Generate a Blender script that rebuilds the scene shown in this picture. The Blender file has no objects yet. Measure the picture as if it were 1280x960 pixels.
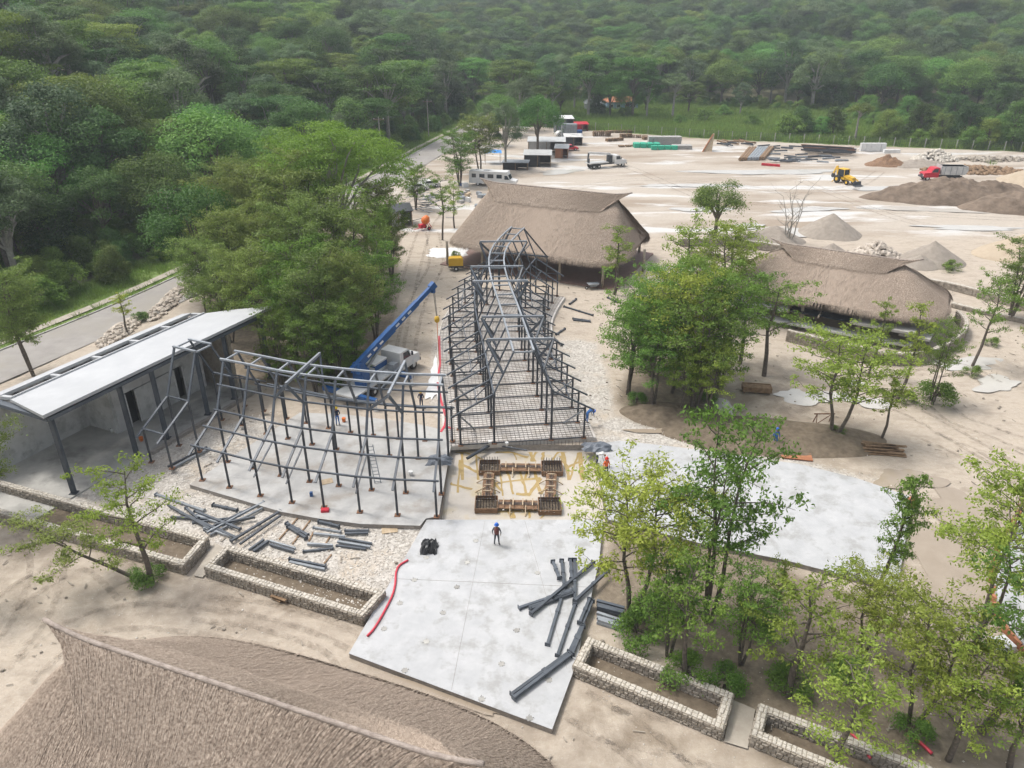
import bpy, math, random
import numpy as np
from mathutils import Matrix, Vector, noise as mnoise

# ------------------------------------------------------------------ camera, sky, sun, exposure
SC = bpy.context.scene
FPX, PITCH, CAMH = 930.0, math.radians(26.8), 32.5      # focal length in photo pixels, downward pitch, height
cam_d = bpy.data.cameras.new('camera'); cam = bpy.data.objects.new('camera', cam_d)
SC.collection.objects.link(cam); SC.camera = cam
cam_d.sensor_fit = 'HORIZONTAL'; cam_d.sensor_width = 36.0; cam_d.lens = 36.0*FPX/1280
cam_d.clip_start = 0.5; cam_d.clip_end = 6000
cam.location = (0, 0, CAMH); cam.rotation_euler = (math.pi/2-PITCH, 0, 0)

SUN_EL, SUN_AZ = math.radians(62), math.radians(292)     # azimuth clockwise from +Y
world = bpy.data.worlds.new('World'); SC.world = world; world.use_nodes = True
wn = world.node_tree.nodes; wl = world.node_tree.links
sky = wn.new('ShaderNodeTexSky'); sky.sky_type = 'NISHITA'; sky.sun_disc = False
sky.sun_elevation = SUN_EL; sky.sun_rotation = SUN_AZ; sky.air_density = 1.3; sky.dust_density = 5.0; sky.ozone_density = 1.0
hsv = wn.new('ShaderNodeHueSaturation'); hsv.inputs['Saturation'].default_value = 0.38
wl.new(sky.outputs[0], hsv.inputs['Color']); wl.new(hsv.outputs[0], wn['Background'].inputs[0])
wn['Background'].inputs[1].default_value = 0.135
sun_d = bpy.data.lights.new('sun', 'SUN'); sun_d.energy = 1.5; sun_d.angle = math.radians(10); sun_d.color = (1, .96, .9)
sun = bpy.data.objects.new('sun', sun_d); SC.collection.objects.link(sun); sun.location = (0, 0, 80)
sd = Vector((math.sin(SUN_AZ)*math.cos(SUN_EL), math.cos(SUN_AZ)*math.cos(SUN_EL), math.sin(SUN_EL)))
sun.rotation_euler = sd.to_track_quat('Z', 'Y').to_euler()
SC.view_settings.view_transform = 'Standard'; SC.view_settings.look = 'None'
SC.view_settings.exposure = 0.66; SC.view_settings.gamma = 1.0; SC.view_settings.use_curve_mapping = False
SC.cycles.use_denoising = True; SC.cycles.max_bounces = 4; SC.cycles.diffuse_bounces = 2; SC.cycles.glossy_bounces = 2
SC.cycles.transmission_bounces = 3; SC.cycles.volume_bounces = 0; SC.cycles.transparent_max_bounces = 4
SC.cycles.use_adaptive_sampling = True
HAZE = 0.00036

# ------------------------------------------------------------------ helpers
C = SC.collection
RND = random.Random(7)
_ct, _st = math.cos(PITCH), math.sin(PITCH)
def at(u, v, z=0.0):
    """photo pixel -> point of the horizontal plane at height z"""
    a = (u-640)/FPX; b = (v-480)/FPX
    t = (z-CAMH)/(-_st-b*_ct)
    return Vector((a*t, (_ct-b*_st)*t, z))
def pj(x, y, z):
    dz = z-CAMH; fw = y*_ct-dz*_st; up = y*_st+dz*_ct
    return (640+FPX*x/fw, 480-FPX*up/fw) if fw > .1 else (-9999, -9999)

WOFF = {}
def offset_of(p):
    return -WOFF[p.name] if (p is not None and p.name in WOFF) else Vector((0, 0, 0))
def tag(o, label=None, cat=None, group=None, kind=None):
    if label: o['label'] = label
    if cat: o['category'] = cat
    if group: o['group'] = group
    if kind: o['kind'] = kind
    return o
def thing(name, label, cat, loc=(0, 0, 0), rz=0.0, group=None, world_space=True):
    """an Empty at a thing's base; with world_space its parts are written in world coordinates"""
    o = bpy.data.objects.new(name, None); C.objects.link(o)
    o.location = loc; o.rotation_euler = (0, 0, rz); o.empty_display_size = .3
    if world_space: WOFF[o.name] = Vector(loc)
    return tag(o, label, cat, group)
def link(name, me, parent=None, loc=None):
    o = bpy.data.objects.new(name, me); C.objects.link(o)
    if parent is not None:
        o.parent = parent
        o.location = offset_of(parent) if loc is None else loc
    elif loc is not None: o.location = loc
    return o
def rotz(p, a):
    c, s = math.cos(a), math.sin(a); return Vector((p[0]*c-p[1]*s, p[0]*s+p[1]*c, p[2]))
class MB:
    """collects shapes; build() links them as ONE mesh object"""
    def __init__(self): self.v = []; self.f = []; self.mi = []; self.cur = 0
    def add(self, vs, fs):
        n = len(self.v); self.v += [tuple(p) for p in vs]
        for f in fs: self.f.append(tuple(i+n for i in f)); self.mi.append(self.cur)
        return self
    def box(self, c, s, rz=0.0, M=None):
        x, y, z = s[0]/2, s[1]/2, s[2]/2; vs = []
        for k in ((-1,-1,-1),(1,-1,-1),(1,1,-1),(-1,1,-1),(-1,-1,1),(1,-1,1),(1,1,1),(-1,1,1)):
            p = Vector((k[0]*x, k[1]*y, k[2]*z))
            if M is not None: p = M @ p
            elif rz: p = rotz(p, rz)
            vs.append(p+Vector(c))
        return self.add(vs, [(0,3,2,1),(4,5,6,7),(0,1,5,4),(1,2,6,5),(2,3,7,6),(3,0,4,7)])
    def taper(self, c, s0, s1, h, rz=0.0, shift=(0, 0)):
        vs = []
        for (s, z, sh) in ((s0, 0, (0, 0)), (s1, h, shift)):
            for k in ((-1,-1),(1,-1),(1,1),(-1,1)):
                vs.append(rotz((k[0]*s[0]/2+sh[0], k[1]*s[1]/2+sh[1], z), rz)+Vector(c))
        return self.add(vs, [(0,3,2,1),(4,5,6,7),(0,1,5,4),(1,2,6,5),(2,3,7,6),(3,0,4,7)])
    def bar(self, p, q, w, h=None):
        p, q = Vector(p), Vector(q); h = h or w; d = q-p
        M = d.to_track_quat('Z', 'Y').to_matrix()
        return self.box((p+q)/2, (w, h, d.length), M=M)
    def tube(self, pts, rad, n=6, cap=True):
        pts = [Vector(p) for p in pts]
        if not hasattr(rad, '__len__'): rad = [rad]*len(pts)
        vs = []; fs = []; m = len(pts)
        prev = None
        for i, p in enumerate(pts):
            d = (pts[min(i+1, m-1)]-pts[max(i-1, 0)])
            if d.length < 1e-6: d = Vector((0, 0, 1))
            d.normalize()
            if prev is None: a = d.orthogonal().normalized()
            else:
                a = prev-d*prev.dot(d)
                a = a.normalized() if a.length > 1e-5 else d.orthogonal().normalized()
            prev = a; b = d.cross(a)
            for k in range(n):
                t = 2*math.pi*k/n; vs.append(p+(a*math.cos(t)+b*math.sin(t))*rad[i])
        for i in range(m-1):
            for k in range(n):
                k2 = (k+1) % n; fs.append((i*n+k, i*n+k2, (i+1)*n+k2, (i+1)*n+k))
        if cap: fs.append(tuple(range(n-1, -1, -1))); fs.append(tuple((m-1)*n+k for k in range(n)))
        return self.add(vs, fs)
    def lathe(self, prof, c, n=12, M=None):
        vs = []; fs = []; m = len(prof)
        for r, z in prof:
            for k in range(n):
                t = 2*math.pi*k/n; p = Vector((r*math.cos(t), r*math.sin(t), z))
                if M is not None: p = M @ p
                vs.append(p+Vector(c))
        for i in range(m-1):
            for k in range(n):
                k2 = (k+1) % n; fs.append((i*n+k, i*n+k2, (i+1)*n+k2, (i+1)*n+k))
        fs.append(tuple(range(n-1, -1, -1))); fs.append(tuple((m-1)*n+k for k in range(n)))
        return self.add(vs, fs)
    def prism(self, poly, z0, z1):
        """closed prism; poly counter-clockwise list of (x, y)"""
        n = len(poly); vs = [(p[0], p[1], z0) for p in poly]+[(p[0], p[1], z1) for p in poly]
        fs = [tuple(range(n-1, -1, -1)), tuple(range(n, 2*n))]
        for i in range(n): j = (i+1) % n; fs.append((i, j, n+j, n+i))
        return self.add(vs, fs)
    def rock(self, c, s, rng, sub=0):
        vs = []; 
        for k in ICO_V:
            r = 1+rng.uniform(-.28, .22); vs.append((c[0]+k[0]*s[0]*r, c[1]+k[1]*s[1]*r, c[2]+k[2]*s[2]*r))
        return self.add(vs, ICO_F)
    def mesh(self, name, mats, smooth=False):
        me = bpy.data.meshes.new(name); me.from_pydata(self.v, [], self.f)
        for m in (mats if isinstance(mats, (list, tuple)) else [mats]): me.materials.append(m)
        if isinstance(mats, (list, tuple)): me.polygons.foreach_set('material_index', self.mi)
        if smooth: me.polygons.foreach_set('use_smooth', [True]*len(me.polygons))
        me.update(); return me
    def build(self, name, mats, parent=None, smooth=False, loc=None):
        return link(name, self.mesh(name, mats, smooth), parent, loc)
_g = (1+5**.5)/2
ICO_V = [tuple(c/1.9021 for c in p) for p in ((-1,_g,0),(1,_g,0),(-1,-_g,0),(1,-_g,0),(0,-1,_g),(0,1,_g),(0,-1,-_g),(0,1,-_g),(_g,0,-1),(_g,0,1),(-_g,0,-1),(-_g,0,1))]
ICO_F = [(0,11,5),(0,5,1),(0,1,7),(0,7,10),(0,10,11),(1,5,9),(5,11,4),(11,10,2),(10,7,6),(7,1,8),(3,9,4),(3,4,2),(3,2,6),(3,6,8),(3,8,9),(4,9,5),(2,4,11),(6,2,10),(8,6,7),(9,8,1)]

def mesh_np(name, V, F, mat, smooth=False, colors=None):
    """fast mesh from numpy: V (n,3), F (m,k)"""
    me = bpy.data.meshes.new(name); n, (m, k) = len(V), F.shape
    me.vertices.add(n); me.vertices.foreach_set('co', np.asarray(V, np.float32).ravel())
    me.loops.add(m*k); me.loops.foreach_set('vertex_index', F.astype(np.int32).ravel())
    me.polygons.add(m); me.polygons.foreach_set('loop_start', np.arange(0, m*k, k, dtype=np.int32))
    try: me.polygons.foreach_set('loop_total', np.full(m, k, np.int32))
    except Exception: pass
    if smooth: me.polygons.foreach_set('use_smooth', np.ones(m, bool))
    if colors is not None:
        ca = me.color_attributes.new('tint', 'FLOAT_COLOR', 'POINT'); ca.data.foreach_set('color', np.asarray(colors, np.float32).ravel())
    me.materials.append(mat); me.update(calc_edges=True); return me

# unit members: alike pieces share one mesh, the object carries the size
UNITS = {}
def unit(kind, mat):
    key = (kind, mat.name)
    if key not in UNITS:
        m = MB()
        if kind == 'box': m.box((0, 0, 0), (1, 1, 1))
        elif kind == 'pipe': m.tube([(0, 0, -.5), (0, 0, .5)], .5, 10)
        UNITS[key] = m.mesh('unit_'+kind, mat, False)
    return UNITS[key]
def member(name, p, q, w, h, mat, parent=None, kind='box', up='Y'):
    p, q = Vector(p), Vector(q); d = q-p
    o = bpy.data.objects.new(name, unit(kind, mat)); C.objects.link(o)
    if parent is not None: o.parent = parent
    o.matrix_basis = Matrix.Translation((p+q)/2+offset_of(parent)) @ d.to_track_quat('Z', up).to_matrix().to_4x4() @ Matrix.Diagonal((w, h, max(d.length, 1e-3), 1))
    return o
def catmull(P, n):
    P = [Vector(p) for p in P]; out = []
    for i in range(len(P)-1):
        a, b, c, d = P[max(i-1, 0)], P[i], P[i+1], P[min(i+2, len(P)-1)]
        for k in range(n):
            t = k/n; out.append(.5*((2*b)+(c-a)*t+(2*a-5*b+4*c-d)*t*t+(3*b-a-3*c+d)*t**3))
    return out+[P[-1]]

# ------------------------------------------------------------------ materials
def nodes(m):
    m.use_nodes = True; nt = m.node_tree; return nt.nodes, nt.links, nt.nodes['Principled BSDF']
def mat(name, c1, c2=None, scale=2.0, rough=.75, bump=0.0, metal=0.0, stretch=(1, 1, 1), detail=5.0, contrast=(.3, .7), bscale=None, obj=False, spec=.4, c3=None, scale3=.25, vary=0.0):
    """noise between two colours, an optional third in broad patches, fine relief"""
    m = bpy.data.materials.new(name); N, L, B = nodes(m)
    B.inputs['Roughness'].default_value = rough; B.inputs['Metallic'].default_value = metal
    B.inputs['Specular IOR Level'].default_value = spec
    c4 = lambda c: (c[0], c[1], c[2], 1)
    if c2 is None and not bump and not vary: B.inputs['Base Color'].default_value = c4(c1); return m
    if obj: co = N.new('ShaderNodeTexCoord').outputs['Object']
    else: co = N.new('ShaderNodeNewGeometry').outputs['Position']
    mp = N.new('ShaderNodeMapping'); mp.inputs['Scale'].default_value = stretch; L.new(co, mp.inputs[0])
    tx = N.new('ShaderNodeTexNoise'); tx.inputs['Scale'].default_value = scale; tx.inputs['Detail'].default_value = detail; tx.inputs['Roughness'].default_value = .62
    L.new(mp.outputs[0], tx.inputs['Vector'])
    rp = N.new('ShaderNodeValToRGB'); rp.color_ramp.elements[0].position = contrast[0]; rp.color_ramp.elements[1].position = contrast[1]
    rp.color_ramp.elements[0].color = c4(c1); rp.color_ramp.elements[1].color = c4(c2 or c1)
    L.new(tx.outputs[0], rp.inputs[0]); col = rp.outputs[0]
    if c3 is not None:
        t3 = N.new('ShaderNodeTexNoise'); t3.inputs['Scale'].default_value = scale3; t3.inputs['Detail'].default_value = 6; t3.inputs['Roughness'].default_value = .65
        L.new(mp.outputs[0], t3.inputs['Vector'])
        r3 = N.new('ShaderNodeValToRGB'); r3.color_ramp.elements[0].position = .5; r3.color_ramp.elements[1].position = .64
        L.new(t3.outputs[0], r3.inputs[0]); mx = N.new('ShaderNodeMixRGB'); L.new(r3.outputs[0], mx.inputs[0]); L.new(col, mx.inputs[1]); mx.inputs[2].default_value = c4(c3); col = mx.outputs[0]
    if vary:
        oi = N.new('ShaderNodeObjectInfo'); hs = N.new('ShaderNodeHueSaturation')
        mr = N.new('ShaderNodeMapRange'); mr.inputs[3].default_value = 1-vary; mr.inputs[4].default_value = 1+vary
        L.new(oi.outputs['Random'], mr.inputs[0]); L.new(mr.outputs[0], hs.inputs['Value']); L.new(col, hs.inputs['Color']); col = hs.outputs[0]
    L.new(col, B.inputs['Base Color'])
    if bump:
        tb = N.new('ShaderNodeTexNoise'); tb.inputs['Scale'].default_value = bscale or scale*3; tb.inputs['Detail'].default_value = 4
        L.new(mp.outputs[0], tb.inputs['Vector']); bp = N.new('ShaderNodeBump'); bp.inputs['Strength'].default_value = min(bump, 1); bp.inputs['Distance'].default_value = .05*max(bump, 1)
        L.new(tb.outputs[0], bp.inputs['Height']); L.new(bp.outputs[0], B.inputs['Normal'])
    return m
def leaf_mat(name, dark, light, trans=.35, vary=.3, hue=.02):
    m = bpy.data.materials.new(name); N, L, B = nodes(m)
    at_ = N.new('ShaderNodeAttribute'); at_.attribute_name = 'tint'
    sp = N.new('ShaderNodeSeparateColor'); L.new(at_.outputs['Color'], sp.inputs[0])
    mx = N.new('ShaderNodeMixRGB'); mx.inputs[1].default_value = (*dark, 1); mx.inputs[2].default_value = (*light, 1); L.new(sp.outputs[0], mx.inputs[0])
    oi = N.new('ShaderNodeObjectInfo'); hs = N.new('ShaderNodeHueSaturation')
    a = N.new('ShaderNodeMapRange'); a.inputs[3].default_value = 1-vary; a.inputs[4].default_value = 1+vary; L.new(oi.outputs['Random'], a.inputs[0]); L.new(a.outputs[0], hs.inputs['Value'])
    ml = N.new('ShaderNodeMath'); ml.operation = 'MULTIPLY'; ml.inputs[1].default_value = 37.7; L.new(oi.outputs['Random'], ml.inputs[0])
    fr = N.new('ShaderNodeMath'); fr.operation = 'FRACT'; L.new(ml.outputs[0], fr.inputs[0])
    b = N.new('ShaderNodeMapRange'); b.inputs[3].default_value = .5-hue; b.inputs[4].default_value = .5+hue; L.new(fr.outputs[0], b.inputs[0]); L.new(b.outputs[0], hs.inputs['Hue'])
    L.new(mx.outputs[0], hs.inputs['Color'])
    L.new(hs.outputs[0], B.inputs['Base Color']); B.inputs['Roughness'].default_value = .6; B.inputs['Specular IOR Level'].default_value = .25
    tr = N.new('ShaderNodeBsdfTranslucent'); br = N.new('ShaderNodeHueSaturation'); br.inputs['Value'].default_value = 1.25; br.inputs['Saturation'].default_value = 1.1
    L.new(hs.outputs[0], br.inputs['Color']); L.new(br.outputs[0], tr.inputs[0])
    ms = N.new('ShaderNodeMixShader'); ms.inputs[0].default_value = trans; L.new(B.outputs[0], ms.inputs[1]); L.new(tr.outputs[0], ms.inputs[2])
    L.new(ms.outputs[0], N['Material Output'].inputs[0]); return m

M = {}
M['steel'] = mat('steel_primer', (.05,.06,.076), (.095,.11,.13), 1.2, .5, vary=.2, spec=.5)
M['steel_light'] = mat('steel_light', (.20,.22,.245), (.31,.335,.36), 1.5, .42, vary=.15)
M['steel_dark'] = mat('steel_dark', (.035,.04,.048), (.07,.075,.085), 1.5, .55, vary=.2)
M['rebar'] = mat('rebar', (.09,.08,.08), (.16,.13,.11), 4, .8)
M['rust'] = mat('rust', (.12,.06,.035), (.22,.11,.06), 5, .85, .3)
M['concrete'] = mat('concrete', (.37,.365,.355), (.46,.455,.44), 1.3, .8, .15, c3=(.32,.295,.265), scale3=.35, bscale=12)
M['concrete_white'] = mat('concrete_white', (.385,.392,.402), (.475,.48,.487), .9, .72, .12, c3=(.335,.335,.33), scale3=.8, bscale=12)
M['concrete_grey'] = mat('concrete_grey', (.33,.32,.30), (.46,.45,.42), .8, .85, .2, c3=(.25,.245,.23), scale3=.3)
M['concrete_edge'] = mat('concrete_edge', (.22,.20,.18), (.34,.31,.28), 3, .9, .3)
M['blinding'] = mat('blinding', (.50,.47,.435), (.62,.59,.555), 2.2, .85, .4, c3=(.42,.38,.335), scale3=.5)
M['plaster'] = mat('plaster', (.46,.46,.45), (.62,.62,.61), .7, .85, .1, c3=(.34,.34,.33), scale3=.6)
M['roofwhite'] = mat('roof_membrane', (.38,.39,.405), (.46,.47,.48), .5, .6, .08, stretch=(1, 1, 1), c3=(.40,.41,.42), scale3=.35)
M['dark'] = mat('door_shade_black', (.02,.02,.02))  # near-black colour that paints the shade inside door openings
M['stone'] = mat('stone', (.22,.19,.155), (.42,.375,.315), 2.5, .9, .6, bscale=14)
M['stone_cap'] = mat('stone_cap', (.42,.38,.32), (.60,.56,.50), 4, .9, .6, bscale=18)
M['mortar'] = mat('mortar', (.20,.17,.13), (.30,.26,.20), 5, .95, .5)
M['soil'] = mat('soil', (.11,.085,.06), (.20,.16,.115), 2, .95, .8)
M['wood'] = mat('wood', (.16,.10,.055), (.30,.20,.12), 3, .8, .4)
M['wood_pale'] = mat('wood_pale', (.36,.27,.17), (.52,.42,.30), 3, .8, .3)
M['formwork'] = mat('formwork', (.15,.085,.05), (.27,.165,.095), 4, .85, .4)
M['log'] = mat('log', (.26,.22,.17), (.40,.35,.28), 4, .9, .5)
def thatch_mat(name, lo, hi, lo2):
    """straw laid down the slope: noise stretched along the roof's own slope coordinate"""
    m = bpy.data.materials.new(name); N, L, B = nodes(m); B.inputs['Roughness'].default_value = .95; B.inputs['Specular IOR Level'].default_value = .1
    a = N.new('ShaderNodeAttribute'); a.attribute_name = 'slope'
    def tx(sx, sy, det):
        mp = N.new('ShaderNodeMapping'); mp.inputs['Scale'].default_value = (sx, sy, 1); L.new(a.outputs['Vector'], mp.inputs[0]); t = N.new('ShaderNodeTexNoise'); t.inputs['Scale'].default_value = 1; t.inputs['Detail'].default_value = det; t.inputs['Roughness'].default_value = .7; L.new(mp.outputs[0], t.inputs[0]); return t.outputs[0]
    f, g, h = tx(26, 1.6, 4), tx(3.0, .5, 6), tx(60, 4.0, 2)
    r = N.new('ShaderNodeValToRGB'); r.color_ramp.elements[0].position = .28; r.color_ramp.elements[1].position = .72; r.color_ramp.elements[0].color = (*lo, 1); r.color_ramp.elements[1].color = (*hi, 1); L.new(f, r.inputs[0])
    q = N.new('ShaderNodeValToRGB'); q.color_ramp.elements[0].position = .42; q.color_ramp.elements[1].position = .68; q.color_ramp.elements[1].color = (.6, .6, .6, 1); L.new(g, q.inputs[0])
    mx = N.new('ShaderNodeMixRGB'); L.new(q.outputs[0], mx.inputs[0]); L.new(r.outputs[0], mx.inputs[1]); mx.inputs[2].default_value = (*lo2, 1); L.new(mx.outputs[0], B.inputs['Base Color'])
    ad = N.new('ShaderNodeMath'); ad.operation = 'MULTIPLY'; L.new(h, ad.inputs[0]); ad.inputs[1].default_value = 1.0; bp = N.new('ShaderNodeBump'); bp.inputs['Strength'].default_value = 1; bp.inputs['Distance'].default_value = .03; L.new(ad.outputs[0], bp.inputs['Height']); L.new(bp.outputs[0], B.inputs['Normal']); return m
M['thatch'] = thatch_mat('thatch', (.225,.175,.138), (.43,.35,.285), (.29,.23,.183))
M['straw'] = mat('straw', (.20,.15,.115), (.54,.445,.36), 9, .9, detail=2, contrast=(.3, .7))
M['ridge'] = mat('ridge_thatch', (.25,.205,.175), (.42,.36,.315), 4, .95, .8, bscale=16)
M['asphalt'] = mat('asphalt', (.25,.235,.22), (.33,.31,.29), .5, .9, .2, c3=(.29,.27,.24), scale3=.12, bscale=30)
M['blue'] = mat('blue_paint', (.012,.065,.20), (.025,.095,.26), 1.5, .4)
M['bluetarp'] = mat('blue_tarp', (.03,.22,.62), (.05,.30,.72), 1.5, .5, .4)
M['white'] = mat('white_paint', (.60,.60,.59), (.70,.70,.69), 1.2, .4)
M['whitesheet'] = mat('white_sheet', (.62,.62,.62), (.76,.76,.76), 1.5, .5, .5)
M['glass'] = mat('dark_glass', (.02,.03,.04), rough=.08, spec=.6)
M['tyre'] = mat('tyre', (.02,.02,.02), (.05,.045,.04), 6, .9)
M['yellow'] = mat('yellow_paint', (.62,.36,.02), (.70,.44,.05), 2, .5)
M['orange'] = mat('orange_paint', (.60,.13,.02), (.70,.2,.04), 2, .55)
M['red'] = mat('red_paint', (.42,.012,.03), (.55,.03,.05), 2, .45)
M['redpipe'] = mat('red_pipe', (.50,.03,.06), (.58,.08,.10), 2, .5)
M['green'] = mat('green_plastic', (.02,.36,.22), (.05,.44,.30), 2, .5)
M['blackplastic'] = mat('black_plastic', (.012,.013,.015), (.035,.036,.04), 3, .35, .4)
M['greyplastic'] = mat('grey_sheet', (.10,.115,.14), (.2,.22,.25), 3, .5, .5)
M['tin'] = mat('tin_roof', (.42,.43,.43), (.60,.60,.59), 1, .45, .1, metal=.2)
M['brick'] = mat('block', (.34,.33,.32), (.46,.45,.43), 3, .9, .2)
M['bark'] = mat('bark', (.075,.062,.05), (.17,.145,.12), 5, .95, .6, obj=True)
M['bark_pale'] = mat('bark_pale', (.22,.205,.18), (.38,.36,.32), 3, .9, .5, obj=True)
M['skin'] = mat('skin', (.25,.13,.08), rough=.6)
M['navy'] = mat('navy_cloth', (.02,.028,.06), (.04,.05,.09), 20, .9)
M['greycloth'] = mat('grey_cloth', (.06,.065,.075), (.1,.1,.11), 20, .9)
M['maroon'] = mat('maroon_cloth', (.11,.035,.035), (.16,.06,.05), 20, .9)
M['orangecloth'] = mat('orange_cloth', (.75,.14,.04), rough=.8)
M['whitecloth'] = mat('white_cloth', (.6,.6,.58), rough=.9)
M['bluecloth'] = mat('blue_cloth', (.04,.13,.36), rough=.9)
M['boot'] = mat('boot', (.03,.02,.015), rough=.7)
M['bluehelmet'] = mat('blue_helmet', (.02,.12,.5), rough=.35)
M['yellowhelmet'] = mat('yellow_helmet', (.7,.5,.03), rough=.35)
M['redhelmet'] = mat('red_helmet', (.6,.03,.02), rough=.35)
M['terracotta'] = mat('terracotta', (.30,.12,.06), (.42,.19,.10), 2, .9)
M['housewall'] = mat('house_wall', (.25,.38,.52), (.34,.46,.58), 1, .9)
M['dirtpile'] = mat('dirt_pile', (.11,.082,.06), (.235,.18,.135), .8, .95, 2.2, detail=8, bscale=2.5)
M['gravelpile'] = mat('gravel_pile', (.25,.215,.18), (.34,.30,.255), 1.5, .95, .8, detail=8, bscale=8)
M['sandpile'] = mat('sand_pile', (.36,.29,.21), (.44,.365,.275), 1, .95, .5, bscale=5)
M['rockpile'] = mat('rock_pile', (.32,.27,.22), (.60,.54,.47), 1.2, .9, .6)
M['pitsheet'] = mat('pit_floor', (.44,.40,.345), (.54,.50,.45), .7, .35, .15, c3=(.46,.39,.26), scale3=.35)
M['mudwater'] = mat('mud_water', (.34,.245,.095), (.42,.31,.14), 1.5, .25)

# ------------------------------------------------------------------ terrain
ROAD = [(-112,-60),(-92,-20),(-75,14),(-62.5,43),(-51.9,68.1),(-43.0,91.5),(-34.5,125),(-27,160),(-20.5,193),(-13,228),(-6,262),(4,310),(20,370)]
RC = catmull([(x, y, 0) for x, y in ROAD], 8)
_ry = np.array([p.y for p in RC]); _rx = np.array([p.x for p in RC])
def road_x(y): return np.interp(y, _ry, _rx)
def smooth(a, b, t): t = np.clip((t-a)/(b-a), 0, 1); return t*t*(3-2*t)
FEDGE = [(-40,330),(5,312),(33,300),(101,278),(167,257),(230,238),(330,200),(500,120)]     # near edge of the forest behind the field
def forest_edge(x): return np.interp(x, [p[0] for p in FEDGE], [p[1] for p in FEDGE])
YBACK = [(-10,246),(14,237),(35,226),(57,215),(95,204),(130,195),(180,178),(260,150),(400,90)]     # fence line behind the yard
def yard_back(x): return np.interp(x, [p[0] for p in YBACK], [p[1] for p in YBACK])
def hz(x, y):
    x = np.asarray(x, float); y = np.asarray(y, float)
    d = (road_x(y)-x)*.95
    r = np.clip(d-13, 0, None)
    left = 62*(1-np.exp(-(0.27*r*smooth(0, 30, r))/62))
    e = np.clip(y-forest_edge(x)-25, 0, None)
    far = 120*(1-np.exp(-0.115*e*smooth(0, 120, e)/120))
    wob = 2.2*np.sin(x*.031+1.3)*np.cos(y*.027)+1.3*np.sin(x*.07+y*.05)
    h = np.maximum(left, far)
    ridges = 9*np.sin(x*.011+.6)*np.sin(y*.009+.4)
    return h+wob*smooth(2, 14, h)+ridges*smooth(15, 45, h)
def hz1(x, y): return float(hz(x, y))
def inpoly(px, py, poly):
    c = np.zeros(np.shape(px), bool); n = len(poly)
    for i in range(n):
        x1, y1 = poly[i][:2]; x2, y2 = poly[(i+1) % n][:2]
        if y1 == y2: continue
        c ^= ((y1 > py) != (y2 > py)) & (px < (x2-x1)*(py-y1)/(y2-y1)+x1)
    return c
def polydist(px, py, poly):
    """signed distance, negative inside"""
    d = np.full(np.shape(px), 1e9); n = len(poly)
    for i in range(n):
        x1, y1 = poly[i][:2]; x2, y2 = poly[(i+1) % n][:2]
        dx, dy = x2-x1, y2-y1; t = np.clip(((px-x1)*dx+(py-y1)*dy)/(dx*dx+dy*dy+1e-9), 0, 1)
        d = np.minimum(d, np.hypot(px-x1-t*dx, py-y1-t*dy))
    return np.where(inpoly(px, py, poly), -d, d)
PX = lambda l, z=0: [tuple(at(u, v, z))[:2] for u, v in l]
PIT = (-5.05, 6.75, 42.55, 52.9)     # x0 x1 y0 y1 of the sunken footing
GRAVEL = [PX([(95,600),(240,545),(330,520),(450,600),(560,655),(510,720),(470,765),(300,690),(250,672),(120,625)]),
          PX([(700,420),(745,430),(760,480),(765,520),(860,548),(1000,575),(1130,610),(1000,600),(780,560),(738,545),(700,430)]),
          PX([(0,585),(60,600),(250,668),(250,690),(0,610)]), PX([(545,420),(575,360),(600,330),(570,480),(560,540),(540,500)])]
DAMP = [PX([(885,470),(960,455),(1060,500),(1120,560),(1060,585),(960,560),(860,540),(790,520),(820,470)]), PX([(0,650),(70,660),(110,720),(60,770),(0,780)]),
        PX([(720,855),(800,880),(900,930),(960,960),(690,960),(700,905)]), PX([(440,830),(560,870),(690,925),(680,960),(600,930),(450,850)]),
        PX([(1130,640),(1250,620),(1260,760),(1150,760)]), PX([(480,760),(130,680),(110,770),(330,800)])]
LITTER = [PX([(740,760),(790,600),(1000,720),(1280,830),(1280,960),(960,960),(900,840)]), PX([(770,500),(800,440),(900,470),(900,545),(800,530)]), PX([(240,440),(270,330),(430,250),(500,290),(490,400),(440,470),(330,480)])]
def axis(lo, hi, step, far_lo, far_hi, extra):
    a = list(np.arange(lo, hi+1e-6, step)); s = step; x = lo
    while x > far_lo: s *= 1.18; x -= s; a.append(x)
    s = step; x = hi
    while x < far_hi: s *= 1.1; x += min(s, 14); a.append(x)
    a = [q for q in a if all(abs(q-e) > .45 for e in extra)]+list(extra)
    return np.array(sorted(a))
GX = axis(-85, 150, 1.0, -900, 1500, PIT[:2]); GY = axis(8, 262, 1.0, -300, 1700, PIT[2:])
gx, gy = np.meshgrid(GX, GY); gz = hz(gx, gy)
small = .05*np.sin(gx*1.3+gy*.4)*np.sin(gy*1.1-gx*.3)+.04*np.sin(gx*.5-gy*.7)
site_flat = smooth(3, 12, polydist(gx, gy, PX([(0,560),(240,500),(330,480),(440,490),(560,330),(700,330),(760,540),(1140,610),(1130,760),(960,900),(690,960),(200,860),(0,700)])))
gz = gz+small*site_flat-.02
nx, ny = len(GX), len(GY)
V = np.stack([gx.ravel(), gy.ravel(), gz.ravel()], 1)
idx = np.arange(nx*ny).reshape(ny, nx)
F = np.stack([idx[:-1, :-1].ravel(), idx[:-1, 1:].ravel(), idx[1:, 1:].ravel(), idx[1:, :-1].ravel()], 1)
cx = V[F].mean(1)
F = F[~((cx[:, 0] > PIT[0]) & (cx[:, 0] < PIT[1]) & (cx[:, 1] > PIT[2]) & (cx[:, 1] < PIT[3]))]
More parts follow.
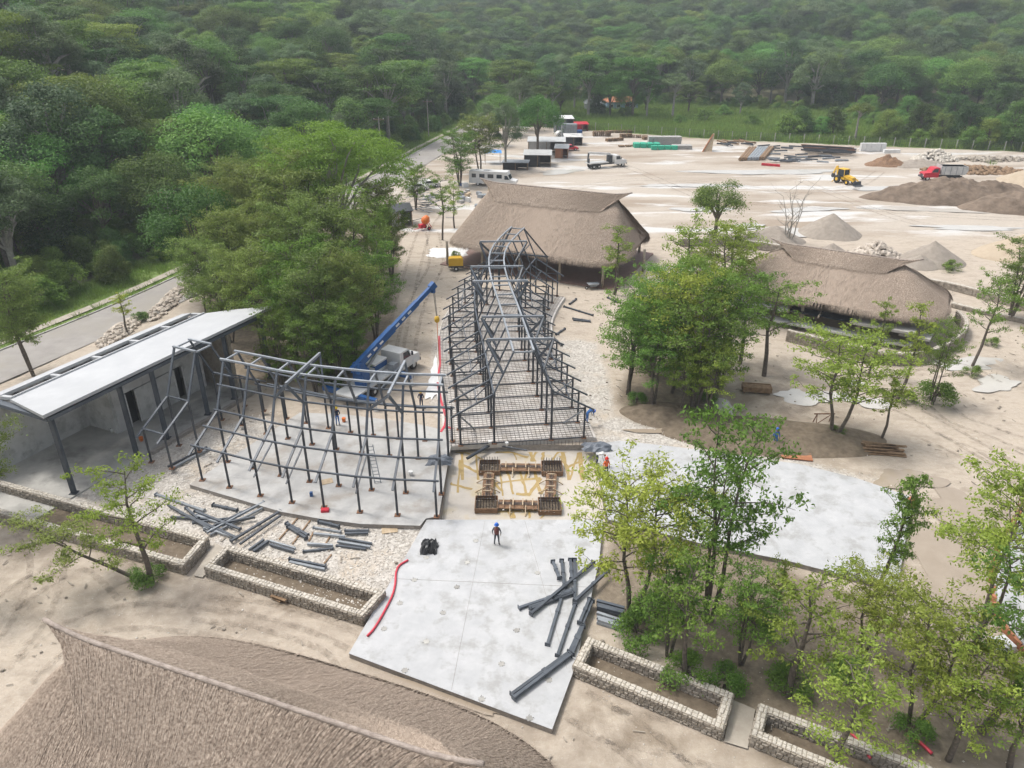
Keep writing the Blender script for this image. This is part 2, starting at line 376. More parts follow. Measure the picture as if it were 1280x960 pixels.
# zone masks: r gravel, g grass, b forest floor / leaf litter, a damp ground
X, Y = V[:, 0], V[:, 1]
r = np.zeros(len(X)); damp = np.zeros(len(X)); lit = np.zeros(len(X))
for p in GRAVEL: r = np.maximum(r, smooth(1.6, -1.6, polydist(X, Y, p)))
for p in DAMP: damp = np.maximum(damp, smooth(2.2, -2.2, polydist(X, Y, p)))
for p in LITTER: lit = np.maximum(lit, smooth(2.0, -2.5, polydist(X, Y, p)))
dl = (road_x(Y)-X)*.95
grass = smooth(3.6, 4.8, dl)
grass = np.maximum(grass, smooth(-1.5, 1.5, Y-yard_back(X)))
strip = smooth(5.4, 4.6, np.abs(dl+6.4))*0
forest = np.maximum(smooth(11, 15, dl), smooth(-6, 6, Y-forest_edge(X)))
lit = np.maximum(lit, forest)
yard = smooth(112, 122, Y)*(1-grass)
cols = np.stack([r, grass, lit, np.maximum(damp, 0)], 1)
m = bpy.data.materials.new('ground'); N, L, B = nodes(m)
geo = N.new('ShaderNodeNewGeometry').outputs['Position']
def nz(scale, det=6, rough=.62, stretch=None):
    t = N.new('ShaderNodeTexNoise'); t.inputs['Scale'].default_value = scale; t.inputs['Detail'].default_value = det; t.inputs['Roughness'].default_value = rough
    if stretch:
        mp = N.new('ShaderNodeMapping'); mp.inputs['Scale'].default_value = stretch[:3]; mp.inputs['Rotation'].default_value = (0, 0, stretch[3]); L.new(geo, mp.inputs[0]); L.new(mp.outputs[0], t.inputs[0])
    else: L.new(geo, t.inputs['Vector'])
    return t.outputs[0]
def ramp(src, p0, p1, c0=(0,0,0), c1=(1,1,1)):
    q = N.new('ShaderNodeValToRGB'); q.color_ramp.elements[0].position = p0; q.color_ramp.elements[1].position = p1
    q.color_ramp.elements[0].color = (*c0, 1); q.color_ramp.elements[1].color = (*c1, 1); L.new(src, q.inputs[0]); return q.outputs[0]
def mixc(f, a, b):
    q = N.new('ShaderNodeMixRGB')
    for s, i in ((f, 0), (a, 1), (b, 2)):
        if isinstance(s, tuple): q.inputs[i].default_value = (*s, 1)
        elif isinstance(s, float): q.inputs[i].default_value = s
        else: L.new(s, q.inputs[i])
    return q.outputs[0]
def mth(op, a, b):
    q = N.new('ShaderNodeMath'); q.operation = op; q.use_clamp = True
    for s, i in ((a, 0), (b, 1)):
        if isinstance(s, (int, float)): q.inputs[i].default_value = s
        else: L.new(s, q.inputs[i])
    return q.outputs[0]
az = N.new('ShaderNodeAttribute'); az.attribute_name = 'tint'; sp = N.new('ShaderNodeSeparateColor'); L.new(az.outputs['Color'], sp.inputs[0])
def soft(mask, noise_, w=.35):           # break a zone's edge up with noise
    s = mth('ADD', mask, mth('MULTIPLY', mth('SUBTRACT', noise_, .25), w)); return ramp(mth('MULTIPLY', s, mth('GREATER_THAN', mask, .02)), .35, .65)
n1 = nz(.35); n2 = nz(2.2, 8); n3 = nz(11, 4); nb = nz(.085, 7, .6)
dirt = mixc(ramp(n2, .3, .72), (.37,.308,.242), (.488,.426,.352))
dirt = mixc(ramp(n1, .42, .68), dirt, (.42,.36,.295))
dirt = mixc(mth('MULTIPLY', ramp(n3, .58, .66), .6), dirt, (.52,.48,.42))
trk = nz(.8, 7, .65, (.5, 1.1, 1, .9)); dirt = mixc(mth('MULTIPLY', ramp(trk, .48, .66), .5), dirt, (.26,.215,.17))
# the yard: pale crushed lime, washed out white with painted sky reflection, brown wet lanes
ay = N.new('ShaderNodeAttribute'); ay.attribute_name = 'yard'
lane = nz(.10, 8, .62, (.33, 1.5, 1, .28)); lane2 = nz(.07, 8, .6, (.4, 1.6, 1, .05))
yd = mixc(ramp(n2, .3, .7), (.385,.335,.28), (.47,.42,.36)); yd = mixc(mth('MULTIPLY', ramp(lane2, .45, .62), .8), yd, (.27,.212,.158))
wht = ramp(lane, .54, .61); yd = mixc(wht, yd, (.60,.585,.56))
col = mixc(ay.outputs['Fac'], dirt, yd)
gv = N.new('ShaderNodeTexVoronoi'); gv.inputs['Scale'].default_value = 5.5; L.new(geo, gv.inputs['Vector'])
gcol = mixc(ramp(gv.outputs['Color'], .1, .9), (.31,.28,.245), (.56,.53,.485)); gcol = mixc(ramp(gv.outputs['Distance'], .02, .35), (.52,.49,.45), gcol)
gm = soft(sp.outputs[0], n2); col = mixc(gm, col, mixc(ramp(n1, .5, .75), gcol, (.46,.385,.30)))
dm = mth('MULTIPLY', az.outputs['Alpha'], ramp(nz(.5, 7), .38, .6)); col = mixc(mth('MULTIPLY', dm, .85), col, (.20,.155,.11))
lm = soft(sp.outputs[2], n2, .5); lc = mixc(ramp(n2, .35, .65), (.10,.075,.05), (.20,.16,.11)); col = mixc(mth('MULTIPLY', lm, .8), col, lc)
gr = mixc(ramp(n2, .3, .7), (.11,.175,.04), (.20,.275,.08)); col = mixc(soft(mth('MULTIPLY', sp.outputs[1], mth('SUBTRACT', 1.0, mth('MULTIPLY', sp.outputs[2], .7))), n2, .5), col, gr)
L.new(col, B.inputs['Base Color'])
wet = mth('MAXIMUM', mth('MULTIPLY', wht, ay.outputs['Fac']), dm)
rg = N.new('ShaderNodeMapRange'); rg.inputs[3].default_value = .92; rg.inputs[4].default_value = .28; L.new(wet, rg.inputs[0]); L.new(rg.outputs[0], B.inputs['Roughness'])
B.inputs['Specular IOR Level'].default_value = .4
hb = mth('ADD', mth('MULTIPLY', n2, .6), mth('MULTIPLY', n3, .4)); bp = N.new('ShaderNodeBump'); bp.inputs['Strength'].default_value = .8; bp.inputs['Distance'].default_value = .09
L.new(hb, bp.inputs['Height']); L.new(bp.outputs[0], B.inputs['Normal'])
M['ground'] = m
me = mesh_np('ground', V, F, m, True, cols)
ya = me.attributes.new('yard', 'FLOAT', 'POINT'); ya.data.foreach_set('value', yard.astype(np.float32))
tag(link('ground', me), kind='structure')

def sheet(name, poly, z, material, kind='structure'):
    me = bpy.data.meshes.new(name); me.from_pydata([(p[0], p[1], z) for p in poly], [], [tuple(range(len(poly)))]); me.materials.append(material); me.update()
    o = link(name, me); tag(o, kind=kind); return o
# road ribbon, its pale verge path and the rubble edging
def ribbon(name, offs, z, material):
    vs = []; fs = []
    for i, p in enumerate(RC):
        d = (RC[min(i+1, len(RC)-1)]-RC[max(i-1, 0)]).normalized(); nrm = Vector((-d.y, d.x, 0))
        for o in offs: q = p+nrm*o; vs.append((q.x, q.y, z+max(0, hz1(q.x, q.y))))
    k = len(offs)
    for i in range(len(RC)-1):
        for j in range(k-1): a = i*k+j; fs.append((a, a+k, a+k+1, a+1))
    me = bpy.data.meshes.new(name); me.from_pydata(vs, [], fs); me.materials.append(material); me.update(); return tag(link(name, me), kind='structure')
M['path'] = mat('path', (.34,.30,.25), (.44,.40,.34), 1.5, .9, .3)
ribbon('road', [3.55, 0, -3.55], .085, M['asphalt'])
ribbon('verge_path', [6.3, 5.0], .075, M['path'])
mb = MB()
for i in range(0, len(RC)-1):
    p, q = RC[i], RC[i+1]; d = (q-p).normalized(); nrm = Vector((-d.y, d.x, 0))
    a, b = p+nrm*3.75, q+nrm*3.75; mb.bar((a.x, a.y, .08), (b.x, b.y, .08), .22, .2)
tag(mb.build('kerb', M['concrete_grey']), kind='structure')

# puddles: real thin sheets of milky water
M['puddle'] = mat('puddle', (.30,.245,.185), (.36,.30,.235), .6, .06, .03, spec=.6, bscale=5)
M['puddle_white'] = mat('puddle_milky', (.47,.445,.41), (.55,.53,.49), .4, .1, .03, spec=.6, bscale=5)
def puddle(u, v, rx, ry, seed, white=False, rot=0.0, z=.045):
    c = at(u, v); rg = random.Random(seed); ph = [rg.uniform(0, 6.28) for _ in range(5)]; P = []
    for k in range(40):
        t = 2*math.pi*k/40; s = 1+.22*math.sin(2*t+ph[0])+.16*math.sin(3*t+ph[1])+.12*math.sin(5*t+ph[2])+.07*math.sin(9*t+ph[3])
        q = rotz((rx*s*math.cos(t), ry*s*math.sin(t), 0), rot); P.append((c.x+q.x, c.y+q.y))
    return sheet('puddle', P, z, M['puddle_white' if white else 'puddle'])
for i, (u, v, rx, ry, w, ro) in enumerate([(1185,700,2.2,6,0,-.1),(1215,640,2.6,3.2,0,.3),(1010,496,3.0,1.5,1,-.2),(1085,503,2.6,.9,1,-.2),(905,510,.9,1.8,1,.2),(1210,455,3.2,1.6,1,.1),(1245,480,2.6,1.4,1,.3),
        (560,870,3.6,.5,0,-.35),(1190,745,1.6,1.4,0,0),(960,215,14,3.2,1,.02),(1130,235,9,2.4,1,.1),(1150,262,10,1.6,1,-.1),(700,215,5,2.4,1,.2),(680,250,4,2.4,1,.5),(860,232,9,1.6,1,.05),(1225,240,12,1.2,1,-.1),(1010,262,6,1.8,1,.1),(880,262,5,2,1,-.1),(1000,290,4,2.2,1,.2),(1215,285,9,1.4,1,-.05),(935,283,3,1.6,1,.3),(830,540,2.6,.5,0,-.05),(870,545,1.8,.4,0,0),(1135,600,2.2,1.6,0,.1),(1070,480,1.0,.5,1,0)]):
    puddle(u, v, rx, ry, 50+i, bool(w), ro, .045+.0013*i)

# tyre tracks: churned ruts laid as thin broken strips
m = bpy.data.materials.new('tyre_rut'); N, L, B = nodes(m); geo = N.new('ShaderNodeNewGeometry').outputs['Position']
B.inputs['Roughness'].default_value = .85; q_ = mixc(ramp(nz(3, 5), .35, .65), (.20,.16,.12), (.33,.275,.215)); L.new(q_, B.inputs['Base Color'])
tb_ = N.new('ShaderNodeBsdfTransparent'); ms_ = N.new('ShaderNodeMixShader'); L.new(mth('MULTIPLY', ramp(nz(1.6, 8, .75), .42, .72), .65), ms_.inputs[0]); L.new(tb_.outputs[0], ms_.inputs[1]); L.new(B.outputs[0], ms_.inputs[2]); L.new(ms_.outputs[0], N['Material Output'].inputs[0])
def track(px, z, gauge=2.0, w=.42):
    P = catmull([tuple(at(u, v)) for u, v in px], 10); vs = []; fs = []
    for s in (-1, 1):
        b = len(vs)
        for i, p in enumerate(P):
            d = (P[min(i+1, len(P)-1)]-P[max(i-1, 0)]).normalized(); n = Vector((-d.y, d.x, 0))
            for o in (gauge/2*s-w/2, gauge/2*s+w/2): q = p+n*o; vs.append((q.x, q.y, z))
        for i in range(len(P)-1): a = b+2*i; fs.append((a, a+1, a+3, a+2))
    me = bpy.data.meshes.new('tyre_track'); me.from_pydata(vs, [], fs); me.materials.append(m); me.update(); return tag(link('tyre_track', me), kind='structure')
for i, px in enumerate([[(1290,600),(1220,560),(1150,520),(1100,500)],[(1290,560),(1240,540),(1190,520),(1150,480)],[(1290,660),(1230,580),(1160,545)],[(0,760),(60,720),(120,700),(170,740)],[(0,820),(40,770),(60,700),(40,660)],[(20,850),(90,790),(180,770),(330,790),(430,830)],[(505,470),(510,420),(525,370),(545,330),(540,290)],[(490,450),(500,400),(515,340),(530,290),(545,265)],[(760,905),(850,925),(950,955)],[(720,880),(800,930),(850,980)],[(250,760),(330,770),(420,800),(450,840)],[(1000,245),(900,230),(790,225),(700,240)],[(1270,290),(1150,280),(1060,250),(1000,225)],[(880,250),(800,215),(760,200)],[(960,240),(1060,235),(1100,215)],[(1280,275),(1180,270),(1080,262),(940,255)],[(1240,480),(1200,460),(1150,470)]]): track(px, .052+.001*i)

# ------------------------------------------------------------------ slabs, pit
def slab(name, poly, z0, z1, top, edge, label, cat='slab'):
    """top face and skirt as one thing with two parts"""
    n = len(poly); area = sum(poly[i][0]*poly[(i+1) % n][1]-poly[(i+1) % n][0]*poly[i][1] for i in range(n))
    if area < 0: poly = poly[::-1]
    c = (sum(p[0] for p in poly)/n, sum(p[1] for p in poly)/n, 0)
    t = thing(name, label, cat, c)
    mbs = MB(); vs = [(p[0], p[1], z0) for p in poly]+[(p[0], p[1], z1-.03) for p in poly]
    mbs.add(vs, [(i, (i+1) % n, n+(i+1) % n, n+i) for i in range(n)]); mbs.build('side', edge, t)
    cxy = Vector((c[0], c[1], 0)); mbs = MB()
    mbs.prism([(p[0]+(p[0]-c[0])*.001, p[1]+(p[1]-c[1])*.001) for p in poly], z1-.03, z1); mbs.build('top', top, t)
    return t
ZS = .35
fslab = slab('concrete_slab', [(-6.0,42.45),(-9.1,30.3),(2.0,25.4),(3.5,29.5),(5.7,38.2),(6.4,42.45)], -.1, ZS, M['concrete_white'], M['concrete_edge'], 'bare white concrete slab with a standing worker and a long red pipe')
lslab = slab('concrete_slab', [(-24.4,46.8),(-20.0,44.9),(-16.5,43.4),(-13.6,42.6),(-10.6,42.0),(-6.4,41.8),(-6.1,42.6),(-5.2,42.9),(-5.0,54.6),(-8,55.9),(-11.2,56.8),(-14.9,57.7),(-18.9,58.0),(-20.9,53.9)], -.1, ZS-.004, M['concrete'], M['concrete_edge'], 'pale concrete slab under the short curved wing of steel columns')
rslab = slab('concrete_slab', [(6.8,42.5),(6.8,52.6),(9.0,53.2),(14.4,52.0),(22.8,49.6),(26.5,47.6),(29.6,45.1),(26.8,40.5),(23.9,35.5),(17.8,38.2),(12.9,39.8)], -.1, ZS-.008, M['concrete_white'], M['concrete_edge'], 'wide white concrete slab behind the leafy young trees')
for (a, b) in (((-7.55,36.4),(5.0,35.6)),((-1.9,42.3),(-3.2,27.8)),((.9,42.3),(3.0,29.2))):
    member('joint', (a[0],a[1],ZS+.001), (b[0],b[1],ZS+.001), .012, .02, M['concrete_edge'], fslab)
# rough cut-outs left in the front slab for column plates
for (u, v) in [(595,676),(533,697),(518,725),(584,703),(571,734),(500,754),(554,766),(480,786),(533,802),(646,788),(627,830),(672,716),(686,850),(602,874),(662,898),(506,838)]:
    p = at(u, v, ZS); mb = MB(); rg = random.Random(int(u*7+v))
    for k in range(4):
        a = k*math.pi/2+.3; q = p+Vector((math.cos(a)*.17, math.sin(a)*.17, 0)); mb.bar((q.x, q.y, ZS), (q.x+rg.uniform(-.06,.06), q.y+rg.uniform(-.06,.06), ZS+rg.uniform(.03,.12)), .025)
    mb.box((p.x, p.y, ZS+.006), (.3, .3, .012), .3)
    t = mb.build('anchor_plate', M['concrete_grey']); tag(t, 'small square anchor plate with bolts set in the bare front slab', 'anchor plate', 'anchor plates in the front slab')
# the sunken footing between the slabs
x0, x1, y0, y1 = PIT; zp = -.42
sheet('pit_floor', [(x0,y0),(x1,y0),(x1,y1),(x0,y1)], zp, M['pitsheet'])
mb = MB()
for a, b in (((x0,y0),(x1,y0)),((x1,y0),(x1,y1)),((x1,y1),(x0,y1)),((x0,y1),(x0,y0))):
    mb.add([(a[0],a[1],zp),(b[0],b[1],zp),(b[0],b[1],.1),(a[0],a[1],.1)], [(0,1,2,3),(3,2,1,0)][:1])
tag(mb.build('pit_wall', M['concrete_edge']), kind='structure')
# runnels of ochre water between the lining boards
mb = MB(); rg = random.Random(3)
runs = [((605,575),(570,560)),((598,600),(594,555)),((575,580),(606,594)),((578,600),(578,560)),((620,560),(660,572)),((640,560),(646,575)),((660,560),(668,577)),((672,560),(664,577)),((680,560),(678,575)),
        ((690,575),(706,555)),((702,560),(712,600)),((712,600),(725,560)),((706,586),(730,575)),((615,604),(676,598)),((625,587),(628,620)),((633,585),(642,618)),((650,586),(658,618)),((668,586),(676,618)),
        ((676,598),(660,620)),((645,618),(664,618)),((618,590),(618,618)),((700,570),(712,590)),((620,640),(700,637)),((640,632),(643,648)),((660,632),(662,648)),((675,648),(690,634)),((632,632),(640,648)),((690,598),(676,618)),((611,598),(628,614)),((724,560),(728,600)),((590,612),(560,604)),((572,616),(575,575)),((662,585),(655,600))]
for (a, b) in runs:
    p, q = at(*a, zp), at(*b, zp); d = (q-p); n = Vector((-d.y, d.x, 0)).normalized(); w = rg.uniform(.07, .17); m_ = 6; vs = []; fs = []
    for k in range(m_+1):
        c = p+d*(k/m_)+n*rg.uniform(-.05, .05); ww = w*rg.uniform(.7, 1.3)
        c.x = min(max(c.x, x0+.3), x1-.3); c.y = min(max(c.y, y0+.3), y1-.3)
        vs += [(c.x+n.x*ww, c.y+n.y*ww, zp+.006+.0003*len(mb.v)/14), (c.x-n.x*ww, c.y-n.y*ww, zp+.006+.0003*len(mb.v)/14)]
    for k in range(m_): fs.append((2*k, 2*k+1, 2*k+3, 2*k+2))
    mb.add(vs, fs)
tag(mb.build('muddy_water', M['mudwater']), kind='structure')
# four rebar cages with timber boxes, tied by formwork beams
cpx = [(612,576),(690,577),(608,622),(687,624)]
cw = [at(u, v+6, 0) for u, v in cpx]; cage = []
for i, c in enumerate(cw):
    lab = ['rebar cage in timber box beside the grey pipe in the pit', 'rebar cage in timber box nearest the blue-trousered worker', 'rebar cage in timber box at the pit corner towards the steel wing', 'rebar cage in timber box under the overhanging leafy branch'][i]
    t = thing('footing_cage', lab, 'rebar cage', (c.x, c.y, zp), 0, 'footing cages in the pit'); s = .82; cage.append(c)
    for k, (dx, dy, sx, sy) in enumerate(((0,-s,2*s,.06),(0,s,2*s,.06),(-s,0,.06,2*s-.1),(s,0,.06,2*s-.1))):
        b = MB(); b.box((c.x+dx, c.y+dy, zp+.25), (sx, sy, .4)); b.build('form_board', M['formwork'], t)
    b = MB()
    for gx_ in range(7):
        for gy_ in range(7):
            if gx_ in (0, 6) or gy_ in (0, 6) or (gx_+gy_) % 2 == 0:
                X_ = c.x-.63+gx_*.21; Y_ = c.y-.63+gy_*.21; b.bar((X_, Y_, zp+.05), (X_, Y_, zp+.8+.1*((gx_*3+gy_) % 3)), .035)
    for zz in (.3, .55):
        for k in range(4):
            a = k*math.pi/2; p = Vector((math.cos(a)*.65-math.sin(a)*.65, math.sin(a)*.65+math.cos(a)*.65, 0)); q = Vector((-math.sin(a)*.65-math.cos(a)*.65, math.cos(a)*.65-math.sin(a)*.65, 0))
            b.bar((c.x+p.x, c.y+p.y, zp+zz), (c.x+q.x, c.y+q.y, zp+zz), .03)
    tag(b.build('rebar_cage', M['rebar'], t), kind='stuff')
    b = MB(); b.box((c.x, c.y, zp+.04), (1.5, 1.5, .06)); b.build('blinding_pad', M['soil'], t)
for i, j, lab in ((0, 1, 'timber beam formwork on the far side of the pit, by the rebar mat'), (2, 3, 'timber beam formwork on the pit side next to the bare slab'), (0, 2, 'timber beam formwork on the pit side next to the steel wing'), (1, 3, 'timber beam formwork on the pit side next to the leafy trees')):
    a, b_ = cage[i], cage[j]; d = (b_-a).normalized(); n = Vector((-d.y, d.x, 0)); p = a+d*.9; q = b_-d*.9
    t = thing('beam_formwork', lab, 'formwork', ((p.x+q.x)/2, (p.y+q.y)/2, zp), 0, 'beam formwork in the pit'); w = .3 if i+j != 2 and i+j != 4 else .18
    for s in (-1, 1):
        member('form_board', (p.x+n.x*w*s, p.y+n.y*w*s, zp+.3), (q.x+n.x*w*s, q.y+n.y*w*s, zp+.3), .06, .46, M['formwork'], t, up='X' if abs(d.x) > .5 else 'X')
    k = int((q-p).length/.9)
    for e in range(k+1):
        c = p+(q-p)*((e+.5)/(k+1)); member('batten', (c.x-n.x*(w+.12), c.y-n.y*(w+.12), zp+.56), (c.x+n.x*(w+.12), c.y+n.y*(w+.12), zp+.56), .08, .06, M['wood_pale'], t)
    b = MB()
    for s in (-.12, 0, .12): b.bar((p.x+n.x*s, p.y+n.y*s, zp+.4), (q.x+n.x*s, q.y+n.y*s, zp+.4), .04)
    b.build('reinforcing_bar', M['rebar'], t)
    for s in (-1, 1):
        for e in (.3, .7):
            c = p+(q-p)*e+n*(w*s); e2 = c+n*(s*.75); member('prop', (c.x, c.y, zp+.5), (e2.x, e2.y, zp+.03), .07, .07, M['wood_pale'], t)
# pipes lying over the pit edge
def loose(name, a, b, w, h, m_, label, cat, group, z=.06, kind='box', flange=False):
    p = at(*a, z) if len(a) == 2 else Vector(a); q = at(*b, z) if len(b) == 2 else Vector(b)
    mb = MB(); d = (q-p)
    if kind == 'box': mb.bar(p, q, w, h)
    else: mb.tube([p, q], w/2, 10)
    if flange:
        dn = d.normalized()
        for c in (p, q): mb.bar(c-dn*.02, c+dn*.03, w*1.8, h*1.8)
        c = p+d*.55; mb.bar(c-dn*.12, c+dn*.12, w*1.3, h*1.3)
    o = mb.build(name, m_); return tag(o, label, cat, group)
loose('steel_pipe', (584,573), (616,554), .26, .26, M['steel'], 'thick grey pipe lying across the pit edge with a white rag', 'pipe', None, z=.1, kind='pipe')
loose('steel_tube', (618,556), (659,563), .14, .14, M['steel'], 'thin grey tube lying over the pit edge beside a white bucket', 'tube', None, z=0, kind='pipe')
for (u, v, lab) in ((612.5,555,'crumpled white bucket on the rebar mat edge above the thick grey pipe'), (633.5,557,'small white pail on the pit edge beside the thin grey tube')):
    p = at(u, v, .3); mb = MB(); mb.lathe([(.12,0),(.16,.3),(.15,.32),(.12,.3)], p, 12); tag(mb.build('bucket', M['white'], smooth=True), lab, 'bucket')

# ------------------------------------------------------------------ steel wings
def bent(t, base, n, full=True, zc=(3.3, 4.85, 8.5), half=(5.15, 2.38, .8), over=.85, sides=(-1, 1), cat='c', light=False):
    """one cross frame: four round columns, lower and upper rafters, ridge rung; returns key points"""
    K = {}
    B0 = Vector((base[0], base[1], 0)); n = Vector((n[0], n[1], 0)).normalized()
    for s in sides:
        o = B0+n*half[0]*s; i = B0+n*half[1]*s; r_ = B0+n*half[2]*s
        O, I, R_ = o+Vector((0,0,zc[0])), i+Vector((0,0,zc[1])), r_+Vector((0,0,zc[2]))
        member('column', (o.x, o.y, ZS), O, .17, .17, M['steel_dark'], t, 'pipe'); member('column', (i.x, i.y, ZS), I, .19, .19, M['steel_dark'], t, 'pipe')
        for q in (o, i): member('base_plate', (q.x, q.y, ZS), (q.x, q.y, ZS+.04), .42, .42, M['rust'], t)
        e = O+(O-I).normalized()*over
        member('lower_rafter', e+Vector((0,0,.1)), I+Vector((0,0,.1)), .11, .17, M['steel'], t, up='X')
        member('upper_rafter', I+Vector((0,0,.1)), R_, .11, .17, M['steel'] if not light else M['steel_light'], t, up='X')
        K[s] = (e+Vector((0,0,.1)), O, I, R_)
    member('rung', K[sides[0]][3], K[sides[-1]][3], .12, .12, M['steel_light'], t) if len(sides) == 2 else None
    return K
def along(t, name, Ks, f, w, h, m_, ext=.3, lift=.12):
    pts = [f(K)+Vector((0,0,lift)) for K in Ks]
    for a, b in zip(pts[:-1], pts[1:]): member(name, a, b+(b-a).normalized()*.02, w, h, m_, t, up='X')
    d = (pts[0]-pts[1]).normalized(); member(name, pts[0]+d*ext, pts[0], w, h, m_, t, up='X')
    d = (pts[-1]-pts[-2]).normalized(); member(name, pts[-1], pts[-1]+d*ext, w, h, m_, t, up='X')
lerp = lambda a, b, t_: a+(b-a)*t_
def tbar(t, c, n, tang, Kab, z=8.72, half=2.7):
    """cross bar over the ridge with a pair of braces at each end"""
    n = Vector((n[0], n[1], 0)).normalized(); c = Vector((c[0], c[1], z))
    member('cross_bar', c-n*half, c+n*half, .16, .18, M['steel_light'], t)
    for s in (-1, 1):
        e = c+n*half*s
        for K in Kab:
            tip = lerp(K[s][2], K[s][3], .5); member('brace', e-Vector((0,0,.1)), tip, .14, .2, M['steel'], t)

FO = [(-23.63,47.39),(-21.23,46.44),(-18.59,45.36),(-16.03,44.51),(-13.57,43.92),(-10.87,43.35),(-8.13,42.97),(-5.33,42.79)]
wl_ = thing('steel_structure', 'short curved wing of grey steel columns and purlins beside the blue crane', 'steel frame', (-14.5, 49, ZS))
def wing_n(x): a = math.radians(np.interp(x, [-30, -23.6, -16, -5.3], [27, 22, 13, 2])); return Vector((math.sin(a), math.cos(a), 0))
WK = []; WC = []
for (x, y) in FO:
    n = wing_n(x); c = Vector((x, y, 0))+n*5.15; WC.append((c, n)); WK.append(bent(wl_, c, n))
for s in (-1, 1):
    along(wl_, 'eave_purlin', WK, lambda K: lerp(K[s][1], K[s][0], .15)+Vector((0,0,.1)), .11, .12, M['steel'])
    along(wl_, 'lower_purlin', WK, lambda K: lerp(K[s][1], K[s][2], .5)+Vector((0,0,.14)), .11, .12, M['steel'])
    along(wl_, 'knee_purlin', WK, lambda K: K[s][2]+Vector((0,0,.06)), .11, .12, M['steel'])
    along(wl_, 'upper_purlin', WK, lambda K: lerp(K[s][2], K[s][3], .5)+Vector((0,0,.02)), .11, .12, M['steel'])
    along(wl_, 'ridge_rail', WK, lambda K: K[s][3], .14, .16, M['steel_light'])
for i in (3, 6):
    c = (WC[i][0]+WC[i-1][0])/2+(WC[i][0]-WC[i-1][0])*.25; tbar(wl_, c, WC[i][1], None, (WK[i-1], WK[i]))
for i in (2, 3, 5):        # short struts between inner and outer columns
    K = WK[i]; a = lerp(K[-1][1], K[-1][2], .9)-Vector((0,0,1.1)); b = K[-1][1]-Vector((0,0,.9)); member('strut', a, b+(b-a)*.15, .1, .1, M['steel'], wl_)
mod = thing('steel_structure', 'detached two-bent portal of grey steel standing against the white-roofed building', 'steel frame', (-26.5, 53, ZS))
MK = []
for (x, y) in ((-28.6, 49.9), (-26.6, 49.0)):
    n = wing_n(-28); c = Vector((x, y, 0))+n*5.15; MK.append(bent(mod, c, n, sides=(-1, 1)))
for s in (-1, 1):
    along(mod, 'knee_purlin', MK, lambda K: K[s][2], .11, .12, M['steel'], .1); along(mod, 'ridge_rail', MK, lambda K: K[s][3], .14, .16, M['steel_light'], .1); along(mod, 'eave_purlin', MK, lambda K: K[s][1], .11, .12, M['steel'], .1)

# central long wing on its rebar mat
CL = catmull([(.9,53.05,0),(.25,58.5,0),(-.42,64,0),(-1.15,69.5,0),(-1.65,75.5,0),(-1.5,80.3,0),(-.55,85.2,0),(.7,89.6,0)], 12)
acc = [0]
for a, b in zip(CL[:-1], CL[1:]): acc.append(acc[-1]+(b-a).length)
def cl(s):
    s = min(max(s, 0), acc[-1]); i = max(0, min(len(acc)-2, int(np.searchsorted(acc, s))-1)); f = (s-acc[i])/(acc[i+1]-acc[i])
    p = lerp(CL[i], CL[i+1], f); a, b = CL[max(i-2, 0)], CL[min(i+3, len(CL)-1)]; d = (b-a).normalized(); return p, d, Vector((d.y, -d.x, 0))
LT = acc[-1]
# base: blinding layer following the curve
edge_l, edge_r = [], []
for k in range(41):
    p, d, n = cl(LT*k/40); edge_l.append(p-n*6.5); edge_r.append(p+n*6.2)
mat_slab = thing('floor_mat', 'long curved floor bed under a steel mesh, below the big steel frame', 'floor bed', (0, 70, 0))
mb = MB(); vs = []; fs = []
for a, b in zip(edge_l, edge_r): vs += [(a.x, a.y, ZS-.05), (b.x, b.y, ZS-.05), (a.x-.1, a.y, -.1), (b.x+.1, b.y, -.1)]
for k in range(40): i = 4*k; fs += [(i, i+1, i+5, i+4), (i, i+4, i+6, i+2), (i+1, i+3, i+7, i+5)]
fs += [(0, 2, 3, 1)]; mb.add(vs, fs); mb.build('blinding_layer', M['blinding'], mat_slab)
mb = MB(); step = .36
ns = int(LT/step)
for k in range(ns+1):
    p, d, n = cl(LT*k/ns); a, b = p-n*6.3, p+n*6.0; mb.bar((a.x, a.y, ZS), (b.x, b.y, ZS), .026)
j = -6.3
while j < 6.05:
    for k in range(20):
        p, d, n = cl(LT*k/20); q, d2, n2 = cl(LT*(k+1)/20); a, b = p+n*j, q+n2*j; mb.bar((a.x, a.y, ZS+.03), (b.x, b.y, ZS+.03), .026)
    j += .36
tag(mb.build('rebar_mesh', M['rebar'], mat_slab), kind='stuff')
mb = MB(); p0 = cl(0)[0]
for k in range(42): x = p0.x-6.2+k*.295; mb.bar((x, 53.0, -.3), (x, 53.02, ZS+.12), .03)
tag(mb.build('starter_bar', M['rebar'], mat_slab), kind='stuff')
cf = thing('steel_structure', 'long curved steel frame with ladder ridge and cross bars over the rebar mat', 'steel frame', (.9, 53, ZS))
CK = []; CC = []; NB = 15
for k in range(NB):
    p, d, n = cl(LT*k/(NB-1)); CC.append((p, d, n)); CK.append(bent(cf, p, n))
    member('floor_tie', p-n*5.3+Vector((0,0,ZS+.06)), p+n*5.3+Vector((0,0,ZS+.06)), .12, .06, M['steel_dark'], cf)
for s in (-1, 1):
    along(cf, 'ridge_rail', CK, lambda K: K[s][3], .15, .15, M['steel_light'], .1)
    along(cf, 'knee_purlin', CK, lambda K: K[s][2], .13, .14, M['steel'], .1)
    pts = [K[s][1] for K in CK]
    for k in range(0, NB-1, 2): member('edge_brace', pts[k]-Vector((0,0,.2)), CC[k+1][0]+CC[k+1][2]*s*3.9+Vector((0,0,ZS)), .1, .12, M['steel_light'], cf)
